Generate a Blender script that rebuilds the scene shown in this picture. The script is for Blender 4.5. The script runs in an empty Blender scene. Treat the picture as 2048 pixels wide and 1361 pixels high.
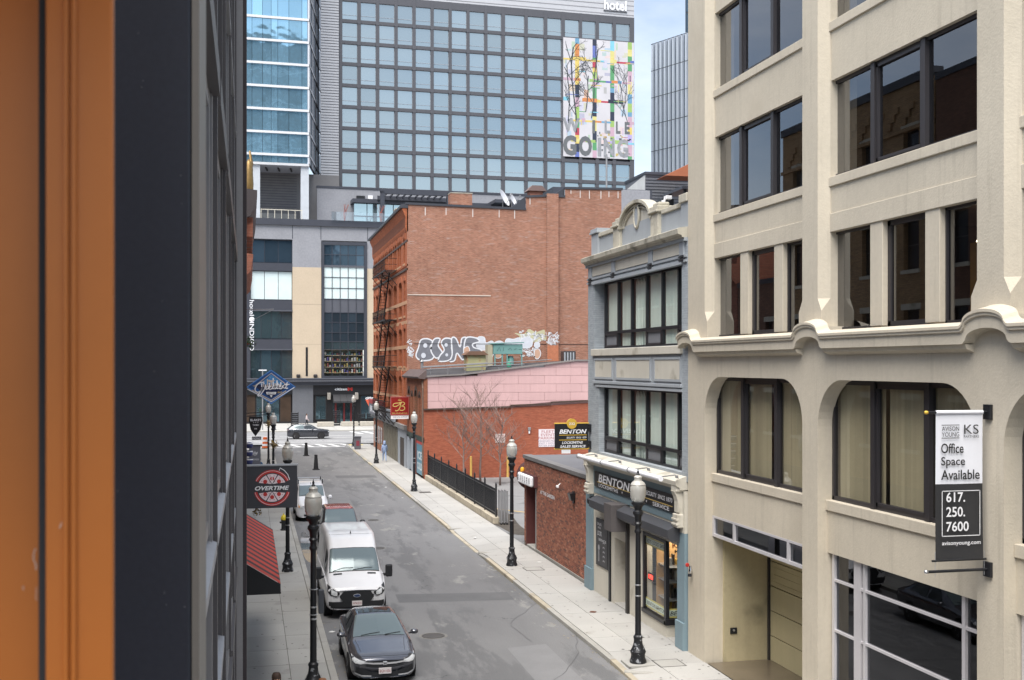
import bpy, bmesh, math, random
from mathutils import Vector, Matrix
random.seed(7)
R = math.radians
SC = bpy.context.scene
C = SC.collection

# ------------------------------------------------------------------ camera
cam_d = bpy.data.cameras.new('camera')
cam = bpy.data.objects.new('camera', cam_d)
C.objects.link(cam)
cam.location = (0, 0, 8.3)
cam.rotation_euler = (R(90), 0, -math.atan(527 / 2300))
cam_d.sensor_width = 36
cam_d.lens = 2300 / 2048 * 36
cam_d.shift_y = 0.0242
cam_d.clip_start = 0.02
cam_d.clip_end = 3000
cam_d.dof.use_dof = True
cam_d.dof.focus_distance = 45
cam_d.dof.aperture_fstop = 13
SC.camera = cam

# ------------------------------------------------------------------ sky
SUN_EL, SUN_AZ = 62, 213          # degrees; azimuth clockwise from +Y
world = bpy.data.worlds.new('World')
SC.world = world
world.use_nodes = True
wn, wl = world.node_tree.nodes, world.node_tree.links
wn.clear()
w_out = wn.new('ShaderNodeOutputWorld')
w_bg = wn.new('ShaderNodeBackground')
w_bg.inputs['Strength'].default_value = 0.05
w_sky = wn.new('ShaderNodeTexSky')
w_sky.sky_type = 'NISHITA'
w_sky.sun_disc = False
w_sky.sun_elevation = R(SUN_EL)
w_sky.sun_rotation = R(SUN_AZ)
w_sky.air_density = 1.0
w_sky.dust_density = 0.6
w_sky.ozone_density = 1.0
w_tc = wn.new('ShaderNodeTexCoord')
w_map = wn.new('ShaderNodeMapping')
w_map.inputs['Scale'].default_value = (1.0, 1.0, 2.6)
w_noise = wn.new('ShaderNodeTexNoise')
w_noise.inputs['Scale'].default_value = 2.6
w_noise.inputs['Detail'].default_value = 8
w_noise.inputs['Roughness'].default_value = 0.58
w_ramp = wn.new('ShaderNodeValToRGB')
w_ramp.color_ramp.elements[0].position = 0.36
w_ramp.color_ramp.elements[0].color = (0.12, 0.12, 0.12, 1)
w_ramp.color_ramp.elements[1].position = 0.68
w_ramp.color_ramp.elements[1].color = (0.80, 0.80, 0.80, 1)
w_mix = wn.new('ShaderNodeMixRGB')
w_mix.inputs['Color2'].default_value = (6.6, 6.9, 7.3, 1)
wl.new(w_tc.outputs['Generated'], w_map.inputs['Vector'])
wl.new(w_map.outputs['Vector'], w_noise.inputs['Vector'])
wl.new(w_noise.outputs['Fac'], w_ramp.inputs['Fac'])
wl.new(w_ramp.outputs['Color'], w_mix.inputs['Fac'])
wl.new(w_sky.outputs['Color'], w_mix.inputs['Color1'])
wl.new(w_mix.outputs['Color'], w_bg.inputs['Color'])
wl.new(w_bg.outputs['Background'], w_out.inputs['Surface'])

# ------------------------------------------------------------------ sun behind thin cloud
sun_d = bpy.data.lights.new('sun', 'SUN')
sun = bpy.data.objects.new('sun', sun_d)
C.objects.link(sun)
sun_d.energy = 1.9
sun_d.angle = R(50)
sun_d.color = (1.0, 0.95, 0.88)
sun.rotation_euler = (R(90 - SUN_EL), 0, R(180 - SUN_AZ))

SC.view_settings.view_transform = 'Standard'
SC.view_settings.look = 'None'
SC.view_settings.gamma = 1
SC.view_settings.use_curve_mapping = False
SC.view_settings.exposure = 1.92

# ================================================================== helpers
WL = {}


def thing(name, label=None, cat=None, loc=(0, 0, 0), group=None, kind=None):
    o = bpy.data.objects.new(name, None)
    C.objects.link(o)
    o.location = loc
    o.empty_display_size = 0.3
    WL[o.name] = Vector(loc)
    tag(o, label, cat, group, kind)
    return o


def tag(o, label=None, cat=None, group=None, kind=None):
    if label: o['label'] = label
    if cat: o['category'] = cat
    if group: o['group'] = group
    if kind: o['kind'] = kind
    return o


def place(name, me, parent=None, loc=(0, 0, 0), rot=None):
    """link an existing mesh as a new object (shared mesh data); loc is in world metres"""
    o = bpy.data.objects.new(name, me)
    C.objects.link(o)
    w = Vector(loc)
    if parent is not None:
        o.parent = parent
        o.location = w - WL.get(parent.name, Vector((0, 0, 0)))
    else:
        o.location = w
    if rot: o.rotation_euler = rot
    WL[o.name] = w
    return o


class MB:
    def __init__(s):
        s.v, s.f = [], []

    def add(s, vs, fs):
        n = len(s.v)
        s.v += [tuple(p) for p in vs]
        s.f += [tuple(i + n for i in q) for q in fs]
        return s

    def box(s, x0, x1, y0, y1, z0, z1):
        return s.add([(x0, y0, z0), (x1, y0, z0), (x1, y1, z0), (x0, y1, z0), (x0, y0, z1), (x1, y0, z1), (x1, y1, z1), (x0, y1, z1)],
                     [(0, 3, 2, 1), (4, 5, 6, 7), (0, 1, 5, 4), (1, 2, 6, 5), (2, 3, 7, 6), (3, 0, 4, 7)])

    def quad(s, a, b, c, d):
        return s.add([a, b, c, d], [(0, 1, 2, 3)])

    def prism(s, poly, axis, a0, a1):
        """poly: 2-D outline in the plane across axis ('X': (y,z), 'Y': (x,z), 'Z': (x,y))"""
        def m(p, a):
            return (a, p[0], p[1]) if axis == 'X' else (p[0], a, p[1]) if axis == 'Y' else (p[0], p[1], a)
        n = len(poly)
        vs = [m(p, a0) for p in poly] + [m(p, a1) for p in poly]
        fs = [tuple(range(n))[::-1], tuple(range(n, 2 * n))] + [(i, (i + 1) % n, n + (i + 1) % n, n + i) for i in range(n)]
        return s.add(vs, fs)

    def tube(s, pts, r, seg=6, cap=True):
        pts = [Vector(p) for p in pts]
        rs = r if isinstance(r, (list, tuple)) else [r] * len(pts)
        rings, vs, fs = [], [], []
        prev = None
        for i, p in enumerate(pts):
            d = (pts[min(i + 1, len(pts) - 1)] - pts[max(i - 1, 0)])
            d = d.normalized() if d.length > 1e-9 else Vector((0, 0, 1))
            if prev is None:
                u = d.cross(Vector((0, 0, 1)))
                if u.length < 1e-3: u = d.cross(Vector((0, 1, 0)))
            else:
                u = prev - d * prev.dot(d)
                if u.length < 1e-6: u = d.orthogonal()
            u.normalize(); prev = u
            w = d.cross(u)
            for k in range(seg):
                a = 2 * math.pi * (k + .5) / seg
                vs.append(p + (u * math.cos(a) + w * math.sin(a)) * rs[i])
        for i in range(len(pts) - 1):
            for k in range(seg):
                a, b = i * seg + k, i * seg + (k + 1) % seg
                fs.append((a, b, b + seg, a + seg))
        if cap:
            fs.append(tuple(range(seg))[::-1])
            fs.append(tuple(range((len(pts) - 1) * seg, len(pts) * seg)))
        return s.add(vs, fs)

    def lathe(s, prof, c=(0, 0, 0), seg=16, axis='Z'):
        vs, fs = [], []
        n = len(prof)
        for k in range(seg):
            a = 2 * math.pi * k / seg
            for r, h in prof:
                x, y = r * math.cos(a), r * math.sin(a)
                q = (x, y, h) if axis == 'Z' else (h, x, y) if axis == 'X' else (x, h, y)
                vs.append((c[0] + q[0], c[1] + q[1], c[2] + q[2]))
        for k in range(seg):
            k2 = (k + 1) % seg
            for i in range(n - 1):
                fs.append((k * n + i, k2 * n + i, k2 * n + i + 1, k * n + i + 1))
        if prof[0][0] > 1e-6: fs.append(tuple(k * n for k in range(seg))[::-1])
        if prof[-1][0] > 1e-6: fs.append(tuple(k * n + n - 1 for k in range(seg)))
        return s.add(vs, fs)

    def mesh(s, name, mat, off=(0, 0, 0), smooth=False, clean=True):
        me = bpy.data.meshes.new(name)
        ox, oy, oz = off
        me.from_pydata([(x - ox, y - oy, z - oz) for x, y, z in s.v], [], s.f)
        if clean:
            bm = bmesh.new(); bm.from_mesh(me)
            if smooth: bmesh.ops.remove_doubles(bm, verts=bm.verts, dist=1e-5)
            bmesh.ops.recalc_face_normals(bm, faces=bm.faces)
            bm.to_mesh(me); bm.free()
        if mat is not None:
            me.materials.append(mat)
        if smooth:
            me.shade_smooth()
            if smooth is not True: me.set_sharp_from_angle(angle=R(smooth))
        return me

    def build(s, name, mat, parent=None, smooth=False, bev=0, local=False, clean=True):
        w = Vector((0, 0, 0))
        if parent is not None and not local: w = WL.get(parent.name, w)
        me = s.mesh(name, mat, w, smooth, clean)
        o = bpy.data.objects.new(name, me)
        C.objects.link(o)
        if parent is not None: o.parent = parent
        WL[o.name] = w.copy()
        if bev:
            b = o.modifiers.new('bevel', 'BEVEL')
            b.width = bev; b.segments = 2; b.limit_method = 'ANGLE'; b.angle_limit = R(40)
        return o


def bx(name, mat, parent, *b, bev=0, local=False):
    return MB().box(*b).build(name, mat, parent, bev=bev, local=local)


def struct(o):
    o['kind'] = 'structure'
    return o


def wallmb(axis, a, depth, u0, u1, z0, z1, holes, mb=None):
    """Wall sheet with rectangular openings and their reveals. axis 'X': plane x=a, u=y; 'Y': plane y=a, u=x. depth is signed (into the wall)."""
    mb = mb or MB()
    P = (lambda u, z, d: (a + d, u, z)) if axis == 'X' else (lambda u, z, d: (u, a + d, z))
    us = sorted(set([u0, u1] + [min(max(h[i], u0), u1) for h in holes for i in (0, 1)]))
    zs = sorted(set([z0, z1] + [min(max(h[i], z0), z1) for h in holes for i in (2, 3)]))
    for j in range(len(zs) - 1):
        run = None
        for i in range(len(us) - 1):
            cu, cz = (us[i] + us[i + 1]) / 2, (zs[j] + zs[j + 1]) / 2
            hole = any(h[0] < cu < h[1] and h[2] < cz < h[3] for h in holes)
            if not hole:
                run = (run[0], us[i + 1]) if run else (us[i], us[i + 1])
            if (hole or i == len(us) - 2) and run:
                mb.quad(P(run[0], zs[j], 0), P(run[1], zs[j], 0), P(run[1], zs[j + 1], 0), P(run[0], zs[j + 1], 0))
                run = None
    for h in list(holes) + [(u0, u1, z0, z1)]:
        a0, a1, b0, b1 = max(h[0], u0), min(h[1], u1), max(h[2], z0), min(h[3], z1)
        full = (a0, a1, b0, b1) == (u0, u1, z0, z1)
        for (p, q) in (((a0, b0), (a1, b0)), ((a1, b0), (a1, b1)), ((a1, b1), (a0, b1)), ((a0, b1), (a0, b0))):
            if full and p[1] == q[1]:
                cut = sorted((max(g[0], u0), min(g[1], u1)) for g in holes if (g[2] <= z0 if p[1] == z0 else g[3] >= z1))
                c0 = u0
                for g0, g1 in cut + [(u1, u1)]:
                    if g0 > c0 + 1e-6: mb.quad(P(c0, p[1], 0), P(g0, p[1], 0), P(g0, p[1], depth), P(c0, p[1], depth))
                    c0 = max(c0, g1)
                continue
            if not full and ((p[1] == q[1] and p[1] in (z0, z1)) or (p[0] == q[0] and p[0] in (u0, u1))): continue
            mb.quad(P(p[0], p[1], 0), P(q[0], q[1], 0), P(q[0], q[1], depth), P(p[0], p[1], depth))
    return mb


def arcpts(cx, cz, rx, rz, a0, a1, n):
    return [(cx + rx * math.cos(R(a0 + (a1 - a0) * i / n)), cz + rz * math.sin(R(a0 + (a1 - a0) * i / n))) for i in range(n + 1)]


# ------------------------------------------------------------------ materials
def _nt(name):
    m = bpy.data.materials.new(name)
    m.use_nodes = True
    nt = m.node_tree
    b = nt.nodes.get('Principled BSDF')
    return m, nt, nt.nodes, nt.links, b


def mat(name, col, rough=0.6, metal=0.0, var=0.12, vs=1.2, fine=0.06, fs=30, bump=0.0, bs=60, spec=0.4, rnd=0.0, stain=None, coat=0, coord='pos', streak=0, drip=None):
    """Plain surface with two scales of tone variation, optional stains, streaks and relief."""
    m, nt, N, L, b = _nt(name)
    b.inputs['Roughness'].default_value = rough
    b.inputs['Metallic'].default_value = metal
    b.inputs['Specular IOR Level'].default_value = spec
    b.inputs['Coat Weight'].default_value = coat
    b.inputs['Coat Roughness'].default_value = 0.06
    if coord == 'pos':
        vec = N.new('ShaderNodeNewGeometry').outputs['Position']
    else:
        vec = N.new('ShaderNodeTexCoord').outputs['Object']

    def noise(scale, detail=4, v=vec):
        n = N.new('ShaderNodeTexNoise')
        n.inputs['Scale'].default_value = scale
        n.inputs['Detail'].default_value = detail
        L.new(v, n.inputs['Vector'])
        return n.outputs['Fac']

    def ma(op, x, y):
        n = N.new('ShaderNodeMath'); n.operation = op
        for i, q in enumerate((x, y)):
            if isinstance(q, (int, float)): n.inputs[i].default_value = q
            else: L.new(q, n.inputs[i])
        return n.outputs[0]
    f = 1.0
    f = ma('ADD', ma('MULTIPLY', ma('SUBTRACT', noise(vs), .5), var * 2.6), 1.0)
    if fine: f = ma('ADD', f, ma('MULTIPLY', ma('SUBTRACT', noise(fs, 3), .5), fine * 2.6))
    if rnd:
        oi = N.new('ShaderNodeObjectInfo')
        f = ma('ADD', f, ma('MULTIPLY', ma('SUBTRACT', oi.outputs['Random'], .5), rnd * 2))
    if streak:
        mp = N.new('ShaderNodeMapping'); mp.inputs['Scale'].default_value = (3.2, 3.2, .16)
        L.new(vec, mp.inputs['Vector'])
        f = ma('ADD', f, ma('MULTIPLY', ma('SUBTRACT', noise(1.6, 5, mp.outputs['Vector']), .5), streak * 2.6))
    mx = N.new('ShaderNodeMixRGB'); mx.blend_type = 'MULTIPLY'; mx.inputs['Fac'].default_value = 1
    mx.inputs['Color1'].default_value = (*col, 1)
    L.new(f, mx.inputs['Color2'])
    out = mx.outputs['Color']
    if stain:
        sc, lo, hi, scol = stain
        rp = N.new('ShaderNodeValToRGB')
        rp.color_ramp.elements[0].position = lo; rp.color_ramp.elements[0].color = (0, 0, 0, 1)
        rp.color_ramp.elements[1].position = hi; rp.color_ramp.elements[1].color = (1, 1, 1, 1)
        L.new(noise(sc, 7), rp.inputs['Fac'])
        m2 = N.new('ShaderNodeMixRGB')
        L.new(rp.outputs['Color'], m2.inputs['Fac']); L.new(out, m2.inputs['Color1'])
        m2.inputs['Color2'].default_value = (*scol, 1)
        out = m2.outputs['Color']
    if drip:
        amt, dcol = drip
        mp = N.new('ShaderNodeMapping'); mp.inputs['Scale'].default_value = (5.5, 5.5, .30)
        L.new(vec, mp.inputs['Vector'])
        dn_ = N.new('ShaderNodeTexNoise'); dn_.inputs['Scale'].default_value = 1.0; dn_.inputs['Detail'].default_value = 6; dn_.inputs['Roughness'].default_value = .6
        L.new(mp.outputs['Vector'], dn_.inputs['Vector'])
        rr_ = N.new('ShaderNodeMapRange'); rr_.inputs['From Min'].default_value = .56; rr_.inputs['From Max'].default_value = .72; rr_.inputs['To Max'].default_value = amt
        L.new(dn_.outputs['Fac'], rr_.inputs['Value'])
        m3 = N.new('ShaderNodeMixRGB'); L.new(rr_.outputs[0], m3.inputs['Fac']); L.new(out, m3.inputs['Color1'])
        m3.inputs['Color2'].default_value = (*dcol, 1); out = m3.outputs['Color']
    L.new(out, b.inputs['Base Color'])
    if bump:
        bp = N.new('ShaderNodeBump'); bp.inputs['Strength'].default_value = bump; bp.inputs['Distance'].default_value = 0.01
        L.new(noise(bs, 5), bp.inputs['Height']); L.new(bp.outputs['Normal'], b.inputs['Normal'])
    return m


def brickmat(name, c1, c2, mortar, axis, bw=.215, bh=.072, ms=.009, var=.22, stain=None, rough=.85, grain=2.6):
    m, nt, N, L, b = _nt(name)
    b.inputs['Roughness'].default_value = rough
    b.inputs['Specular IOR Level'].default_value = .2
    pos = N.new('ShaderNodeNewGeometry').outputs['Position']
    sp = N.new('ShaderNodeSeparateXYZ'); L.new(pos, sp.inputs[0])
    cb = N.new('ShaderNodeCombineXYZ')
    L.new(sp.outputs['Y' if axis == 'X' else 'X'], cb.inputs[0]); L.new(sp.outputs['Z'], cb.inputs[1])
    t = N.new('ShaderNodeTexBrick')
    t.inputs['Scale'].default_value = 1
    t.inputs['Brick Width'].default_value = bw; t.inputs['Row Height'].default_value = bh
    t.inputs['Mortar Size'].default_value = ms; t.inputs['Mortar Smooth'].default_value = .2
    t.inputs['Bias'].default_value = 0
    t.inputs['Color1'].default_value = (*c1, 1); t.inputs['Color2'].default_value = (*c2, 1); t.inputs['Mortar'].default_value = (*mortar, 1)
    L.new(cb.outputs[0], t.inputs['Vector'])
    n1 = N.new('ShaderNodeTexNoise'); n1.inputs['Scale'].default_value = .55; n1.inputs['Detail'].default_value = 9; n1.inputs['Roughness'].default_value = .68
    L.new(pos, n1.inputs['Vector'])
    mp = N.new('ShaderNodeMapRange'); mp.inputs['To Min'].default_value = 1 - var * 1.6; mp.inputs['To Max'].default_value = 1 + var * 1.6
    L.new(n1.outputs['Fac'], mp.inputs['Value'])
    # uneven courses: noise stretched along the course
    mpv = N.new('ShaderNodeMapping'); mpv.inputs['Scale'].default_value = (1.1, 1.1, 5.5)
    L.new(pos, mpv.inputs['Vector'])
    n2 = N.new('ShaderNodeTexNoise'); n2.inputs['Scale'].default_value = 1.5; n2.inputs['Detail'].default_value = 6
    L.new(mpv.outputs['Vector'], n2.inputs['Vector'])
    mp2 = N.new('ShaderNodeMapRange'); mp2.inputs['To Min'].default_value = 1 - var * .9; mp2.inputs['To Max'].default_value = 1 + var * .9
    L.new(n2.outputs['Fac'], mp2.inputs['Value'])
    mm = N.new('ShaderNodeMath'); mm.operation = 'MULTIPLY'
    L.new(mp.outputs[0], mm.inputs[0]); L.new(mp2.outputs[0], mm.inputs[1])
    n4 = N.new('ShaderNodeTexNoise'); n4.inputs['Scale'].default_value = grain; n4.inputs['Detail'].default_value = 4; n4.inputs['Roughness'].default_value = .7
    L.new(mpv.outputs['Vector'], n4.inputs['Vector'])
    mp4 = N.new('ShaderNodeMapRange'); mp4.inputs['From Min'].default_value = .25; mp4.inputs['From Max'].default_value = .75; mp4.inputs['To Min'].default_value = 1 - var * 1.5; mp4.inputs['To Max'].default_value = 1 + var * 1.5
    L.new(n4.outputs['Fac'], mp4.inputs['Value'])
    m5 = N.new('ShaderNodeMath'); m5.operation = 'MULTIPLY'
    L.new(mm.outputs[0], m5.inputs[0]); L.new(mp4.outputs[0], m5.inputs[1])
    mx = N.new('ShaderNodeMixRGB'); mx.blend_type = 'MULTIPLY'; mx.inputs['Fac'].default_value = 1
    L.new(t.outputs['Color'], mx.inputs['Color1']); L.new(m5.outputs[0], mx.inputs['Color2'])
    out = mx.outputs['Color']
    if stain:
        sc, lo, hi, scol = stain
        n3 = N.new('ShaderNodeTexNoise'); n3.inputs['Scale'].default_value = sc; n3.inputs['Detail'].default_value = 8
        L.new(mpv.outputs['Vector'], n3.inputs['Vector'])
        rp = N.new('ShaderNodeMapRange'); rp.inputs['From Min'].default_value = lo; rp.inputs['From Max'].default_value = hi
        L.new(n3.outputs['Fac'], rp.inputs['Value'])
        m2 = N.new('ShaderNodeMixRGB'); L.new(rp.outputs[0], m2.inputs['Fac']); L.new(out, m2.inputs['Color1'])
        m2.inputs['Color2'].default_value = (*scol, 1); out = m2.outputs['Color']
    L.new(out, b.inputs['Base Color'])
    bp = N.new('ShaderNodeBump'); bp.inputs['Strength'].default_value = .5; bp.inputs['Distance'].default_value = .008; bp.invert = True
    L.new(t.outputs['Fac'], bp.inputs['Height']); L.new(bp.outputs['Normal'], b.inputs['Normal'])
    return m


def glass(name, tint=(.75, .8, .78), base=.06, k=1.0, rough=.01, wave=0.0):
    """clear pane: tinted see-through plus a Fresnel mirror"""
    m, nt, N, L, b = _nt(name)
    N.remove(b)
    out = N['Material Output']
    tr = N.new('ShaderNodeBsdfTransparent'); tr.inputs['Color'].default_value = (*tint, 1)
    gl = N.new('ShaderNodeBsdfGlossy'); gl.inputs['Roughness'].default_value = rough; gl.inputs['Color'].default_value = (.93, .95, 1, 1)
    fr = N.new('ShaderNodeLayerWeight'); fr.inputs['Blend'].default_value = .5
    pw = N.new('ShaderNodeMath'); pw.operation = 'POWER'; pw.inputs[1].default_value = 4.2
    L.new(fr.outputs['Facing'], pw.inputs[0])
    mt = N.new('ShaderNodeMath'); mt.operation = 'MULTIPLY_ADD'; mt.use_clamp = True
    mt.inputs[1].default_value = k; mt.inputs[2].default_value = base
    L.new(pw.outputs[0], mt.inputs[0])
    ms = N.new('ShaderNodeMixShader')
    L.new(mt.outputs[0], ms.inputs[0]); L.new(tr.outputs[0], ms.inputs[1]); L.new(gl.outputs[0], ms.inputs[2])
    L.new(ms.outputs[0], out.inputs['Surface'])
    if wave:
        n = N.new('ShaderNodeTexNoise'); n.inputs['Scale'].default_value = .9; n.inputs['Detail'].default_value = 1
        L.new(N.new('ShaderNodeNewGeometry').outputs['Position'], n.inputs['Vector'])
        bp = N.new('ShaderNodeBump'); bp.inputs['Strength'].default_value = wave; bp.inputs['Distance'].default_value = .05
        L.new(n.outputs['Fac'], bp.inputs['Height']); L.new(bp.outputs['Normal'], gl.inputs['Normal'])
    return m


def mirror(name, col, rough=.05, rnd=.06, wave=0.0, ws=.5, metal=.85, dist=.05):
    """coated curtain-wall glass: tinted mirror of the sky"""
    m, nt, N, L, b = _nt(name)
    b.inputs['Metallic'].default_value = metal
    b.inputs['Roughness'].default_value = rough
    oi = N.new('ShaderNodeObjectInfo')
    mr = N.new('ShaderNodeMapRange'); mr.inputs['To Min'].default_value = 1 - rnd; mr.inputs['To Max'].default_value = 1 + rnd
    L.new(oi.outputs['Random'], mr.inputs['Value'])
    mx = N.new('ShaderNodeMixRGB'); mx.blend_type = 'MULTIPLY'; mx.inputs['Fac'].default_value = 1
    mx.inputs['Color1'].default_value = (*col, 1); L.new(mr.outputs[0], mx.inputs['Color2'])
    L.new(mx.outputs[0], b.inputs['Base Color'])
    if wave:
        n = N.new('ShaderNodeTexNoise'); n.inputs['Scale'].default_value = ws; n.inputs['Detail'].default_value = 2
        L.new(N.new('ShaderNodeNewGeometry').outputs['Position'], n.inputs['Vector'])
        bp = N.new('ShaderNodeBump'); bp.inputs['Strength'].default_value = wave; bp.inputs['Distance'].default_value = dist
        L.new(n.outputs['Fac'], bp.inputs['Height']); L.new(bp.outputs['Normal'], b.inputs['Normal'])
    return m


def emit(name, col, s):
    m, nt, N, L, b = _nt(name)
    b.inputs['Base Color'].default_value = (*col, 1)
    b.inputs['Emission Color'].default_value = (*col, 1)
    b.inputs['Emission Strength'].default_value = s
    return m


def sw(c):
    """sRGB 0-255 to linear"""
    return tuple(((x / 255) / 12.92 if x / 255 <= .04045 else ((x / 255 + .055) / 1.055) ** 2.4) for x in c)


BLACK = mat('black_paint', (.012, .013, .016), .35, var=.1, spec=.5)
DARKM = mat('dark_bronze_metal', (.045, .042, .045), .38, .3, var=.1)
CHAR = mat('charcoal_metal', (.055, .058, .07), .45, .2, var=.08)
WHITE = mat('white_paint', (.78, .78, .8), .45, var=.05)
SILVER = mat('silver_metal', (.55, .56, .58), .3, .8, var=.1)
CHROME = mat('chrome', (.75, .76, .78), .12, 1.0, var=.03, fine=0)
RUBBER = mat('rubber', (.018, .018, .02), .75, var=.1)
GOLD = mat('gold_paint', (.62, .40, .06), .35, .2, var=.06)
RED = mat('red_paint', (.42, .03, .025), .45, var=.08)
INT = mat('interior_wall', (.30, .24, .17), .9, var=.15)
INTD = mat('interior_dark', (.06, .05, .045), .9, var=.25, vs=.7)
BLIND = mat('blind_fabric', (.40, .355, .265), .8, var=.1, rnd=.12)
CURTAIN = mat('pale_curtain', (.74, .80, .74), .85, var=.08, streak=.10)
GREYM = mat('grey_metal', (.28, .28, .29), .45, .4, var=.1)


# ------------------------------------------------------------------ lettering
def textmesh(s, shear=0.0, bold=0.0, ext=.003, space=1.0):
    cu = bpy.data.curves.new('lettering', 'FONT')
    cu.body = s
    cu.shear = shear
    cu.offset = bold
    cu.space_character = space
    cu.align_x = 'CENTER'
    cu.resolution_u = 3
    o = bpy.data.objects.new('lettering', cu)
    C.objects.link(o)
    dg = bpy.context.evaluated_depsgraph_get()
    me = bpy.data.meshes.new_from_object(o.evaluated_get(dg))
    vs = [tuple(v.co) for v in me.vertices]
    fs = [tuple(p.vertices) for p in me.polygons]
    bpy.data.objects.remove(o); bpy.data.curves.remove(cu); bpy.data.meshes.remove(me)
    return vs, fs


_TC = {}


def text(s, mat_, parent, c, h, w=None, right=(1, 0, 0), up=(0, 0, 1), shear=0.0, bold=0.0, name='lettering', local=False, warp=None, space=1.0, slot=0):
    """flat lettering centred on c, capital height h (m), fitted to width w"""
    key = (s, shear, bold, space)
    if key not in _TC: _TC[key] = textmesh(*key[:3], space=space)
    vs, fs = _TC[key]
    x0, x1 = min(v[0] for v in vs), max(v[0] for v in vs)
    y0, y1 = min(v[1] for v in vs), max(v[1] for v in vs)
    sy = h / (y1 - y0)
    sx = w / (x1 - x0) if w else sy
    r, u, c = Vector(right).normalized(), Vector(up).normalized(), Vector(c)
    mb = MB()
    out = []
    for v in vs:
        a, b = (v[0] - (x0 + x1) / 2) * sx, (v[1] - (y0 + y1) / 2) * sy
        if warp: a, b = warp(a, b)
        out.append(c + r * a + u * b)
    mb.add(out, fs)
    return mb.build(name, mat_, parent, local=local, clean=False)


def strokes(paths, width, mat_, parent, org, right=(1, 0, 0), up=(0, 0, 1), name='brush_stroke', lift=0.004, local=False):
    """painted line work: each path is a flat ribbon of the given width"""
    r, u, o = Vector(right), Vector(up), Vector(org)
    nrm = r.cross(u)
    mb = MB()
    for pi, pth in enumerate(paths):
        p = [Vector(q) for q in pth]
        vs, fs = [], []
        for i in range(len(p)):
            d = p[min(i + 1, len(p) - 1)] - p[max(i - 1, 0)]
            if d.length < 1e-9: d = Vector((1, 0))
            d.normalize()
            n = Vector((-d[1], d[0])) * width / 2
            for q in (p[i] + n, p[i] - n):
                vs.append(o + r * q[0] + u * q[1] + nrm * (lift + pi * .0002))
        for i in range(len(p) - 1):
            fs.append((2 * i, 2 * i + 1, 2 * i + 3, 2 * i + 2))
        mb.add(vs, fs)
    return mb.build(name, mat_, parent, local=local, clean=False)


def poly(pts, mat_, parent, org, right=(1, 0, 0), up=(0, 0, 1), lift=.003, name='panel', local=False):
    r, u, o = Vector(right), Vector(up), Vector(org)
    n = r.cross(u)
    return MB().add([o + r * a + u * b + n * lift for a, b in pts], [tuple(range(len(pts)))]).build(name, mat_, parent, local=local, clean=False)


def cr(pts, n=5, closed=False):
    """Catmull-Rom smoothing of a 2-D outline"""
    out = []
    m = len(pts)
    rng = range(m if closed else m - 1)
    for i in rng:
        g = (lambda k: pts[k % m]) if closed else (lambda k: pts[min(max(k, 0), m - 1)])
        p0, p1, p2, p3 = g(i - 1), g(i), g(i + 1), g(i + 2)
        for j in range(n):
            t = j / n
            out.append(tuple(.5 * ((2 * p1[q]) + (-p0[q] + p2[q]) * t + (2 * p0[q] - 5 * p1[q] + 4 * p2[q] - p3[q]) * t * t + (-p0[q] + 3 * p1[q] - 3 * p2[q] + p3[q]) * t ** 3) for q in range(len(p1))))
    if not closed: out.append(tuple(pts[-1]))
    return out

# ================================================================== ground, roads, pavements
KR, KL = 9.93, 2.32          # kerb faces
RZ = -0.13                   # road level; pavements are at 0


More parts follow.
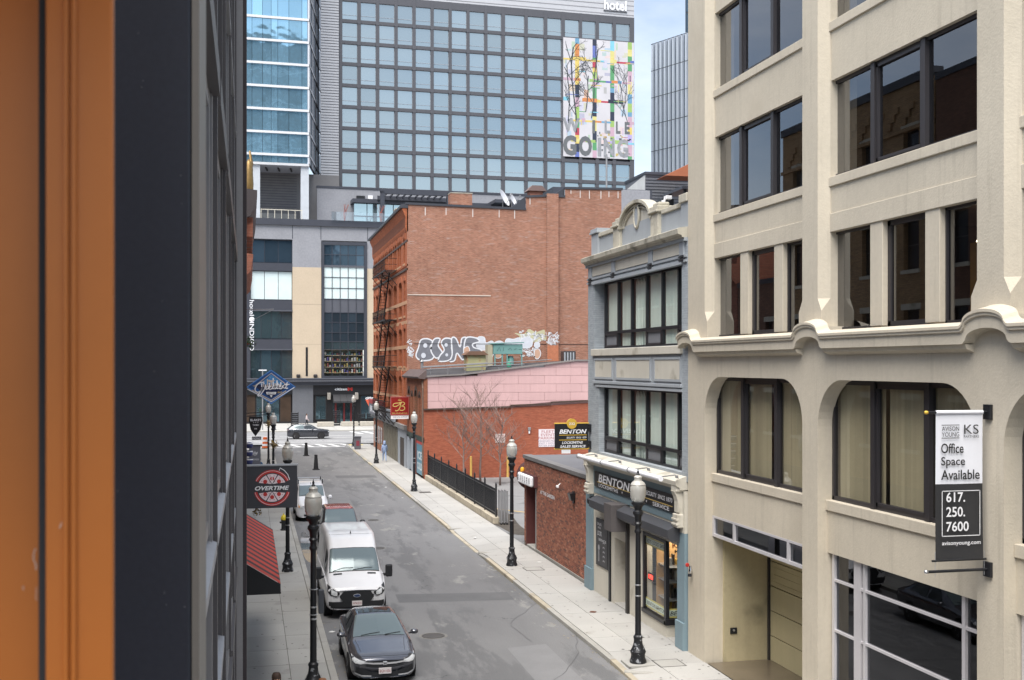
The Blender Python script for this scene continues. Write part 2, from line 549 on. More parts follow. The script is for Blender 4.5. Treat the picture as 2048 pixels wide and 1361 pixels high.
def asphalt():
    m, nt, N, L, b = _nt('asphalt')
    b.inputs['Specular IOR Level'].default_value = .22
    pos = N.new('ShaderNodeNewGeometry').outputs['Position']

    def nz(scale, det, rough=.6, sc=(1, 1, 1), w=0):
        mp = N.new('ShaderNodeMapping'); mp.inputs['Scale'].default_value = sc; mp.inputs['Location'].default_value = (w, w, 0)
        L.new(pos, mp.inputs['Vector'])
        n = N.new('ShaderNodeTexNoise'); n.inputs['Scale'].default_value = scale; n.inputs['Detail'].default_value = det; n.inputs['Roughness'].default_value = rough
        L.new(mp.outputs[0], n.inputs['Vector'])
        return n.outputs['Fac']

    def rmp(v, lo, hi):
        r = N.new('ShaderNodeMapRange'); r.inputs['From Min'].default_value = lo; r.inputs['From Max'].default_value = hi
        L.new(v, r.inputs['Value']); return r.outputs[0]

    def mix(f, a, c, blend='MIX'):
        x = N.new('ShaderNodeMixRGB'); x.blend_type = blend
        if isinstance(f, float): x.inputs['Fac'].default_value = f
        else: L.new(f, x.inputs['Fac'])
        for i, q in ((1, a), (2, c)):
            if isinstance(q, tuple): x.inputs[i].default_value = (*q, 1)
            else: L.new(q, x.inputs[i])
        return x.outputs[0]
    base = mix(rmp(nz(.30, 5, .6, (1, .28, 1)), .35, .65), (.160, .160, .165), (.195, .195, .199))
    # older, darker resurfaced strips and stains
    dark = rmp(nz(.36, 12, .74, (1.25, .24, 1), 7.3), .525, .56)
    base = mix(dark, base, (.136, .137, .141))
    pale = rmp(nz(.8, 9, .72, (1, .5, 1), 31.), .585, .63)
    base = mix(pale, base, (.235, .233, .226))
    base = mix(.7, base, mix(rmp(nz(38, 4, .75), .3, .7), (.62, .62, .63), (1.38, 1.38, 1.36)), 'MULTIPLY')
    vo = N.new('ShaderNodeTexVoronoi'); vo.feature = 'DISTANCE_TO_EDGE'; vo.inputs['Scale'].default_value = .22
    wv = N.new('ShaderNodeMixRGB'); wv.inputs['Fac'].default_value = .12
    nn = N.new('ShaderNodeTexNoise'); nn.inputs['Scale'].default_value = 1.3; nn.inputs['Detail'].default_value = 6
    L.new(pos, nn.inputs['Vector']); L.new(pos, wv.inputs[1])
    sca = N.new('ShaderNodeVectorMath'); sca.operation = 'MULTIPLY_ADD'; sca.inputs[1].default_value = (2.2, 2.2, 0)
    L.new(nn.outputs['Color'], sca.inputs[0]); L.new(pos, sca.inputs[2])
    L.new(sca.outputs[0], vo.inputs['Vector'])
    crack = N.new('ShaderNodeMapRange'); crack.inputs['From Min'].default_value = .002; crack.inputs['From Max'].default_value = .006
    crack.inputs['To Min'].default_value = .55; crack.inputs['To Max'].default_value = 0
    L.new(vo.outputs['Distance'], crack.inputs['Value'])
    gate = N.new('ShaderNodeMath'); gate.operation = 'MULTIPLY'
    L.new(crack.outputs[0], gate.inputs[0]); L.new(rmp(nz(.25, 2, .5, (1, 1, 1), 3.), .52, .58), gate.inputs[1])
    base = mix(gate.outputs[0], base, (.035, .035, .036))
    L.new(base, b.inputs['Base Color'])
    rr = N.new('ShaderNodeMapRange'); rr.inputs['To Min'].default_value = .88; rr.inputs['To Max'].default_value = .72
    L.new(dark, rr.inputs['Value']); L.new(rr.outputs[0], b.inputs['Roughness'])
    bp = N.new('ShaderNodeBump'); bp.inputs['Strength'].default_value = .35; bp.inputs['Distance'].default_value = .01
    L.new(nz(70, 4), bp.inputs['Height']); L.new(bp.outputs['Normal'], b.inputs['Normal'])
    return m


ASPH = asphalt()
CONC = mat('pavement_concrete', (.36, .352, .33), .85, var=.12, vs=.5, fine=.10, fs=22, bump=.25, bs=45, rnd=.07, stain=(.8, .60, .74, (.22, .21, .195)))
CONCR = mat('pale_pavement_concrete', (.375, .367, .35), .85, var=.10, vs=.5, fine=.09, fs=22, bump=.25, bs=45, rnd=.06, stain=(1.1, .63, .78, (.30, .285, .26)))
GRAN = mat('granite_kerb', (.335, .325, .30), .8, var=.16, vs=1.5, fine=.2, fs=60, bump=.4, bs=30, rnd=.12)
GRANY = mat('tan_granite_kerb', (.40, .355, .275), .8, var=.18, vs=1.5, fine=.2, fs=60, bump=.4, bs=30, rnd=.12, stain=(1.4, .55, .7, (.26, .23, .19)))
LINEW = mat('road_line_white', (.62, .62, .62), .7, var=.22, vs=2, fine=.2, fs=12, stain=(2.5, .58, .66, (.2, .2, .2)))
LINEY = mat('road_line_yellow', (.52, .33, .06), .7, var=.15, vs=2, fine=.15, fs=12)
GRIT = mat('dark_joint', (.10, .095, .085), .95, var=.2)

struct(MB().quad((-900, -300, -.30), (900, -300, -.30), (900, 1500, -.30), (-900, 1500, -.30)).build('ground', mat('far_ground', (.16, .16, .16), .9)))
rd = MB()
for i in range(16):
    y0, y1 = -40 + i * 10.25, -40 + (i + 1) * 10.25
    rd.quad((KL - .25, y0, RZ), (KR + .25, y0, RZ), (KR + .25, y1, RZ), (KL - .25, y1, RZ))
struct(rd.build('road', ASPH))
struct(MB().quad((-160, 124, RZ), (160, 124, RZ), (160, 147.3, RZ), (-160, 147.3, RZ)).build('cross_street', mat('cross_street_asphalt', (.24, .24, .245), .75, var=.14, vs=.35, fine=.1, fs=20)))


def kerb(parent, x0, x1, y0, y1, zt, m, zb=-.28):
    return MB().box(x0, x1, y0 + .006, y1 - .006, zb, zt).build('kerb_stone', m, parent, bev=.018)


# ---- right-hand pavement: bed, slabs, kerb stones
pr = struct(thing('pavement', loc=(11.2, 40, 0)))
MB().box(KR + .03, 12.5, -40, 121, -.3, -.125).build('bed', GRIT, pr)


def low(y):                    # dropped kerbs at the two driveways
    for a, b in ((-60, 29.7), (50.4, 57.2)):
        if a <= y <= b: return 1.0
        if b < y < b + 1.2: return 1 - (y - b) / 1.2
        if a - 1.2 < y < a: return 1 - (a - y) / 1.2
    return 0.0


y = 14.6
k = 0
while y < 120.6:
    y1 = min(y + 1.72, 121)
    g = .008
    for (xa, xb) in ((KR + .19, 11.05), (11.05, 12.42)):
        d0, d1 = (low(y) * .105, low(y1) * .105) if xa < 11 else (0, 0)
        zt = random.uniform(-.003, .003)
        mb = MB()
        vs = []
        for zz in (0, 1):
            for (px, py, dd) in ((xa + g, y + g, d0), (xb - g, y + g, 0), (xb - g, y1 - g, 0), (xa + g, y1 - g, d1)):
                vs.append((px, py, -.2 if zz == 0 else zt - dd))
        mb.add(vs, [(0, 3, 2, 1), (4, 5, 6, 7), (0, 1, 5, 4), (1, 2, 6, 5), (2, 3, 7, 6), (3, 0, 4, 7)])
        mb.build('slab', CONCR, pr)
    y = y1
y = 14.0
while y < 121:
    y1 = min(y + random.choice((2.2, 2.6, 3.0)), 121)
    yc = (y + y1) / 2
    l0, l1 = low(y), low(y1)
    m = GRANY if random.random() < .55 else GRAN
    vs = []
    for zz in (0, 1):
        for (px, py, l) in ((KR, y + .006, l0), (KR + .18, y + .006, l0), (KR + .18, y1 - .006, l1), (KR, y1 - .006, l1)):
            vs.append((px, py, -.28 if not zz else .004 - .108 * l))
    MB().add(vs, [(0, 3, 2, 1), (4, 5, 6, 7), (0, 1, 5, 4), (1, 2, 6, 5), (2, 3, 7, 6), (3, 0, 4, 7)]).build('kerb_stone', m, pr, bev=.02)
    y = y1
for yy, s in ((29.75, 1), (50.1, 1), (57.5, -1)):   # curved kerb ends at the driveways
    pts = [(KR + .02 + .9 * t, yy - s * .18 * math.sin(t * 1.5) - s * .1 * t) for t in [i / 8 for i in range(9)]]
    mb = MB()
    mb.tube([(px, py, -.045 - .05 * i / 8) for i, (px, py) in enumerate(pts)], [.07] * 7 + [.05, .03], 8)
    mb.build('kerb_return', GRAN, pr, smooth=True)

# ---- left-hand pavement
pl = struct(thing('pavement', loc=(1, 40, 0)))
MB().box(-1.2, KL - .03, -20, 119.6, -.3, -.02).build('bed', GRIT, pl)
y = 14.9
while y < 119.3:
    y1 = min(y + 1.75, 119.6)
    g = .007
    for (xa, xb) in ((-1.1, 1.1), (1.1, KL - .21)):
        zt = random.uniform(-.003, .003)
        MB().box(xa + g, xb - g, y + g, y1 - g, -.1, zt).build('slab', CONC, pl)
    y = y1
y = 14.0
while y < 119.5:
    y1 = min(y + random.choice((2.2, 2.6, 3.0)), 119.6)
    kerb(pl, KL - .2, KL, y, y1, .004, GRAN)
    y = y1

# ---- far pavement across the side street, forecourt of the hotel
pf = struct(thing('pavement', loc=(10, 150, 0)))
MB().box(-160, 160, 147.55, 180, -.3, -.02).build('bed', GRIT, pf)
for i in range(22):
    for j in range(4):
        xa, ya = -8 + i * 1.9, 147.55 + j * 4.6
        MB().box(xa + .012, xa + 1.888, ya + .012, ya + 4.588, -.1, random.uniform(-.003, .003)).build('slab', CONCR, pf)
for i in range(16):
    kerb(pf, -9 + i * 2.8, -9 + (i + 1) * 2.8, 147.3, 147.5, .004, GRAN)

# ---- painted markings
cw = struct(thing('crosswalk_marking', loc=(6, 121.8, RZ)))
Z = RZ + .004
for ya, yb in ((119.5, 119.95), (123.4, 123.85)):
    MB().quad((KL + .1, ya, Z), (KR - .2, ya, Z), (KR - .2, yb, Z), (KL + .1, yb, Z)).build('line', LINEW, cw)
for i in range(6):
    x0 = KL + .5 + i * 1.32
    MB().quad((x0 + .75, 119.98, Z), (x0 + 1.2, 119.98, Z), (x0 + .45, 123.37, Z), (x0, 123.37, Z)).build('stripe', LINEW, cw)
lm = struct(thing('lane_marking', loc=(6, 134, RZ)))
for ya in (127.2, 129.2, 134.6, 138.0):
    MB().quad((-60, ya, Z), (60, ya, Z), (60, ya + .28, Z), (-60, ya + .28, Z)).build('line', LINEW, lm)
for i in range(7):
    x0 = 13.2 + i * 1.5
    MB().quad((x0, 141, Z), (x0 + .6, 141, Z), (x0 - .3, 146.4, Z), (x0 - .9, 146.4, Z)).build('stripe', LINEW, lm)

# ---- parking lot behind the railings
struct(MB().quad((12.45, 51.8, -.012), (60, 51.8, -.012), (60, 83.2, -.012), (12.45, 83.2, -.012)).build('parking_lot', mat('lot_asphalt', (.20, .20, .20), .85, var=.16, vs=.5, fine=.12, fs=25, stain=(.5, .56, .66, (.10, .10, .10)))))
lt = struct(thing('parking_lines', loc=(15, 68, -.008)))
for (a, b) in (((13.6, 53.4), (21.0, 80.5)), ((13.2, 66), (16.2, 61.5))):
    d = Vector((b[0] - a[0], b[1] - a[1])).normalized(); n = Vector((-d[1], d[0])) * .07
    MB().quad((a[0] - n[0], a[1] - n[1], -.007), (b[0] - n[0], b[1] - n[1], -.007), (b[0] + n[0], b[1] + n[1], -.007), (a[0] + n[0], a[1] + n[1], -.007)).build('line', LINEY, lt)
struct(MB().add([(13.1 + .9 * math.cos(a) * (1 + .3 * math.sin(3 * a)), 60.5 + 6 * math.sin(a), -.004) for a in [i * .2618 for i in range(24)]], [tuple(range(24))]).build('soil_bed', mat('bare_soil', (.07, .06, .05), .95, var=.4, vs=3, fine=.3, fs=30, bump=.6, bs=20)))

# ---- puddle by the kerb and iron covers
WATER, _nt_, _N, _L, _b = _nt('puddle_water')
_b.inputs['Base Color'].default_value = (.03, .03, .032, 1); _b.inputs['Roughness'].default_value = .04; _b.inputs['Specular IOR Level'].default_value = .9
pd = cr([(2.42, 50.5), (2.75, 49.5), (3.0, 52.5), (2.95, 56.5), (2.7, 59), (2.5, 57.5), (2.38, 54)], 5, True)
tag(MB().add([(a, b, RZ + .004) for a, b in pd], [tuple(range(len(pd)))]).build('puddle', WATER), kind='structure')
IRON = mat('cast_iron', (.10, .095, .09), .6, .3, var=.2, fine=.2, fs=40)


def cover(x, y, r, label, z=RZ):
    t = thing('manhole_cover', label, 'manhole', (x, y, z), 'iron covers in the road')
    MB().lathe([(0, .005), (r * .82, .005), (r * .84, .012), (r, .012), (r, .0)], (x, y, z), 24).build('lid', IRON, t)
    MB().lathe([(r * 1.02, .002), (r * 1.25, .004), (r * 1.25, 0)], (x, y, z), 24).build('collar', mat('cover_collar', (.19, .185, .175), .85), t)
    return t


cover(5.75, 52.9, .36, 'round iron manhole cover in the road beside the tall white van')
cover(5.6, 35.4, .36, 'round tan ringed manhole cover beside the grey sedan')
cover(6.6, 62.5, .3, 'small dark iron cover in the middle of the road past the van')

# ---- trench patches, tar-sealed cracks, grime spots
for i, (pts, c_) in enumerate((([(5.2, 40.6), (9.3, 40.2), (9.35, 41.6), (5.25, 42.1)], (.115, .116, .12)), ([(4.8, 66.0), (6.1, 66.1), (6.2, 76.4), (4.9, 76.2)], (.175, .175, .178)), ([(7.4, 25.2), (8.7, 25.3), (8.75, 33.6), (7.5, 33.4)], (.19, .19, .195)), ([(6.4, 86.2), (9.4, 86.0), (9.4, 88.0), (6.4, 88.3)], (.12, .12, .124)))):
    struct(MB().add([(x, y, RZ + .0035) for x, y in pts], [(0, 1, 2, 3)]).build('road_patch', mat('road_patch_%d' % i, c_, .85, var=.12, vs=1.2, fine=.16, fs=38, bump=.3, bs=60)))
TAR = mat('tar_seal', (.085, .085, .088), .6, var=.2)
rq = random.Random(31)
tc = struct(thing('tar_seams', loc=(6, 50, RZ)))
for (x, y, ang, n) in ((6.3, 27, 1.5, 22), (8.4, 34, 1.62, 14), (4.9, 44, 1.45, 18), (7.4, 48, 2.7, 8), (5.6, 58, 1.6, 20), (8.6, 60, .3, 7), (7.0, 72, 1.5, 20), (5.4, 96, 1.6, 14), (8.0, 29.5, 2.9, 7)):
    p = [(x, y)]
    for k in range(n):
        ang += rq.uniform(-.22, .22) * (1 if k % 5 else 1.6)
        ang += (1.57 - ang) * .08 if n > 10 else 0
        p.append((p[-1][0] + math.cos(ang) * .42, p[-1][1] + math.sin(ang) * .42))
    strokes([p], rq.choice((.014, .02, .028)), TAR, tc, (0, 0, RZ), (1, 0, 0), (0, 1, 0), 'seam', .006)
gm = MB()
for k in range(520):
    left = rq.random() < .5
    x = rq.uniform(.05, 2.05) if left else rq.uniform(10.2, 12.35)
    y = 24 + 60 * rq.random() ** 1.6
    if not left and (50 < y < 58 and x < 11.1): continue
    r_ = rq.uniform(.012, .05)
    gm.add([(x + r_ * math.cos(a) * rq.uniform(.7, 1.2), y + r_ * math.sin(a) * rq.uniform(.7, 1.2), .0062) for a in (0, 1.05, 2.1, 3.14, 4.2, 5.2)], [(0, 1, 2, 3, 4, 5)])
o = gm.build('gum_spots', mat('gum_spot', (.15, .145, .135), .9), clean=False); o['kind'] = 'stuff'; o['label'] = 'dark gum and grime spots on the pavements'
gm = MB()
for k in range(420):
    x = (KL + rq.random() ** 2 * .5) if rq.random() < .5 else (KR - rq.random() ** 2 * .4)
    y = 24 + 70 * rq.random() ** 1.3
    r_ = rq.uniform(.012, .045)
    gm.add([(x + r_ * math.cos(a), y + r_ * 1.6 * math.sin(a), RZ + .005 + rq.uniform(0, .006)) for a in (0, 1.6, 3.0, 4.5)], [(0, 1, 2, 3)])
o = gm.build('gutter_grit', mat('gutter_grit', (.24, .21, .165), .95, var=.3, vs=8), clean=False); o['kind'] = 'stuff'; o['label'] = 'leaf scraps and grit along both gutters'

# ================================================================== beige stucco office building, right foreground
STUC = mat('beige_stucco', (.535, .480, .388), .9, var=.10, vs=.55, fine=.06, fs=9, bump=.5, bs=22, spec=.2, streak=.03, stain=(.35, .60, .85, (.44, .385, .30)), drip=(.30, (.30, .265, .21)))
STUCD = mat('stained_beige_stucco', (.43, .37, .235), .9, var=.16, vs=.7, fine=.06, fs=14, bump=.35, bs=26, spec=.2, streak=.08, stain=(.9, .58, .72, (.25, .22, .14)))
WFRM = mat('bronze_window_frame', (.050, .046, .050), .42, .35, var=.12)
GLU = glass('upper_office_glass', (.40, .40, .41), .125, 1.0)
GLL = glass('lower_office_glass', (.86, .86, .80), .05, 1.0)
GLD = glass('shopfront_dark_glass', (.30, .31, .33), .06, .9)
off = thing('office_building', 'beige stucco office building with dark-framed windows, arched second floor and garage entrance', 'building', (14, 23, 0))
XF, XS, XW = 12.40, 12.64, 12.78      # pier face, spandrel face, window plane
PIERS = [(30.06, 31.30), (23.53, 24.26), (17.03, 17.76), (10.5, 11.23)]
BAYS = [(24.26, 30.06), (17.76, 23.53), (11.23, 17.03)]
TOP = 24.0
for a, b in PIERS:                     # piers above the cornice, flared at the foot
    e0, e1 = .17, (.17 if b < 31 else 0)
    MB().box(XF, 12.95, a - e0, b + e1, 8.8, 9.5).build('pier_foot', STUC, off)
    up_ = [(XF, a), (XF, b), (12.62, b + e1), (12.95, b + e1), (12.95, a - e0), (12.62, a - e0)]
    lo_ = [(XF, a - e0), (XF, b + e1), (XF + .001, b + e1), (12.95, b + e1), (12.95, a - e0), (XF + .001, a - e0)]
    MB().prism(up_, 'Z', 9.78, TOP).build('pier', STUC, off)
    MB().add([(x, y, 9.5) for x, y in lo_] + [(x, y, 9.78) for x, y in up_], [(i, (i + 1) % 6, 6 + (i + 1) % 6, 6 + i) for i in range(6)]).build('chamfer_stop', STUC, off)
    MB().box(XF, 12.95, a, b, -.05, 4.10).build('pier', STUC, off)
# second-floor wall with rounded openings
hol = [(a, b, 5.24, 7.97) for a, b in BAYS]
mb = wallmb('X', XF, .42, 10.5, 31.30, 4.10, 8.80, [(a, b, 4.0, 7.97) for a, b in BAYS])
for a, b in BAYS:
    r = 1.05
    n = 10
    for sgn, yc, ye in ((1, a + r, a), (-1, b - r, b)):
        arc = [(yc - sgn * r * math.cos(R(90 * i / n)), 7.97 - r + r * math.sin(R(90 * i / n))) for i in range(n + 1)]
        mb.prism(arc + [(ye, 7.975)], 'X', XF + .001, XS + .13)
mb.build('second_floor_wall', STUC, off)
# plain wall strips beside the building edge so that the end return is solid
MB().box(12.42, 26, 31.28, 31.33, -.05, TOP - .01).build('end_wall', STUC, off)
MB().box(12.96, 26, 10.4, 31.27, TOP - .2, TOP).build('roof', STUC, off)


def pane(parent, x, y0, y1, z0, z1, m):
    return MB().quad((x, y0, z0), (x, y1, z0), (x, y1, z1), (x, y0, z1)).build('pane', m, parent)


def office_window(y0, y1, z0, z1, splits, glassm, fw=.07, vent=1):
    """aluminium window across a bay: outer frame, mullions, one vent sash, panes"""
    fr = MB()
    x0, x1 = XW - .03, XW + .07
    fr.box(x0, x1, y0, y1, z0, z0 + fw); fr.box(x0, x1, y0, y1, z1 - fw, z1)
    fr.box(x0, x1, y0, y0 + fw, z0, z1); fr.box(x0, x1, y1 - fw, y1, z0, z1)
    ys = [y0] + splits + [y1]
    for s in splits: fr.box(x0 - .05, x1, s - .075, s + .075, z0 + .005, z1 - .005)
    w = fr.build('window', WFRM, off)
    for i in range(len(ys) - 1):
        a, b = ys[i] + .06, ys[i + 1] - .06
        if i == vent:
            sm = MB()
            a += .03; b -= .03
            sm.box(x0 - .015, x1 - .02, a, b, z0 + fw, z0 + fw + .06); sm.box(x0 - .015, x1 - .02, a, b, z1 - fw - .06, z1 - fw)
            sm.box(x0 - .015, x1 - .02, a, a + .06, z0 + fw, z1 - fw); sm.box(x0 - .015, x1 - .02, b - .06, b, z0 + fw, z1 - fw)
            sm.build('sash', WFRM, w)
        pane(w, XW + .015, a, b, z0 + .05, z1 - .05, glassm)
    return w


def room(y0, y1, z0, z1, m, depth=4.5):
    x0, x1 = 12.9, 12.9 + depth
    r = MB()
    r.quad((x1, y0, z0), (x1, y1, z0), (x1, y1, z1), (x1, y0, z1))
    for yy in (y0, y1): r.quad((x0, yy, z0), (x1, yy, z0), (x1, yy, z1), (x0, yy, z1))
    for zz in (z0, z1): r.quad((x0, y0, zz), (x1, y0, zz), (x1, y1, zz), (x0, y1, zz))
    return r.build('room_interior', m, off)


ROOMW = mat('office_room_wall', (.34, .30, .24), .9, var=.12)
for bi, (a, b) in enumerate(BAYS):
    spl = None
    spl = [a + 2.13 if bi else a + 2.20, a + 3.97 if bi else a + 4.08]
    # upper floors: spandrels, sills, windows
    for (zb, zt) in ((12.47, 14.62), (15.92, 18.06), (19.4, 21.5)):
        office_window(a + .01, b - .01, zb, zt, spl, GLU)
        MB().box(XS - .05, 12.94, a + .004, b - .004, zb - .21, zb).build('sill', STUC, off, bev=.012)
        room(a, b, zb - .4, zt + .3, INTD if bi == 1 else ROOMW)
        if zb < 19:
            cur = MB()       # drawn-back curtain at the far jamb
            pts = [(XW + .18 + .03 * math.sin(i * 1.9), b - .12 - i * .05) for i in range(12)]
            for i in range(11):
                cur.quad((pts[i][0], pts[i][1], zb), (pts[i + 1][0], pts[i + 1][1], zb), (pts[i + 1][0], pts[i + 1][1], zt), (pts[i][0], pts[i][1], zt))
            cur.build('curtain', BLIND, off)
    for (z0, z1) in ((11.65, 12.26), (14.62, 15.71), (18.06, 19.19), (21.5, TOP)):
        MB().box(XS, 12.94, a, b, z0, z1).build('spandrel', STUC, off)
    MB().box(XS - .03, 12.94, a, b, 11.25, 11.66).build('lintel_band', STUC, off, bev=.01)
    # third floor: three lights between stone mullions
    m1, m2 = (a + 1.72, a + 3.72)
    for mm in (m1, m2):
        MB().box(XS, 12.94, mm - .24, mm + .24, 9.1, 11.26).build('stone_mullion', STUC, off, bev=.012)
    lights = [(a, m1 - .24), (m1 + .24, m2 - .24), (m2 + .24, b)]
    for li, (p, q) in enumerate(lights):
        fr = MB()
        f = .05 if li != 1 else .11
        fr.box(XW - .02, XW + .06, p, q, 9.08, 9.08 + f); fr.box(XW - .02, XW + .06, p, q, 11.25 - f, 11.25)
        fr.box(XW - .02, XW + .06, p, p + f, 9.08, 11.25); fr.box(XW - .02, XW + .06, q - f, q, 9.08, 11.25)
        w = fr.build('window', WFRM, off)
        pane(w, XW + .02, p + .02, q - .02, 9.1, 11.23, GLU)
    room(a, b, 8.9, 11.5, INTD)
    MB().box(14.2, 14.32, a + 1.0, a + 2.6, 10.75, 10.79).build('ceiling_light', emit('tube_light', (1, .82, .5), 5.0), off)
    MB().box(13.3, 13.36, a + .8, a + 1.5, 8.95, 10.6).build('partition_door', mat('ochre_door', (.34, .2, .05), .6), off)
    # second floor: aluminium window behind the arched opening, vertical blinds
    w = office_window(a + .01, b - .01, 5.28, 7.95, [a + 2.0, a + 3.98], GLL, .09)
    MB().box(XS - .05, 12.94, a + .004, b - .004, 5.05, 5.28).build('sill', STUC, off, bev=.012)
    MB().box(XS, 12.94, a, b, 4.10, 5.06).build('spandrel', STUC, off)
    room(a, b, 4.9, 8.1, INT)
    random.seed(20 + bi)
    yy = a + .15
    while yy < b - .15:
        ang = random.uniform(.25, .5)
        gap = random.random() < .04
        if not gap:
            MB().quad((XW + .14, yy, 5.32), (XW + .14 - .1 * math.sin(ang), yy + .112, 5.32), (XW + .14 - .1 * math.sin(ang), yy + .112, 7.9), (XW + .14, yy, 7.9)).build('blind_slat', BLIND, off)
        else:
            yy += random.choice((.1, .2, .35))
        yy += .108
# moulded cornice, humped over each pier
cor = []
prof = [(0, 8.62), (-.02, 8.66), (-.23, 8.66), (-.23, 8.86), (-.27, 8.875), (-.27, 8.915), (-.295, 8.93), (-.295, 8.98), (-.02, 9.05), (0, 9.06)]
HC = [31.0, 23.62, 17.22, 10.8]


def hump(y):
    for c in HC:
        d = abs(y - c)
        if d < .56: return .19 * math.sqrt(max(0, 1 - (d / .56) ** 2)) ** 1.0 + .08
        if d < .68: return .08 * (1 - (d - .56) / .12) ** 2
    return 0


ys = []
y = 31.55
while y > 10:
    near = min(abs(y - c) for c in HC)
    ys.append(y)
    y -= .03 if near < .75 else .35
mb = MB()
n = len(prof)
vs, fs = [], []
for y in ys:
    h = hump(y)
    for (dx, z) in prof:
        vs.append((XF + dx + .004, y, z + h * (1.0)))
for i in range(len(ys) - 1):
    for j in range(n - 1):
        fs.append((i * n + j, i * n + j + 1, (i + 1) * n + j + 1, (i + 1) * n + j))
fs.append(tuple(range(n))); fs.append(tuple(range((len(ys) - 1) * n, len(ys) * n)))
mb.add(vs, fs).build('cornice', STUC, off)
for c in HC:
    MB().box(XF + .02, 12.9, c - .52, min(c + .52, 31.28), 8.79, 9.15).build('cornice_backing', STUC, off)
# soffit moulding under the straight runs
for i in range(3):
    y0, y1 = HC[i + 1] + .62, HC[i] - .62
    MB().prism([(XF, 8.66), (XF - .18, 8.66), (XF - .15, 8.58), (XF, 8.52)], 'Y', y0, y1).build('soffit_moulding', STUC, off)
# garage entrance, bay 1
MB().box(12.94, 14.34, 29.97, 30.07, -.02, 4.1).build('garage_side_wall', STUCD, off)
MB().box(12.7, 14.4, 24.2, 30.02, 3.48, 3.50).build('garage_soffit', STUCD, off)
tr = MB()
for (p, q, z0, z1) in ((24.26, 30.05, 3.52, 3.60), (24.26, 30.05, 4.04, 4.1)): tr.box(XS - .01, XS + .1, p, q, z0, z1)
for yy in (30.0, 28.62, 25.45, 24.35): tr.box(XS - .015, XS + .1, yy - .05, yy + .05, 3.52, 4.1)
PWH = mat('white_aluminium', (.62, .60, .62), .4, .3, var=.1)
w = tr.build('transom_window', PWH, off)
pane(w, XS + .04, 24.3, 30.0, 3.58, 4.08, GLD)
room(24.27, 29.95, 3.52, 4.1, INTD, 1.3)
gd = thing('garage_door', 'beige panelled roll-up garage door set back under the office building', 'garage door', (14.3, 27, 0))
for i in range(5):
    z0, z1 = i * .70, (i + 1) * .70 - .014
    p = MB().box(14.30, 14.37, 24.5, 29.9, z0 + .01, z1).build('door_panel', mat('garage_door_panel', (.45, .40, .25), .7, var=.12, vs=.6, fine=.03, streak=.06) if i == 0 else bpy.data.materials['garage_door_panel'], gd, bev=.006)
    for j in range(3):
        if i >= 3: MB().box(14.292, 14.302, 24.55, 29.85, z0 + .12 + j * .2, z0 + .15 + j * .2).build('rib', bpy.data.materials['garage_door_panel'], p)
MB().box(14.24, 14.30, 29.88, 29.96, 0, 3.48).build('track', DARKM, gd)
struct(MB().quad((12.44, 24.27, .006), (14.36, 24.27, .006), (14.36, 29.97, .006), (12.44, 29.97, .006)).build('garage_apron', mat('wet_apron', (.13, .105, .075), .28, var=.3, vs=1.2, fine=.1, fs=15, spec=.6)))
# standpipe box and pipe valve on the walls
t = thing('wall_socket_box', 'small black recessed box on the stained garage side wall', 'socket', (13.2, 29.95, .9))
MB().box(13.12, 13.32, 29.945, 29.972, .78, .95).build('box', BLACK, t); MB().lathe([(0, .0), (.03, .0), (.03, .02), (0, .02)], (13.22, 29.925, .88), 10, 'Y').build('knob', SILVER, t)
t = thing('fire_valve', 'red and chrome fire department valve on the beige corner pier', 'valve', (12.3, 30.95, 2.4))
MB().lathe([(.045, 0), (.05, .02), (.05, .1), (.035, .12), (.035, .2)], (12.33, 30.95, 2.35), 12).build('body', CHROME, t, smooth=40)
MB().lathe([(.05, 0), (.06, .01), (.06, .03), (0, .03)], (12.29, 31.06, 2.55), 12, 'Y').build('hand_wheel', RED, t)
MB().lathe([(.055, 0), (.06, .02), (.045, .08), (.0, .08)], (12.31, 30.95, 2.24), 12).build('cap', BLACK, t)
# shopfront, bay 2: white frames, dark glass, sloping spandrel
a, b = BAYS[1]
fr = MB()
for yy, wd in ((23.42, .05), (22.38, .14), (22.10, .04), (18.62, .05), (17.9, .1)): fr.box(XW - .06, XW + .04, yy - wd, yy + wd, -.0, 4.1)
for zz in (2.38, 3.50): fr.box(XW - .055, XW + .035, 17.8, 23.45, zz - .026, zz + .026)
fr.box(XW - .055, XW + .035, 17.8, 23.45, .02, .12)
w = fr.build('shopfront_frame', PWH, off)
for (p, q) in ((22.52, 23.37), (18.67, 22.06), (17.8, 18.57)):
    for (z0, z1) in ((.1, 2.35), (2.41, 3.47), (3.53, 4.1)): pane(w, XW, p, q, z0, z1, GLD)
room(a, b, .0, 4.1, INTD, 6)
a, b = BAYS[2]
fr = MB()
for yy in (12, 14, 16, 16.95): fr.box(XW - .06, XW + .04, yy - .05, yy + .05, 0, 4.1)
w = fr.build('shopfront_frame', PWH, off)
pane(w, XW, a, b, 0, 4.1, GLD)
room(a, b, 0, 4.1, INTD, 6)
bx('back_fill', INTD, off, 18.9, 19, 10.5, 31.2, 0, TOP - .3)

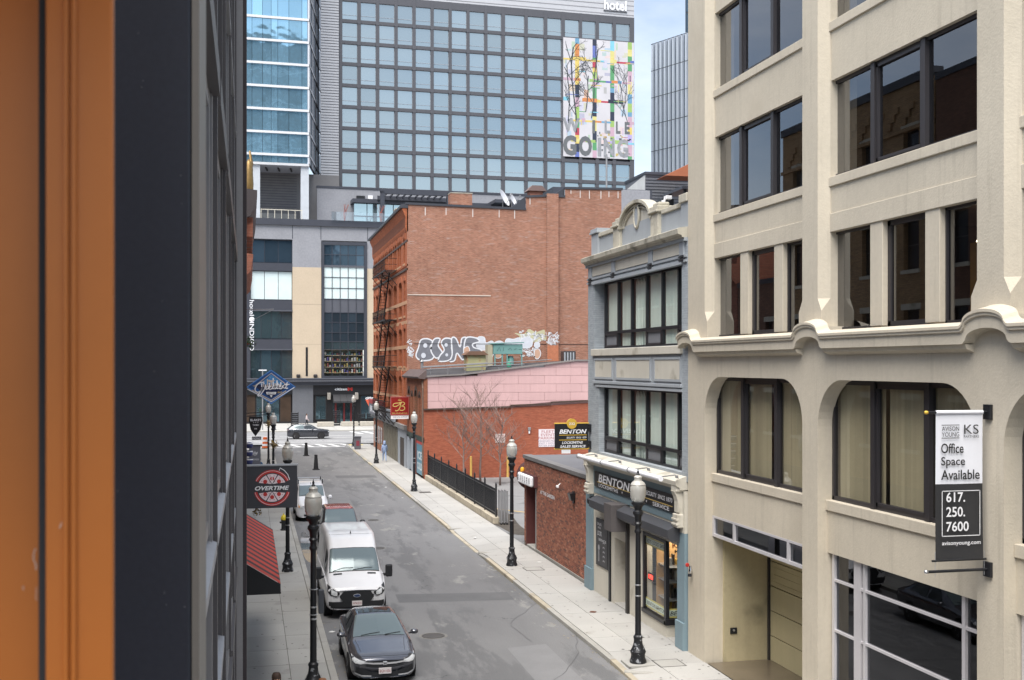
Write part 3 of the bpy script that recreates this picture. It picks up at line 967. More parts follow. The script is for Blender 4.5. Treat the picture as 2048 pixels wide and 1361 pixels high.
# ---- hanging banner
bn = thing('hanging_banner', 'white and dark grey vertical office-to-let banner on wall brackets', 'banner', (12.4, 17.42, 4.7))
BY = 17.42
BW = mat('banner_white', (.72, .73, .78), .7, var=.04, fine=.02)
BD = mat('banner_charcoal', (.030, .030, .032), .6, var=.08)
mb = MB(); mb2 = MB()
nx = 12
for (m_, z0, z1) in ((mb, 6.27, 7.47), (mb2, 4.98, 6.27)):
    for i in range(nx):
        for j in range(6):
            def q(i, j, z0=z0, z1=z1):
                u = i / nx; zz = z0 + (z1 - z0) * j / 6
                return (11.37 + .90 * u, BY + .02 * math.sin(u * 5 + zz * 1.3) * (7.5 - zz) / 2.5, zz)
            m_.quad(q(i, j), q(i + 1, j), q(i + 1, j + 1), q(i, j + 1))
mb.build('banner_upper', BW, bn, smooth=True); mb2.build('banner_lower', BD, bn, smooth=True)
MB().tube([(11.37, BY, 7.49), (12.27, BY, 7.49)], .035, 10).build('top_sleeve', BW, bn, smooth=40)
for z in (7.49, 4.79):
    MB().tube([(11.2, BY, z), (12.36, BY, z)], .024 if z > 5 else .026, 10).build('arm', BLACK, bn, smooth=40)
    MB().box(12.345, 12.40, BY - .10, BY + .10, z - .13, z + .13).build('wall_plate', BLACK, bn, bev=.006)
    MB().lathe([(0, -.04), (.03, -.025), (.035, 0), (.03, .025), (0, .04)], (11.19, BY, z), 10, 'X').build('finial', SILVER if z < 5 else GOLD, bn, smooth=True)
MB().tube([(11.30, BY, 4.97), (12.34, BY, 4.97)], .018, 8).build('bottom_rod', BLACK, bn)
for x in (11.36, 12.3):
    MB().tube([(x, BY, 4.70), (x, BY, 5.12)], .005, 5).build('eye_bolt', SILVER, bn)
FY = BY - .035
INK = mat('banner_ink', (.02, .02, .022), .6, var=.05)
PAP = mat('banner_lettering_white', (.75, .75, .77), .6, var=.03)
for s, x, z, h, wd in (('AVISON', 11.63, 7.215, .075, .33), ('YOUNG', 11.63, 7.115, .075, .33), ('KS', 12.03, 7.20, .16, .28), ('PARTNERS', 12.03, 7.075, .042, .29)):
    text(s, INK, bn, (x, FY, z), h, wd)
for z in (7.275, 7.055): MB().box(11.46, 11.80, FY - .001, FY + .001, z - .006, z + .006).build('rule', INK, bn)
for s, z, wd in (('Office', 6.88, .43), ('Space', 6.64, .46), ('Available', 6.43, .74)):
    text(s, INK, bn, (11.45 + wd / 2, FY, z), .17 if s != 'Space' else .19, wd, bold=.012)
for s, z, wd in (('617.', 6.05, .36), ('250.', 5.80, .36), ('7600', 5.55, .43)):
    text(s, PAP, bn, (11.54 + wd / 2, FY - .012, z), .17, wd, bold=.015)
for (x0, x1, z0, z1) in ((11.455, 12.19, 6.150, 6.162), (11.455, 12.19, 5.385, 5.397), (11.455, 11.467, 5.385, 6.162), (12.178, 12.19, 5.385, 6.162)):
    MB().box(x0, x1, FY - .014, FY - .012, z0, z1).build('border_line', PAP, bn)
text('avisonyoung.com', PAP, bn, (11.83, FY - .012, 5.26), .085, .74, bold=.01)

# ================================================================== grey-blue painted shop building (three storeys)
GB = brickmat('grey_blue_painted_brick', (.34, .37, .395), (.32, .35, .375), (.27, .295, .32), 'X', var=.12, ms=.006)
GBP = mat('grey_blue_paint', (.335, .36, .385), .65, var=.10, vs=.8, fine=.04, streak=.06, bump=.12, bs=20)
TEAL = mat('teal_blue_paint', (.19, .265, .305), .6, var=.10, vs=.8, fine=.04, streak=.05)
CRM = mat('cream_grey_paint', (.54, .51, .44), .7, var=.10, vs=.8, fine=.05, bump=.15, bs=18, streak=.05, stain=(1.2, .60, .75, (.33, .30, .24)))
CST = mat('cast_stone_weathered', (.47, .44, .365), .85, var=.16, vs=1.1, fine=.1, fs=18, bump=.3, bs=20, streak=.16, stain=(1.6, .56, .72, (.20, .18, .14)))
BFR = mat('black_window_frame', (.022, .022, .026), .4, .3, var=.1)
GLC = glass('curtained_window_glass', (.92, .96, .94), .05, .8)
SCREEN = mat('grey_vent_panel', (.17, .175, .19), .6, var=.1)
sh = thing('shop_building', 'grey-blue three-storey shop building with arched parapet, cream trim and black-framed windows', 'building', (14, 36.3, 0))
X0 = 12.40
Y0, Y1 = 31.34, 41.35
# body
mb = wallmb('X', X0, .5, Y0, Y1, 4.9, 11.9, [(31.80, 40.55, 8.88, 11.28), (31.78, 40.0, 5.14, 7.5)])
mb.build('facade_wall', GB, sh)
MB().box(X0 + .51, 26, 41.30, 41.36, 0, 13.0).build('side_wall', brickmat('grey_blue_side_brick', (.34, .37, .395), (.32, .35, .375), (.27, .295, .32), 'Y', var=.12), sh)
MB().box(X0 + .3, 26, Y0, Y1 - .06, 12.3, 12.4).build('roof', mat('roof_felt', (.05, .05, .052), .95, var=.2), sh)
# parapet
PX = 12.5
MB().box(PX, PX + .3, 33.6, 40.3, 12.3, 13.0).build('parapet_wall', GBP, sh)
MB().box(PX, PX + .3, Y0, 33.6, 12.3, 13.0).build('parapet_wall', GBP, sh)
for (a, b) in ((38.45, 40.3), (31.9, 33.66)):
    MB().box(PX - .06, PX + .36, a, b, 12.96, 13.10).build('coping', CST, sh, bev=.015)
MB().box(PX - .08, PX + .36, 40.2, 41.0, 12.2, 13.12).build('end_pier', GBP, sh, bev=.01)
MB().box(PX - .14, PX + .42, 40.13, 41.07, 13.12, 13.2).build('pier_cap', GBP, sh, bev=.01)
MB().box(PX - .11, PX + .39, 40.17, 41.03, 13.2, 13.3).build('pier_cap', GBP, sh, bev=.01)
MB().box(PX - .08, PX + .36, Y0 + .01, 31.9, 12.2, 13.05).build('end_pier', GBP, sh)
MB().box(PX - .14, PX + .42, Y0 + .01, 31.97, 13.05, 13.3).build('pier_cap', CST, sh, bev=.02)
for yc in (37.95, 34.12):
    p = MB().box(PX - .12, PX + .36, yc - .33, yc + .33, 12.2, 13.05).build('parapet_post', CST, sh, bev=.015)
    MB().box(PX - .18, PX + .42, yc - .39, yc + .39, 12.2, 12.36).build('plinth', CST, p, bev=.02)
    MB().box(PX - .20, PX + .44, yc - .41, yc + .41, 13.05, 13.12).build('cap', CST, p, bev=.02)
    MB().box(PX - .15, PX + .38, yc - .36, yc + .36, 13.12, 13.26).build('cap', CST, p, bev=.02)
    MB().box(PX - .07, PX + .3, yc - .27, yc + .27, 13.26, 13.38).build('cap', CST, p, bev=.04)
# segmental pediment with oval
yc, rr = 36.03, 1.66
MB().box(PX - .012, PX + .1, yc - 1.5, yc + 1.5, 12.34, 13.0).build('parapet_panel', GBP, sh)
arc = arcpts(yc, 12.90, rr, .78, 180, 0, 20)
MB().prism([(yc - rr, 12.95)] + arc[1:-1][::-1] + [(yc + rr, 12.95)] if False else [(p[0], p[1]) for p in arc], 'X', PX + .02, PX + .28).build('pediment', CRM, sh)
for k, (dr, pr_, th) in enumerate(((0.0, .16, .13), (-.19, .07, .05), (-.31, .05, .05))):
    o1 = arcpts(yc, 12.92, rr + dr, .80 + dr * .75, 178, 2, 22); o2 = arcpts(yc, 12.92, rr + dr - th, .80 + (dr - th) * .75, 2, 178, 22)
    MB().prism(o1 + o2, 'X', PX - pr_, PX + .25).build('arch_moulding', CST, sh)
ov = [(yc + .17 * math.cos(R(a)), 13.20 + .30 * math.sin(R(a))) for a in range(0, 360, 15)]
MB().prism(ov, 'X', PX - .05, PX + .1).build('oval_panel', GBP, sh)
o1 = [(yc + .24 * math.cos(R(a)), 13.20 + .38 * math.sin(R(a))) for a in range(0, 361, 15)]
mb = MB(); mb.tube([(PX - .03, a, b) for a, b in o1], .05, 6, False); mb.build('oval_ring', CST, sh, smooth=True)
# cornice
prof = [(X0 + .2, 12.0), (X0 - .16, 12.0), (X0 - .18, 12.06), (X0 - .29, 12.1), (X0 - .31, 12.24), (X0 - .22, 12.28), (X0 + .2, 12.34)]
MB().prism(prof, 'Y', 31.36, 41.3).build('cornice', CST, sh)
MB().box(X0 - .10, X0 + .2, 31.36, 41.4, 11.9, 12.0).build('cornice_bed', GBP, sh)
for (a, b) in ((31.95, 34.2), (34.62, 38.0), (38.42, 40.75)):
    MB().box(X0 - .025, X0 + .1, a, b, 11.55, 11.90).build('frieze_panel', CRM, sh, bev=.008)
for yy in (31.7, 34.41, 38.21, 40.95):
    MB().box(X0 - .06, X0 + .1, yy - .17, yy + .17, 11.5, 11.9).build('frieze_block', GBP, sh, bev=.008)
    for z in (11.44, 11.34): MB().box(X0 - .09, X0 + .1, yy - .17, yy + .17, z, z + .04).build('bracket_fillet', BFR, sh)
for z, d in ((11.47, .045), (11.33, .055)):
    MB().box(X0 - d, X0 + .1, 31.36, 41.36, z - .035, z + .035).build('architrave', GBP, sh)
MB().box(X0 - .08, X0 + .1, 31.7, 40.65, 11.24, 11.30).build('window_head', GBP, sh)
# ribbon windows
MU = [31.80, 32.65, 34.05, 35.5, 37.0, 38.45, 39.95]
for (zb, zt, ztr, ymax, solid) in ((8.88, 11.26, 9.45, 40.5, (0, 2, 5)), (5.14, 7.49, 5.68, 39.98, (0, 2, 5))):
    xw = X0 + .26
    fr = MB()
    ms_ = MU[:-1] + [39.95]
    for yy in ms_: fr.box(xw - .05, xw + .07, yy - .05, yy + .05, zb, zt)
    fr.box(xw - .045, xw + .07, 31.8, 39.98, zb, zb + .07); fr.box(xw - .045, xw + .07, 31.8, 39.98, zt - .06, zt); fr.box(xw - .045, xw + .07, 31.8, 39.98, ztr - .05, ztr + .05)
    w = fr.build('ribbon_window', BFR, sh)
    for i in range(6):
        a, b = ms_[i] + .05, ms_[i + 1] - .05
        MB().quad((xw, a, ztr + .05), (xw, b, ztr + .05), (xw, b, zt - .06), (xw, a, zt - .06)).build('pane', GLC, w)
        if i in solid:
            fr2 = MB(); e = .05
            fr2.box(xw - .06, xw - .01, a, b, zb + .07, zb + .07 + e); fr2.box(xw - .06, xw - .01, a, b, ztr - .05 - e, ztr - .05); fr2.box(xw - .06, xw - .01, a, a + e, zb + .07, ztr - .05); fr2.box(xw - .06, xw - .01, b - e, b, zb + .07, ztr - .05)
            fr2.build('vent_sash', DARKM, w)
            MB().box(xw - .012, xw, a + e, b - e, zb + .1, ztr - .08).build('vent_panel', SCREEN, w)
        else:
            MB().quad((xw, a, zb + .07), (xw, b, zb + .07), (xw, b, ztr - .05), (xw, a, ztr - .05)).build('pane', GLC, w)
        cu = MB()
        pts = [(xw + .09 + .022 * math.sin(q * 2.1 + i), a + (b - a) * q / 14) for q in range(15)]
        for q in range(14): cu.quad((pts[q][0], pts[q][1], zb), (pts[q + 1][0], pts[q + 1][1], zb), (pts[q + 1][0], pts[q + 1][1], zt - .02 - (.25 if (i * 7) % 5 == 1 else 0)), (pts[q][0], pts[q][1], zt - .02))
        cu.build('curtain', CURTAIN, sh, smooth=True)
    MB().box(xw + .6, xw + .7, 31.6, 40.6, zb - .3, zt + .3).build('room_back', INTD, sh)
MB().box(X0 - .10, X0 + .3, 31.72, 40.7, 8.62, 8.87).build('window_sill', CRM, sh, bev=.02)
# panelled apron between the floors
MB().box(X0 - .02, X0 + .1, 31.75, 40.6, 7.72, 8.60).build('apron', GBP, sh)
for (a, b) in ((31.85, 34.0), (34.45, 37.85), (38.35, 40.35)):
    MB().box(X0 - .035, X0 + .08, a, b, 7.86, 8.46).build('apron_panel', CRM, sh, bev=.008)
    fr = MB()
    for (p, q, z0, z1) in ((a - .07, b + .07, 7.79, 7.86), (a - .07, b + .07, 8.46, 8.53), (a - .07, a, 7.86, 8.46), (b, b + .07, 7.86, 8.46)): fr.box(X0 - .055, X0 + .08, p, q, z0, z1)
    fr.build('panel_moulding', GBP, sh)
MB().box(X0 - .06, X0 + .1, 31.75, 40.6, 7.62, 7.72).build('string_course', GBP, sh, bev=.01)
MB().box(X0 - .04, X0 + .1, 31.75, 40.3, 7.5, 7.58).build('window_head', GBP, sh)
# shopfront entablature
MB().prism([(X0 + .2, 4.66), (X0 - .20, 4.66), (X0 - .22, 4.73), (X0 - .33, 4.79), (X0 - .35, 4.92), (X0 - .29, 4.97), (X0 + .2, 5.11)], 'Y', 31.42, 41.0).build('shop_cornice', CRM, sh)
MB().box(X0 - .03, X0 + .3, 31.8, 40.7, 3.62, 4.63).build('fascia', TEAL, sh)
for (a, b) in ((31.36, 31.98), (40.6, 41.38)):
    MB().box(X0 - .08, X0 + .3, a + .01, b, -.02, 3.4).build('pilaster', TEAL, sh, bev=.01)
    MB().box(X0 - .14, X0 + .3, a - .02 if a > 32 else a + .012, b + .02, 0, .8).build('pilaster_base', TEAL, sh, bev=.01)
    MB().box(X0 - .08, X0 + .3, a + .01, b, 3.4, 4.62).build('pilaster_head', TEAL if a > 35 else CRM, sh)
for yc in (31.68, 40.72):
    cb = MB().box(X0 - .31, X0, yc - .21, yc + .21, 4.60, 4.86).build('console', CRM, sh, bev=.03)
    MB().prism([(X0, 4.62), (X0 - .34, 4.62), (X0 - .26, 4.45), (X0 - .2, 4.2), (X0 - .17, 3.95), (X0, 3.95)], 'Y', yc - .15, yc + .15).build('console_body', CRM, cb)
    for k in range(4): MB().box(X0 - .23, X0 - .17, yc - .13 + k * .075, yc - .09 + k * .075, 4.0, 4.4).build('flute', CRM, cb)
    MB().box(X0 - .27, X0, yc - .2, yc + .2, 3.55, 3.95).build('console_drop', CRM, cb, bev=.03)
    for z in (3.62, 3.76): MB().box(X0 - .30, X0 - .2, yc - .21, yc + .21, z, z + .06).build('console_ridge', CRM, cb, bev=.01)
# fascia sign
SBK = mat('sign_black', (.012, .012, .014), .45, var=.1)
SWH = mat('sign_white', (.74, .75, .78), .5, var=.03)
SGD = mat('sign_gold', (.55, .40, .13), .5, var=.06)
fs_ = thing('fascia_sign', 'long black locksmith fascia sign with white and gold lettering over the shopfront', 'sign', (12.35, 36, 3.9))
MB().box(X0 - .075, X0 - .031, 31.86, 40.33, 3.88, 4.42).build('board', SBK, fs_, bev=.01)
V, U = (0, -1, 0), (0, 0, 1)
XS_ = X0 - .079
text('BENTON', SWH, fs_, (XS_, 38.05, 4.22), .30, 3.5, V, U, .18, .02)
text('LOCKSMITHS', SWH, fs_, (XS_, 38.65, 3.965), .125, 2.2, V, U, 0, .012)
text('SALES', SWH, fs_, (XS_, 35.75, 3.965), .125, 1.0, V, U, 0, .012)
text('SERVICE', SWH, fs_, (XS_, 33.35, 3.965), .125, 1.45, V, U, 0, .012)
for s_, y_, w_ in (('SECURITY', 34.25, 1.05), ('SINCE', 33.30, .62), ('1870', 32.62, .5)): text(s_, SWH, fs_, (XS_, y_, 4.245), .135, w_, V, U, .1, .008)
for yy in (37.1, 34.65): MB().lathe([(0, 0), (.035, 0), (.035, .003), (0, .003)], (XS_ - .002, yy, 3.97), 10, 'X').build('bullet', SWH, fs_)
MB().box(XS_ - .002, XS_ + .001, 32.35, 39.95, 4.055, 4.08).build('gold_rule', SGD, fs_)
# white sign-lighting tube on stays
tl = thing('sign_light_tube', 'long white sign lighting tube on metal stays above the shopfront', 'light', (11.6, 35, 5))
TUBE = mat('tube_white', (.78, .79, .83), .35, var=.03)
for i in range(3):
    a, b = 30.9 + i * 2.78, 30.9 + (i + 1) * 2.78 - .02
    MB().tube([(11.42, a, 5.06), (11.42, b, 5.07)], .075, 12).build('tube_section', TUBE, tl, smooth=40)
    MB().lathe([(.085, 0), (.09, .01), (.09, .06), (.085, .07)], (11.42, b - .03, 5.07), 12, 'Y').build('joint_ring', GREYM, tl)
for yy in (31.2, 33.6, 36.4, 39.1):
    MB().tube([(11.45, yy, 5.08), (12.0, yy + .1, 5.12), (12.1, yy + .1, 5.02)], .018, 6).build('stay', GREYM, tl)
    MB().lathe([(0, 0), (.05, .02), (.05, .08), (0, .1)], (12.05, yy + .1, 5.02), 8).build('foot', GREYM, tl)
# ground floor: cream panels, poster, door recess, shop window
MB().box(X0 - .01, X0 + .3, 38.66, 40.6, 0, 3.62).build('shop_pier', CRM, sh)
MB().box(X0 - .01, X0 + .3, 36.70, 38.66, 2.30, 3.62).build('door_lintel', CRM, sh)
MB().box(X0 - .01, X0 + .55, 38.12, 38.50, 0, 2.30).build('shop_pier', CRM, sh)
MB().box(X0 - .01, X0 + .3, 35.15, 36.5, 0, 3.62).build('shop_pier', CRM, sh)
MB().box(X0 - .01, X0 + .3, 33.05, 35.15, 0, .40).build('stall_riser', CRM, sh)
MB().box(X0 - .01, X0 + .3, 33.05, 35.15, 2.95, 3.62).build('window_lintel', CRM, sh)
MB().box(X0 - .01, X0 + .3, 31.98, 33.05, 2.95, 3.62).build('window_lintel', CRM, sh)
MB().box(X0 + .3, X0 + 1.4, 33.05, 33.2, 0, .40).build('stall_riser', CRM, sh)
MB().box(X0 - .075, X0 + .06, 38.5, 38.66, 0, 3.3).build('down_pipe', BLACK, sh, bev=.02)
MB().box(X0 - .10, X0 + .05, 36.5, 36.7, -.02, 3.3).build('steel_post', mat('dark_brown_steel', (.03, .026, .025), .5, .2), sh, bev=.01)
d = MB().box(X0 + .42, X0 + .48, 36.7, 38.12, .06, 2.26).build('door', mat('bronze_door', (.055, .055, .06), .4, .3), sh)
MB().box(X0 + .405, X0 + .42, 36.85, 37.95, .12, .62).build('kick_plate', mat('tan_kick_plate', (.30, .26, .21), .5, .3), d)
MB().box(X0 + .40, X0 + .42, 36.9, 37.9, .75, 2.1).build('door_glass', mirror('door_glass', (.12, .12, .13), .1), d)
MB().box(X0, X0 + .5, 36.7, 38.12, -.01, .05).build('door_step', CONCR, sh)
# shop window: front light, corner post, return facing the entrance
sw_ = MB()
for (yy, wd) in ((35.1, .06), (33.12, .09)): sw_.box(X0 - .03, X0 + .08, yy - wd, yy + wd, .40, 2.95)
sw_.box(X0 - .06, X0 + .1, 33.0, 35.2, .38, .50); sw_.box(X0 - .025, X0 + .08, 33.05, 35.15, 2.85, 2.95)
sw_.box(X0 - .06, X0 + 1.3, 32.98, 33.14, .38, .56); sw_.box(X0 + 1.22, X0 + 1.34, 33.0, 33.12, .5, 2.95)
w = sw_.build('display_window', BFR, sh)
GSH = glass('shop_glass', (.9, .92, .9), .03, .7)
MB().quad((X0 + .03, 33.18, .5), (X0 + .03, 35.06, .5), (X0 + .03, 35.06, 2.87), (X0 + .03, 33.18, 2.87)).build('pane', GSH, w)
MB().quad((X0 + .08, 33.06, .56), (X0 + 1.24, 33.06, .56), (X0 + 1.24, 33.06, 2.95), (X0 + .08, 33.06, 2.95)).build('pane', GSH, w)
# display inside
WOODI = mat('display_wood', (.42, .24, .10), .6, var=.2, vs=4)
MB().box(X0 + 1.36, X0 + 1.42, 33.2, 35.2, .4, 3.0).build('display_back', mat('display_grey', (.2, .2, .21), .8, var=.3, vs=3), sh)
for z in (1.05, 1.6, 2.05): MB().box(X0 + .15, X0 + 1.25, 33.25, 34.2, z, z + .03).build('display_shelf', SILVER, sh)
MB().box(X0 + .1, X0 + 1.3, 34.2, 34.24, .5, 2.9).build('display_partition', WOODI, sh)
random.seed(5)
for z in (.60, 1.08, 1.63, 2.08):
    for i in range(9):
        xx = X0 + .22 + i * .115
        hh = random.uniform(.16, .42)
        MB().box(xx, xx + random.uniform(.05, .09), 33.5 + random.uniform(0, .2), 33.85, z + .005, z + hh).build('stock_item', random.choice((WOODI, GOLD, BLACK, SILVER, RED, DARKM)), sh)
MB().box(X0 + .3, X0 + 1.1, 33.4, 35.0, 2.9, 2.94).build('display_light', emit('display_light', (1, .93, .8), 3.0), sh)
YB = mat('yellow_banner', (.60, .52, .16), .6, var=.05)
PB = mat('pale_banner', (.62, .70, .62), .6, var=.05)
for (z0, z1, s) in ((2.55, 2.82, 'KEYS  LOCKS  SAFES'), (.56, .86, 'BENTON BENTON')):
    MB().box(X0 + .05, X0 + .055, 33.2, 35.05, z0, z1).build('window_banner', YB, sh)
    MB().box(X0 + .045, X0 + .05, 33.2, 35.05, z0 + .05, z1 - .05).build('banner_field', PB, sh)
    text(s, INK, sh, (X0 + .043, 34.12, (z0 + z1) / 2), .12, 1.6, V, U, .15, .015)
MB().box(X0 + .1, X0 + 1.24, 33.09, 33.094, .58, .86).build('window_banner', YB, sh)
MB().box(X0 + .1, X0 + 1.24, 33.084, 33.089, .63, .81).build('banner_field', PB, sh)
text('BENTON', INK, sh, (X0 + .55, 33.081, .72), .13, .85, shear=.2, bold=.02)
text('KEYS', RED, sh, (X0 + .5, 33.10, 2.78), .16, .6, bold=.02)
text('MADE', INK, sh, (X0 + .5, 33.10, 2.6), .10, .45, bold=.02)
on = thing('neon_open_sign', 'small glowing red open sign inside the locksmith window', 'neon sign', (12.48, 34.6, 1.5))
MB().box(X0 + .10, X0 + .13, 34.5, 35.0, 1.42, 1.66).build('panel', BLACK, on)
text('OPEN', emit('neon_red', (1, .05, .03), 2.0), on, (X0 + .095, 34.75, 1.54), .14, .40, V, U, bold=.01)
pm = mat('yellow_parking_plate', (.6, .42, .05), .5)
MB().box(X0 + .75, X0 + 1.1, 33.15, 33.2, 1.65, 2.15).build('framed_notice', BLACK, sh)
MB().box(X0 + .79, X0 + 1.06, 33.14, 33.15, 1.7, 2.1).build('notice_border', pm, sh)
MB().box(X0 + .83, X0 + 1.02, 33.13, 33.14, 1.75, 2.05).build('notice_field', SCREEN, sh)
struct(MB().box(X0, X0 + 2, 31.98, 33.05, -.05, .012).build('entrance_floor', CONCR))
MB().box(X0 + 1.9, X0 + 2, 31.98, 33.2, 0, 3).build('entrance_back', INTD, sh)
# poster board
pb = thing('poster_board', 'black and white locksmith poster board on the cream shop wall', 'poster', (12.36, 39.5, 1))
MB().box(X0 - .05, X0 - .012, 38.78, 40.2, 1.04, 2.74).build('frame', BFR, pb, bev=.008)
MB().box(X0 - .055, X0 - .05, 38.86, 40.12, 1.12, 2.66).build('print', mat('poster_print', (.05, .05, .055), .5, var=.5, vs=3.5, fine=.3, fs=20), pb)
for s, yy, z, h, wd in (('SALES', 39.75, 2.55, .09, .5), ('LOCKS', 39.75, 2.22, .16, .5), ('SERVICE', 39.4, 2.0, .09, .9), ('1870', 39.75, 2.42, .07, .3)):
    text(s, SWH, pb, (X0 - .058, yy, z), h, wd, V, U)
GP = mat('poster_grey', (.34, .34, .36), .6, var=.3, vs=9)
for k in range(5):
    poly(cr([(0, 0), (.12, .03), (.22, .0), (.2, .06), (.05, .07)], 4, True), GP, pb, (X0 - .052, 39.35, 1.25 + k * .16), V, U, .006, 'key_picture')
MB().box(X0 - .058, X0 - .055, 39.78, 39.86, 1.2, 1.62).build('key_picture', GP, pb)
MB().lathe([(.03, 0), (.10, 0), (.10, .003), (.03, .003)], (X0 - .058, 39.82, 1.70), 14, 'X').build('key_picture', GP, pb)
# rolled-up awning boxes, hanging light box, camera
ab = thing('awning_box', 'dark grey retracted awning box along the locksmith shopfront', 'awning', (12.2, 35.7, 3.3))
AWN = mat('awning_grey', (.055, .057, .065), .6, var=.12)
pf2 = [(X0 - .03, 3.56), (X0 - .18, 3.60), (X0 - .46, 3.46), (X0 - .46, 3.22), (X0 - .32, 3.12), (X0 - .03, 3.12)]
MB().prism(pf2, 'Y', 37.45, 39.75).build('housing', AWN, ab, bev=.01)
MB().prism(pf2, 'Y', 31.75, 36.55).build('housing', AWN, ab, bev=.01)
MB().box(X0 - .62, X0 - .03, 36.62, 37.42, 2.72, 3.62).build('sign_box', mat('brown_grey_box', (.10, .09, .09), .55, var=.1), ab, bev=.01)
t = thing('security_camera', 'black dome security camera on the left end of the awning box', 'camera', (12.1, 39.95, 3.35))
MB().lathe([(.02, .18), (.09, .16), (.11, .08), (.10, 0), (.05, -.05), (0, -.06)], (12.05, 39.98, 3.3), 12).build('dome', BLACK, t, smooth=True)
MB().tube([(12.05, 39.98, 3.46), (12.1, 39.9, 3.54), (12.38, 39.8, 3.54)], .025, 6).build('arm', BLACK, t)
# projecting sign
hs = thing('projecting_sign', 'black and gold projecting locksmith sign with oval number badge', 'sign', (12.3, 41.0, 5.1))
HY = 41.05
MB().box(11.03, 12.30, HY - .05, HY + .05, 5.20, 6.12).build('board', SBK, hs, bev=.008)
for z in (5.19, 6.13): MB().tube([(11.0, HY - .02, z), (12.33, HY - .02, z)], .028, 8).build('gold_edge', GOLD, hs, smooth=40)
MB().lathe([(0, 0), (.19, 0), (.19, .1), (0, .1)], (11.66, HY - .09, 6.12), 20, 'Y').build('badge', GOLD, hs)
text('232', SWH, hs, (11.66, HY - .093, 6.12), .09, .22, bold=.01)
FY = HY - .053
text('BENTON', SWH, hs, (11.71, FY, 5.83), .16, 1.05, shear=.25, bold=.03)
for s_, x_, w_ in (('SECURITY', 11.63, .34), ('SINCE', 11.93, .2), ('1870', 12.15, .15)): text(s_, SWH, hs, (x_, FY, 5.605), .065, w_, shear=.25, bold=.01)
text('LOCKSMITHS', SWH, hs, (11.69, FY, 5.42), .095, .8, shear=.25, bold=.02)
text('SALES', SWH, hs, (11.42, FY, 5.28), .095, .42, shear=.25, bold=.02)
text('SERVICE', SWH, hs, (11.93, FY, 5.28), .095, .55, shear=.25, bold=.02)
for z in (5.70, 5.52): MB().box(11.18, 12.24, FY - .002, FY + .001, z - .012, z + .012).build('gold_rule', GOLD, hs)
for z in (5.95, 5.33):
    MB().tube([(12.3, HY, z), (12.46, HY, z)], .04, 8).build('bracket', BLACK, hs)
    MB().box(12.34, 12.41, HY - .13, HY + .13, z - .14, z + .14).build('wall_plate', BLACK, hs)
MB().box(11.28, 11.62, HY - .03, HY - .01, 5.02, 5.17).build('small_plate', SWH, hs)

# ================================================================== low brick garage building beside the lot
LB = thing('brick_garage', 'low red-brown brick building with dark doorway and flat grey roof', 'building', (16, 46.5, 0))
XB = 12.50
MORT = mat('garage_mortar', (.25, .195, .16), .95, var=.25, vs=1.3, fine=.1)
BRK = [mat('garage_brick_%d' % i, c, .85, var=.15, vs=3, fine=.15, fs=40, rnd=.22) for i, c in enumerate(((.33, .125, .08), (.36, .15, .095), (.275, .105, .07), (.17, .085, .065), (.38, .18, .12)))]
mb = wallmb('X', XB + .012, .5, 41.38, 52.0, -.05, 3.96, [(49.75, 51.55, -.1, 2.78)])
mb.build('wall_core', MORT, LB)
MB().box(XB + .014, 26, 51.99, 52.02, -.05, 3.96).build('side_wall', brickmat('garage_side_brick', (.255, .088, .05), (.20, .068, .045), (.17, .135, .115), 'Y'), LB)
random.seed(11)
bricks = []
rows = int(3.86 / .0735)
for r in range(rows):
    z0 = .10 + r * .0735
    y = 41.40 - (r % 2) * .11
    while y < 52.0:
        a, b = max(y, 41.39), min(y + .205, 51.99)
        y += .2155
        if b - a < .04: continue
        if b > 49.74 and a < 51.56 and z0 < 2.80: continue
        bricks.append((a, b, z0, z0 + .063))
bricks.sort(key=lambda q: q[0])
weights = [4, 3, 4, 2, 1]
full = {}
rest = [MB() for _ in BRK]
cnt = 0
for (a, b, z0, z1) in bricks:
    i = random.choices(range(5), weights)[0]
    pr_ = random.uniform(-.003, .004)
    if cnt < 300 and b - a > .2:
        key = i
        if key not in full: full[key] = MB().box(-.002, .014, 0, .205, 0, .063).mesh('brick', BRK[i])
        place('brick', full[key], LB, (XB - pr_, a, z0)); cnt += 1
    else:
        rest[i].box(XB - pr_, XB + .014, a, b, z0, z1)
for i, m_ in enumerate(rest):
    o = m_.build('brickwork', BRK[i], LB, clean=False); o['kind'] = 'stuff'
MB().box(XB - .03, XB + .2, 41.4, 49.7, -.05, .10).build('stone_footing', GRAN, LB)
MB().box(XB - .06, XB + .35, 41.38, 52.06, 3.97, 4.13).build('roof_edge', mat('lead_grey_roof_edge', (.15, .145, .145), .7, var=.2), LB, bev=.01)
MB().add([(XB + .3, 41.38, 4.1), (26, 41.38, 4.1), (26, 52.0, 4.1), (XB + .3, 52.0, 4.1)], [(0, 1, 2, 3)]).build('flat_roof', mat('grey_roof', (.13, .13, .14), .8, var=.2, vs=.5), LB)
MB().box(16.5, 26, 44.5, 51.9, 4.11, 4.13).build('roof_sheet', mat('pale_pink_roof', (.48, .36, .36), .8, var=.1), LB)
dr = MB().box(XB + .45, XB + .5, 49.7, 51.6, -.05, 2.8).build('door', mat('dark_red_door', (.07, .02, .018), .7, var=.2), LB)
MB().box(XB - .01, XB + .42, 49.76, 49.84, 0, 2.76).build('door_jamb', GREYM, LB)
MB().box(XB - .03, XB + .42, 51.42, 51.54, 0, 2.76).build('door_jamb', mat('oxblood_trim', (.10, .03, .028), .7, var=.15), LB)
MB().box(XB - .02, XB + .45, 49.75, 51.55, -.05, .06).build('door_step', CONC, LB)
sg = thing('channel_letter_sign', 'chunky white three-dimensional letters over the brick building doorway', 'sign', (12.3, 51, 2.9))
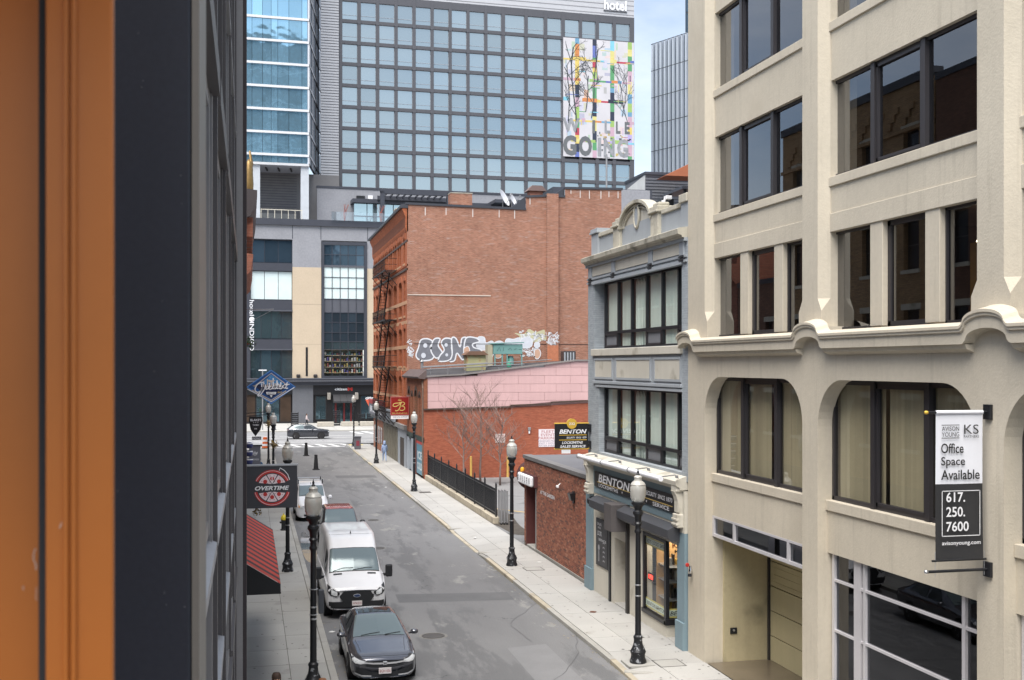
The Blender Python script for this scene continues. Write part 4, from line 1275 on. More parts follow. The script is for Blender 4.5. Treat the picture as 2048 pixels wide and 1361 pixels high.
MB().box(XB - .14, XB - .005, 49.45, 52.0, 2.85, 3.35).build('backing', mat('oxblood_backing', (.085, .03, .03), .7), sg)
for i, chx in enumerate('GARDEN'):
    yy = 51.85 - i * .42
    MB().box(XB - .33, XB - .15, yy - .17, yy + .17, 2.86, 3.33).build('letter_box', SWH, sg, bev=.07)
    text(chx, SCREEN, sg, (XB - .333, yy, 3.10), .24, .2, V, U)
wt = thing('wall_lettering', 'small white lettering fixed to the brick wall beside the doorway', 'lettering', (12.48, 47.7, 2.7))
text('AT THE GARDEN', SWH, wt, (XB - .012, 47.75, 2.72), .16, 2.4, V, U, 0, .02)
t = thing('floodlight', 'black floodlight on the brick wall beneath the roof edge', 'light', (12.45, 43.6, 3))
MB().prism([(XB, 3.28), (XB - .24, 3.24), (XB - .16, 2.96), (XB, 3.0)], 'Y', 43.4, 43.78).build('housing', BLACK, t, bev=.01)
MB().box(XB - .05, XB, 43.5, 43.68, 2.85, 3.32).build('bracket', BLACK, t)
t = thing('wall_camera', 'small white security camera on the brick wall', 'camera', (12.4, 45.6, 3.2))
MB().lathe([(.0, -.09), (.05, -.08), (.055, .06), (.045, .09), (0, .1)], (XB - .14, 45.6, 3.3), 10, 'Y').build('body', WHITE, t, smooth=40)
MB().tube([(XB - .13, 45.62, 3.32), (XB, 45.64, 3.42)], .02, 6).build('arm', WHITE, t)
t = thing('warning_beacon', 'amber warning beacon on the corner of the brick building', 'light', (12.5, 52.1, 3.3))
MB().lathe([(.09, 0), (.1, .02), (.1, .16), (.06, .22), (0, .23)], (XB - .08, 52.02, 3.32), 12).build('lens', mat('amber_lens', (.75, .38, .03), .25, var=.05), t, smooth=40)
MB().box(XB - .1, XB + .1, 51.95, 52.1, 3.26, 3.32).build('base', DARKM, t)
t = thing('wall_barrel_drum', 'large dark red drum-shaped awning at the corner of the brick building', 'awning', (12.6, 52.6, 2.2))
MB().lathe([(0, 0), (.6, 0), (.68, .06), (.68, .7), (0, .75)], (13.0, 52.1, 3.1), 22, 'Y').build('hood', mat('dark_red_canvas', (.075, .03, .03), .8, var=.15), t, smooth=40)
for a in (.1, .38, .64):
    MB().lathe([(.69, 0), (.695, .01), (.695, .03), (.69, .04)], (13.0, 52.1 + a, 3.1), 22, 'Y').build('rib', bpy.data.materials['dark_red_canvas'], t)

# ================================================================== two-storey shop with pink upper wall (beside the lot)
PINK = mat('pink_painted_block', (.56, .365, .36), .85, var=.07, vs=.6, fine=.04, fs=12, streak=.06, rnd=.03)
REDW = brickmat('red_painted_brick', (.345, .108, .06), (.30, .085, .048), (.27, .10, .065), 'Y', var=.18, stain=(.6, .66, .80, (.20, .07, .045)))
ORB = brickmat('orange_brick_front', (.40, .125, .055), (.33, .095, .042), (.24, .10, .06), 'X', var=.22)
TAN = mat('tan_brick_band', (.45, .25, .14), .85, var=.15)
DKW = mirror('old_window_glass', (.16, .17, .19), .08)
BRNW = mat('brown_wood_trim', (.065, .04, .03), .6, var=.2)
FELT = mat('black_roof_felt', (.045, .045, .05), .8, var=.35, vs=.7, fine=.2, fs=6)
YP = 83.0
pk = thing('corner_shop', 'low brick shop with bare pink block upper wall and red painted side', 'building', (18, 87, 0))
# side wall: red brick below, pink blocks above
MB().add([(12.42, YP, -.05), (34, YP, -.05), (34, YP, 5.6), (24.7, YP, 5.42), (18.8, YP, 5.12), (12.42, YP, 5.05)], [(0, 1, 2, 3, 4, 5)]).build('red_side_wall', REDW, pk)
MB().add([(12.42, YP + .11, 5.0), (34, YP + .11, 5.0), (34, YP + .11, 8.5), (24.6, YP + .11, 8.5), (15, YP + .11, 7.3), (12.42, YP + .11, 7.3)], [(0, 1, 2, 3, 4, 5)]).build('block_backing', mat('pink_joint', (.49, .315, .31), .9), pk)


def ptop(x): return 7.38 + (min(max(x, 14.0), 24.0) - 14.0) / 10 * 1.22
def pbot(x): return 5.08 + max(0, x - 14) * .030 + (.10 if x > 18.9 else 0) + (.12 if x > 22 else 0)


random.seed(3)
for r in range(6):
    z0 = 5.02 + r * .62
    x = 12.42 - (r % 2) * .9
    while x < 31:
        xa, xb = max(x, 12.42), min(x + 2.0, 31)
        x += 2.0
        g = .009
        za = [max(z0, pbot(xa)), max(z0, pbot(xb)), min(z0 + .61, ptop(xb)), min(z0 + .61, ptop(xa))]
        if za[2] <= za[1] or za[3] <= za[0]: continue
        MB().prism([(xa + g, za[0] + g), (xb - g, za[1] + g), (xb - g, za[2]), (xa + g, za[3])], 'Y', YP + .07 + random.uniform(0, .004), YP + .16).build('block', PINK, pk)
for (xa, xb) in ((12.42, 18.9), (18.9, 22.0), (22.0, 31)):     # brown flashing ledge, stepped
    MB().prism([(xa, pbot(xa + .05) - .09), (xb, pbot(xb - .05) - .09), (xb, pbot(xb - .05) + .02), (xa, pbot(xa + .05) + .02)], 'Y', YP - .12, YP + .05).build('ledge', BRNW, pk)
for (xa, xb) in ((12.2, 15.2), (15.2, 20), (20, 24), (24, 31)):
    MB().prism([(xa, ptop(xa)), (xb, ptop(xb)), (xb, ptop(xb) + .1), (xa, ptop(xa) + .1)], 'Y', YP - .06, YP + .3).build('coping', mat('lead_coping', (.22, .20, .19), .6, var=.2) if xa < 13 else bpy.data.materials['lead_coping'], pk)
MB().add([(12.6, YP + .3, 7.36), (31, YP + .3, 8.7), (31, 92, 8.95), (12.6, 92, 7.9)], [(0, 1, 2, 3)]).build('roof', FELT, pk)
# street front
mb = wallmb('X', 12.42, .3, YP + .015, 91.98, 2.9, 7.3, [(84.6, 85.3, 4.2, 6.1), (86.2, 87.5, 3.9, 6.4), (88.6, 89.3, 4.2, 6.1), (90.2, 91.2, 3.9, 6.4)])
mb.build('front_wall', brickmat('shop_front_brick', (.30, .11, .06), (.25, .09, .05), (.2, .12, .08), 'X'), pk)
for (a, b, z0, z1) in ((84.6, 85.3, 4.2, 6.1), (86.2, 87.5, 3.9, 6.4), (88.6, 89.3, 4.2, 6.1), (90.2, 91.2, 3.9, 6.4)):
    w = MB().box(12.6, 12.66, a, b, z0, z1).build('window', BRNW, pk)
    MB().box(12.585, 12.6, a + .08, b - .08, z0 + .08, (z0 + z1) / 2 - .03).build('pane', DKW, w)
    MB().box(12.585, 12.6, a + .08, b - .08, (z0 + z1) / 2 + .03, z1 - .08).build('pane', DKW, w)
    h = (b - a) / 2
    mb = MB()
    o1 = arcpts(a + h, z1 - h * .8, h + .18, h + .16, 180, 0, 10); o2 = arcpts(a + h, z1 - h * .8, h, h * .8, 0, 180, 10)
    mb.prism(o1 + o2, 'X', 12.37, 12.5); mb.build('arch_hood', BRNW, pk)
MB().prism([(12.5, 7.25), (12.05, 7.3), (12.0, 7.42), (12.62, 7.95), (12.62, 7.4)], 'Y', YP - .1, 92.0).build('metal_cornice', mat('brown_metal_cornice', (.105, .075, .07), .6, var=.2), pk)
for x in (12.36,):
    MB().tube([(x, YP + .15, 7.2), (x, YP + .15, 6.9), (x + .0, YP + .02, 6.6), (x, YP + .02, .2)], .06, 8).build('down_pipe', mat('rusty_pipe', (.15, .10, .075), .7, var=.4, vs=2), pk)
MB().box(12.40, 12.47, YP, 92.0, 2.6, 3.0).build('shop_fascia', mat('dark_green_fascia', (.03, .05, .045), .6), pk)
MB().box(12.75, 12.8, YP + .4, 91.6, 0, 2.6).build('shop_back', INTD, pk)
cold = MB().box(12.42, 12.5, YP + .5, 86.6, .15, 2.55).build('cooler_panel', mat('cooler_blue', (.05, .22, .32), .35, var=.15, vs=2), pk)
LW = mat('cold_white', (.6, .68, .72), .5)
text('ICE', LW, pk, (12.412, 85.0, 1.55), .62, 2.2, V, U, 0, .04)
text('COLD', LW, pk, (12.412, 85.0, .75), .55, 2.5, V, U, 0, .04)
MB().box(12.40, 12.44, YP + .5, 86.6, 2.4, 2.62).build('window_head', RED, pk)
MB().box(12.36, 12.6, 86.65, 86.85, 0, 2.75).build('red_pipe', mat('oxide_pipe', (.16, .06, .05), .6), pk)
for a, b in ((88.3, 89.4), (91.0, 91.9)): MB().box(12.4, 12.7, a, b, 0, 2.7).build('shop_pier', mat('pale_blue_door_frame', (.34, .38, .43), .6), pk)
MB().box(12.7, 12.74, 86.9, 88.3, 0, 2.2).build('shop_door', mat('tan_door', (.20, .17, .13), .6), pk)
# wall details
t = thing('painted_notice', 'white painted event parking notice on the red side wall', 'sign', (21.7, YP, 2.2))
MB().box(21.05, 22.9, YP - .03, YP - .004, 2.18, 3.5).build('board', mat('notice_white', (.66, .60, .62), .7, var=.08), t)
NR = mat('notice_red', (.35, .10, .10), .7); NB = mat('notice_blue', (.22, .20, .28), .7)
for s, z, h, w_, m_ in (('FLEET', 3.32, .19, .95, NR), ('EVENT', 3.08, .19, 1.05, NR), ('PARKING', 2.84, .2, 1.45, NR), ('VEHICLES MUST', 2.62, .12, 1.5, NB), ('EXIT 1 HOUR', 2.45, .12, 1.3, NB), ('AFTER EVENT', 2.28, .12, 1.4, NB)):
    text(s, m_, t, (21.75, YP - .033, z), h, w_)
t = thing('wall_notice', 'small faded white notice on the red wall behind the bare trees', 'sign', (18.3, YP, 2.7))
MB().box(17.75, 18.5, YP - .02, YP - .004, 2.55, 3.2).build('board', mat('faded_notice', (.60, .50, .47), .8, var=.3, vs=6), t)
for z in (2.72, 2.9, 3.07): text('TOW ZONE', NR, t, (18.12, YP - .023, z), .1, .6)
for x, z, m_ in ((17.75, 0, 0), (15.75, 0, 0)):
    pass
for i, x in enumerate((15.85, 18.6)):
    t = thing('bollard_pipe', ('tall yellow steel pipe by the red wall, left of the pair', 'tall yellow steel pipe by the red wall, right of the pair')[i], 'pipe', (x, 82.6, 0), 'yellow pipes by the red wall')
    MB().tube([(x, 82.6, -.02), (x, 82.6, 1.55)], .085, 10).build('post', mat('post_yellow', (.60, .38, .10), .6, var=.12) if i == 0 else bpy.data.materials['post_yellow'], t, smooth=40)
    MB().lathe([(.09, 0), (.07, .05), (0, .07)], (x, 82.6, 1.55), 10).build('cap', bpy.data.materials['post_yellow'], t, smooth=True)
    MB().lathe([(.16, 0), (.16, .03), (.09, .04)], (x, 82.6, -.01), 12).build('footing', CONC, t)
t = thing('wall_lamp', 'small grey bulkhead lamp on the red wall', 'light', (20.3, YP, 3.3))
MB().box(20.22, 20.42, YP - .14, YP, 3.42, 3.66).build('hood', GREYM, t, bev=.02); MB().box(20.27, 20.37, YP - .1, YP - .02, 3.2, 3.42).build('lens', WHITE, t)
# shop's projecting sign
t = thing('projecting_shop_sign', 'dark red square shop sign with gold script letter and crown', 'sign', (11.7, 90.6, 4.3))
SY = 90.6
MB().box(10.95, 12.35, SY - .08, SY + .08, 4.35, 5.75).build('cabinet', mat('sign_dark_red', (.24, .012, .010), .45, var=.06), t, bev=.01)
for (a, b, c, d) in ((10.92, 12.38, 5.72, 5.79), (10.92, 12.38, 4.31, 4.37), (10.92, 10.97, 4.37, 5.72), (12.33, 12.38, 4.37, 5.72)):
    MB().box(a, b, SY - .095, SY + .095, c, d).build('trim', mat('sign_trim_red', (.4, .10, .09), .5) if a < 10.93 and c > 5.7 else bpy.data.materials['sign_trim_red'], t)
B1 = cr([(-.55, .05), (-.45, .22), (-.1, .26), (.05, .2), (.02, -.05), (-.12, -.3), (-.3, -.36), (-.34, -.28)], 6)
B2 = cr([(-.05, .28), (.25, .33), (.38, .2), (.22, .05), (.08, .02), (.34, -.04), (.38, -.2), (.2, -.33), (-.02, -.28)], 6)
B3 = cr([(-.55, .05), (-.35, -.02), (-.1, .1), (.15, .28)], 6)
strokes([B1, B2, B3], .065, SGD, t, (11.65, SY - .085, 5.02), name='script_letter')
strokes([[(-.14, .46), (-.1, .56), (-.04, .48), (0, .6), (.04, .48), (.1, .56), (.14, .46), (-.14, .46)]], .035, SGD, t, (11.65, SY - .085, 5.0), name='crown')
text('BUSINESS', SGD, t, (11.65, SY - .085, 4.47), .11, 1.2)
MB().box(10.95, 12.35, SY - .07, SY + .07, 4.02, 4.30).build('lower_panel', WHITE, t)
text('OPEN ATM', SCREEN, t, (11.65, SY - .073, 4.16), .11, 1.1)
MB().tube([(12.2, SY, 5.83), (12.6, SY, 5.83)], .03, 6).build('bracket', GREYM, t)
# rooftop plant on the shop roof
TEALM = mat('teal_green_metal', (.16, .31, .29), .6, .1, var=.12, vs=1.5)
t = thing('rooftop_tank_stand', 'teal green rooftop machine housing on legs before the brick wall', 'machinery', (20.2, 90, 8.2))
MB().box(19.0, 21.4, 89.6, 90.8, 9.15, 9.95).build('hood', TEALM, t, bev=.02)
MB().prism([(18.85, 9.95), (21.5, 10.05), (21.5, 10.12), (18.85, 10.03)], 'Y', 89.5, 90.9).build('hood_lid', TEALM, t)
for x in (19.1, 19.7, 20.1, 21.3): MB().box(x, x + .1, 89.65, 89.75, 8.2, 9.2).build('leg', TEALM, t)
MB().box(18.55, 18.95, 89.6, 90.6, 8.2, 9.9).build('duct', mat('cream_duct', (.36, .33, .24), .7, var=.2), t)
MB().lathe([(.3, 0), (.3, .5), (.2, .7), (0, .72)], (20.5, 90.1, 8.3), 12).build('fan_drum', TEALM, t, smooth=40)
MB().lathe([(.16, 0), (.2, .2), (.12, .42), (.05, .5), (.05, .7)], (20.0, 88.3, 8.1), 12).build('green_valve', mat('valve_green', (.05, .25, .16), .5), t, smooth=40)
strokes([[(0, 0), (.2, .3), (.3, 0)], [(.5, 0), (.55, .3)], [(.9, .1), (1.1, .25), (1.2, .05)], [(1.4, .1), (1.6, .2)], [(1.8, .15), (2.0, .15)]], .035, mat('scribble_ink', (.06, .12, .12), .8), t, (19.3, 89.59, 9.4), name='scribble')
t = thing('roof_ventilator', 'rusty yellow-green roof ventilator box with conical cap on the shop roof', 'ventilator', (17.1, 87.6, 7.9))
MB().box(16.4, 17.9, 87.2, 88.4, 7.7, 9.05).build('box', mat('rusty_yellow_metal', (.36, .34, .18), .7, var=.2, vs=1.5, stain=(1.6, .5, .62, (.33, .13, .05))), t, bev=.02)
MB().prism([(16.2, 9.05), (18.1, 9.05), (17.7, 9.35), (16.6, 9.35)], 'Y', 87.0, 88.6).build('cap', mat('rust_brown_cap', (.16, .09, .06), .7, var=.3), t)
t = thing('roof_railing', 'thin grey pipes laid along the shop roof edge', 'pipes', (16, 85, 7.8))
for k, (a, b) in enumerate((((12.9, 84.6, 7.95), (20.5, 85.2, 8.35)), ((12.9, 86.8, 8.15), (18, 87.0, 8.45)), ((12.8, 85.8, 8.1), (23, 86.6, 8.7)))):
    MB().tube([a, b], .035, 6).build('pipe', GREYM, t)
for k in range(7):
    x = 13.2 + k * 1.3
    MB().tube([(x, 84.7, 7.6), (x, 84.7, 8.1)], .03, 5).build('prop', GREYM, t)
MB().lathe([(.12, 0), (.12, .5), (.2, .55), (.05, .7)], (13.4, 90.4, 8.0), 8).build('vent_pipe', GREYM, t)
t = thing('roof_cowl', 'dark metal cowl at the right end of the shop roof', 'ventilator', (25.0, 89, 8.4))
MB().box(24.6, 25.6, 88.8, 89.8, 8.2, 9.4).build('cowl', DARKM, t, bev=.03)
for k in range(4): MB().box(24.62 + k * .24, 24.74 + k * .24, 88.77, 88.8, 8.3, 9.3).build('fin', SILVER, t)

# ================================================================== tall brick building with fire escape
YB_ = 92.0
BIG = brickmat('big_side_brick', (.355, .15, .095), (.25, .088, .052), (.32, .21, .16), 'Y', .24, .078, .016, var=.20, stain=(1.2, .58, .74, (.36, .25, .21)))
bb = thing('brick_warehouse', 'tall five-storey brick building with fire escape and blank side wall', 'building', (20, 104, 0))
FY1 = 117.5
prof = [(12.42, -.05), (30.5, -.05), (30.5, 22.98), (25.6, 22.9), (25.6, 22.35), (24.6, 22.3), (22.4, 22.1), (22.25, 22.1), (22.25, 21.05), (12.42, 21.2)]
MB().add([(x, YB_, z) for x, z in prof], [tuple(range(len(prof)))]).build('side_wall', BIG, bb)
MB().prism([(22.5, -.05), (24.55, -.05), (24.55, 22.35), (22.5, 22.32)][::1], 'Y', YB_ - .28, YB_ + .1).build('chimney_breast', BIG, bb) if False else MB().box(24.0, 24.95, YB_ - .3, YB_ + .2, 3, 22.42).build('chimney_breast', BIG, bb)
MB().box(24.0, 24.95, YB_ - .31, YB_ - .3, 8.6, 9.9).build('patch', mat('new_brick_patch', (.43, .16, .085), .85, var=.15, vs=5, fine=.2, fs=12), bb)
for (xa, xb, za, zb) in ((12.3, 22.25, 21.2, 21.05), (22.25, 24.0, 22.08, 22.2), (24.95, 25.6, 22.2, 22.2), (25.6, 30.6, 22.9, 22.98)):
    MB().prism([(xa, za - .02), (xb, zb - .02), (xb, zb + .16), (xa, za + .16)], 'Y', YB_ - .08, YB_ + .4).build('coping', CHAR, bb)
MB().prism([(22.25, 21.1), (22.25, 22.2), (20.9, 21.1)], 'Y', YB_ + .1, YB_ + .3).build('parapet_slope', CHAR, bb)
MB().prism([(25.6, 22.1), (25.6, 23.05), (24.4, 22.2), (24.95, 22.1)], 'Y', YB_ + .25, YB_ + .6).build('parapet_slope', CHAR, bb)
MB().add([(12.5, YB_ + .4, 20.9), (30.4, YB_ + .4, 20.9), (30.4, FY1, 20.9), (12.5, FY1, 20.9)], [(0, 1, 2, 3)]).build('roof', FELT, bb)
MB().box(30.35, 30.5, YB_ + .01, FY1, 0, 22.9).build('rear_wall', BIG, bb)
MB().box(12.45, 30.4, FY1 - .1, FY1, 0, 21.2).build('far_wall', BIG, bb)
for x in (13.9, 15.6, 17.8, 20.0, 21.3, 22.6, 26.1, 26.9, 27.7, 28.7, 29.4, 30.2):     # white masonry streaks below the coping
    zt = 21.05 if x < 22.3 else 22.1 if x < 25.5 else 22.88
    MB().box(x - .035, x + .035, YB_ - .012, YB_ - .004, zt - random.uniform(.3, .75), zt - .05).build('mortar_drip', mat('lime_white', (.6, .55, .52), .9) if x == 13.9 else bpy.data.materials['lime_white'], bb)
o = MB().box(12.46, 19.3, YB_ - .035, YB_ - .004, 13.9, 13.98).build('wall_conduit', mat('conduit_cream', (.55, .47, .40), .8, var=.2), bb)
MB().box(13.0, 30.2, YB_ - .02, YB_ - .004, 9.98, 10.02).build('cable', DARKM, bb)
# chimney stacks
t = thing('chimney_stack', 'square brick chimney stack near the left end of the roof edge', 'chimney', (16.9, 93, 21))
MB().box(16.05, 17.85, YB_ + .5, YB_ + 1.6, 21.0, 22.3).build('stack', BIG, t); MB().box(15.95, 17.95, YB_ + .4, YB_ + 1.7, 21.0, 21.3).build('flashing', mat('rusty_flashing', (.24, .15, .09), .7), t)
MB().box(16.02, 17.88, YB_ + .47, YB_ + 1.63, 22.3, 22.36).build('cap', CST, t)
t = thing('hooded_chimney', 'brick chimney with flared brown hood above the roof edge', 'chimney', (23.7, 94, 22))
MB().box(23.2, 24.3, YB_ + 2.4, YB_ + 3.4, 20.9, 23.0).build('stack', mat('chimney_brick_red', (.30, .13, .09), .85, var=.15, vs=4), t)
MB().prism([(22.95, 23.0), (24.6, 23.0), (24.2, 23.45), (23.35, 23.45)], 'Y', YB_ + 2.2, YB_ + 3.6).build('hood', mat('chimney_hood', (.17, .115, .105), .6), t)
t = thing('roof_chimney', 'small brick chimney above the street cornice', 'chimney', (13.3, 105, 21))
MB().box(13.0, 14.3, 103.5, 105, 20.9, 22.35).build('stack', ORB, t); MB().box(12.95, 14.35, 103.45, 105.05, 22.35, 22.45).build('cap', CST, t)
DISH = mat('dish_white', (.66, .67, .70), .5, var=.04)
for i, (x, z, r) in enumerate(((20.6, 22.1, .75), (21.35, 21.95, .6))):
    t = thing('satellite_dish', ('larger white satellite dish on the brick roof', 'smaller white satellite dish on the brick roof')[i], 'satellite dish', (x, 93.2, 21), 'dishes on the brick roof')
    mb = MB()
    n = Vector((.75, -.5, .42)).normalized(); u = n.cross(Vector((0, 0, 1))).normalized(); v = n.cross(u)
    vs, fs = [], []
    for a in range(18):
        for k in range(4):
            q = Vector((x, 93.2, z)) + (u * math.cos(a * math.pi / 9) + v * math.sin(a * math.pi / 9)) * r * k / 3 + n * (.16 * (k / 3) ** 2)
            vs.append(q)
    for a in range(18):
        b = (a + 1) % 18
        for k in range(3): fs.append((a * 4 + k, b * 4 + k, b * 4 + k + 1, a * 4 + k + 1))
    mb.add(vs, fs).build('reflector', DISH, t, smooth=True)
    c = Vector((x, 93.2, z))
    MB().tube([c - n * .05, (x, 93.3, z - .5), (x, 93.3, 20.9)], .04, 6).build('mast', GREYM, t)
    MB().tube([c + v * r * .8, c + n * .8], .025, 5).build('feed_arm', GREYM, t)
    MB().lathe([(.06, -.08), (.06, .08)], c + n * .8, 8).build('receiver', GREYM, t)
# street front with arched windows
ST = [(4.3, 7.4), (8.2, 11.3), (12.3, 15.2)]
WY = [(93.0, 93.9), (95.2, 97.0), (98.6, 100.6), (102.6, 104.6), (106.3, 108.0), (110.2, 111.8), (113.2, 114.8), (116.2, 117.0)]
hol = []
for (z0, z1) in ST: hol += [(a, b, z0, z1) for a, b in WY]
TW = []
for k in range(8):
    y0 = 93.2 + k * 3.05
    if k == 0: TW.append((y0, y0 + .9))
    else: TW += [(y0 - .5, y0 + .45), (y0 + .75, y0 + 1.7)]
hol += [(a, b, 16.55, 18.7) for a, b in TW]
wallmb('X', 12.42, .4, YB_ + .015, FY1, 3.3, 20.3, hol).build('front_wall', ORB, bb)
for (a, b, z0, z1) in hol:
    w = MB().box(12.72, 12.8, a, b, z0, z1).build('window', BRNW, bb)
    zm = (z0 + z1) / 2
    MB().box(12.70, 12.72, a + .08, b - .08, z0 + .08, zm - .04).build('pane', DKW, w)
    MB().box(12.70, 12.72, a + .08, b - .08, zm + .04, z1 - .05).build('pane', DKW, w)
    h = (b - a) / 2
    arc_r = h if z0 > 16 else h * .45
    mb = MB()
    o1 = arcpts(a + h, z1 - arc_r * .2, h + .2, arc_r + .2, 180, 0, 8); o2 = arcpts(a + h, z1 - arc_r, h, arc_r, 0, 180, 8)
    mb.prism(o1 + o2, 'X', 12.385, 12.5); mb.build('arch', ORB, bb)
    mb = MB()
    for sgn in (-1, 1):
        arc2 = arcpts(a + h, z1 - arc_r, h, arc_r, 90, 180 if sgn < 0 else 0, 6)
        mb.prism(arc2 + [((a if sgn < 0 else b), z1 + .005)], 'X', 12.43, 12.75)
    mb.build('arch_infill', ORB, bb)
    MB().box(12.36, 12.5, a - .1, b + .1, z0 - .16, z0).build('sill', TAN, bb)
for z in (5.4, 7.8, 9.6, 11.6, 13.2):
    MB().box(12.405, 12.45, YB_ + .02, FY1, z, z + .28).build('tan_band', TAN, bb)
for z, d in ((15.9, .09), (16.25, .05), (18.2, .03)):
    MB().box(12.42 - d, 12.5, YB_, FY1, z, z + .18).build('string_course', BRNW if z != 16.25 else ORB, bb)
# corbelled cornice with a patterned frieze of small recessed panels
MB().prism([(12.5, 19.0), (12.38, 19.05), (12.30, 19.3), (12.30, 20.2), (12.06, 20.75), (12.06, 20.9), (12.5, 20.9)], 'Y', YB_, FY1).build('cornice', ORB, bb)
MB().prism([(12.5, 20.9), (11.88, 20.9), (11.84, 21.05), (11.95, 21.2), (12.5, 21.3)], 'Y', YB_ - .05, FY1 + .1).build('cornice_cap', CHAR, bb)
pm_ = MB().box(12.27, 12.305, 0, .3, 0, .24).mesh('frieze_panel', mat('frieze_dark', (.16, .06, .035), .9))
for i in range(56):
    for j in range(3):
        place('frieze_panel', pm_, bb, (0, YB_ + .35 + i * .44, 19.42 + j * .27))
# shopfronts below
MB().box(12.15, 12.6, YB_ + .1, FY1, 3.05, 3.4).build('shop_ledge', mat('grey_shop_ledge', (.2, .2, .2), .7, var=.2), bb)
MB().box(12.44, 12.5, 108.5, FY1, 0, 3.1).build('shop_wall', mat('brown_shop_wall', (.28, .11, .06), .8, var=.2, vs=.8), bb)
for k in range(5): MB().box(12.40, 12.45, 109.5 + k * 1.5, 110.2 + k * 1.5, .6, 2.3).build('shop_window', DKW, bb)
MB().box(12.40, 12.5, 97.5, 108.5, 0, 3.1).build('timber_front', mat('grey_timber_front', (.17, .155, .12), .85, var=.35, vs=1.6, fine=.2, fs=8), bb)
for k in range(9): MB().box(12.37, 12.42, 97.8 + k * 1.2, 98.0 + k * 1.2, .3, 2.7).build('timber_post', bpy.data.materials['grey_timber_front'], bb)
MB().box(12.36, 12.5, YB_ + .2, 97.4, 0, 3.1).build('shop_wall', mat('pale_blue_shopfront', (.30, .33, .37), .6, var=.15), bb)
MB().box(12.33, 12.4, 93.4, 95.6, 0, 2.3).build('shop_door', INTD, bb)
t = thing('shop_fascia_sign', 'long red and grey shop fascia sign with white lettering below the fire escape', 'sign', (12.1, 111, 3.5))
MB().box(11.9, 12.15, 104.6, 117.0, 3.42, 4.45).build('board', mat('fascia_grey', (.13, .13, .15), .6), t)
MB().box(11.88, 12.16, 104.5, 117.1, 4.45, 4.85).build('red_strip', mat('fascia_red', (.32, .03, .03), .55), t)
text('BAR ROOM & GRILL', SWH, t, (11.89, 110.6, 3.95), .62, 10.0, V, U, 0, .03)
t = thing('grey_fascia_sign', 'weathered grey fascia sign next to the red one', 'sign', (12.2, 100, 3.4))
MB().box(12.05, 12.2, 97.6, 103.4, 3.42, 4.35).build('board', mat('fascia_pale', (.26, .29, .33), .7, var=.15), t)
text('SUPPLY', SCREEN, t, (12.045, 100.4, 3.85), .4, 3.6, V, U)
# fire escape
FE = mat('fire_escape_iron', (.02, .016, .016), .6, .3, var=.3)
fe = thing('fire_escape', 'black iron fire escape with stairs zigzagging down the brick front', 'fire escape', (11.8, 104, 4))
FX = 11.35
plats = [4.15, 8.1, 12.15, 16.4]
for zi, z in enumerate(plats):
    pl_ = MB()
    for k in range(8): pl_.box(FX + .02 + k * .135, FX + .07 + k * .135, 98.2, 108.4, z, z + .04)
    pl_.box(FX, FX + .06, 98.2, 108.4, z - .06, z + .06)
    p_ = pl_.build('platform', FE, fe)
    for yy in (98.3, 101.4, 105, 108.3):
        MB().tube([(FX + .03, yy, z - .02), (12.42, yy, z - 1.3)], .035, 5).build('brace', FE, p_)
    for h in (.5, 1.0): MB().tube([(12.4, 98.2, z + h), (FX + .03, 98.2, z + h), (FX + .03, 108.4, z + h), (12.4, 108.4, z + h)], .022, 5).build('rail', FE, p_)
    n_b = 34
    bal = MB().box(-.011, .011, -.011, .011, 0, 1.0).mesh('baluster', FE)
    for k in range(n_b): place('baluster', bal, p_, (FX + .03, 98.3 + k * 10.0 / (n_b - 1), z))
    if zi < 3:
        z2 = plats[zi + 1]
        ya, yb = (105.6, 101.0)
        st = thing('stair', loc=(FX + .4, ya, z)); st.parent = fe; st.location = Vector((FX + .4, ya, z)) - WL[fe.name]
        for xx in (FX + .12, FX + .72): MB().tube([(xx, ya, z), (xx, yb, z2)], .075, 4).build('stringer', FE, st)
        ns = 17
        stp = MB().box(0, .58, -.1, .1, -.015, .015).mesh('step', FE)
        for k in range(1, ns):
            place('step', stp, st, (FX + .13, ya + (yb - ya) * k / ns, z + (z2 - z) * k / ns))
        MB().tube([(FX + .10, ya, z + .9), (FX + .10, yb, z2 + .9)], .024, 5).build('handrail', FE, st)

# graffiti along the foot of the side wall
GW = mat('graffiti_white', (.66, .67, .70), .8, var=.12, vs=3)
GK = mat('graffiti_charcoal', (.17, .175, .20), .8, var=.2, vs=3)
GG = mat('graffiti_pale_grey', (.56, .58, .63), .8, var=.1, vs=3)
GO = mat('graffiti_peach', (.52, .33, .24), .8, var=.12, vs=2)
GY = mat('graffiti_pale_yellow', (.48, .46, .30), .8, var=.15, vs=3)
gf = thing('graffiti', 'large charcoal graffiti letters outlined in white on the brick side wall', 'graffiti', (14.7, YB_, 9))
O = (12.6, YB_ - .006, 8.55)
LET = [
    [(1.0, .1), (.55, .45), (.75, 1.15), (.95, 1.75), (1.5, 1.85), (1.9, 1.6), (1.7, 1.15), (2.05, .75), (1.85, .2)],
    [(1.75, 1.0), (2.0, 1.8), (2.5, 1.85), (2.35, 1.3), (2.7, .7), (2.3, .3), (2.0, .45)],
    [(2.4, .05), (2.5, .5), (2.85, .95), (2.6, 1.55), (2.95, 1.9), (3.55, 1.75), (3.45, 1.1), (3.6, .55), (3.2, .1)],
    [(3.3, .05), (3.5, .6), (3.45, 1.85), (3.8, 1.9), (4.15, 1.2), (4.3, 1.9), (4.75, 1.85), (4.6, .6), (4.35, .15), (3.9, .7), (3.7, .1)],
    [(4.5, .2), (4.6, 1.85), (5.4, 1.95), (5.75, 1.65), (5.2, 1.45), (5.3, 1.15), (5.9, .95), (5.85, .35), (5.2, .1)],
]
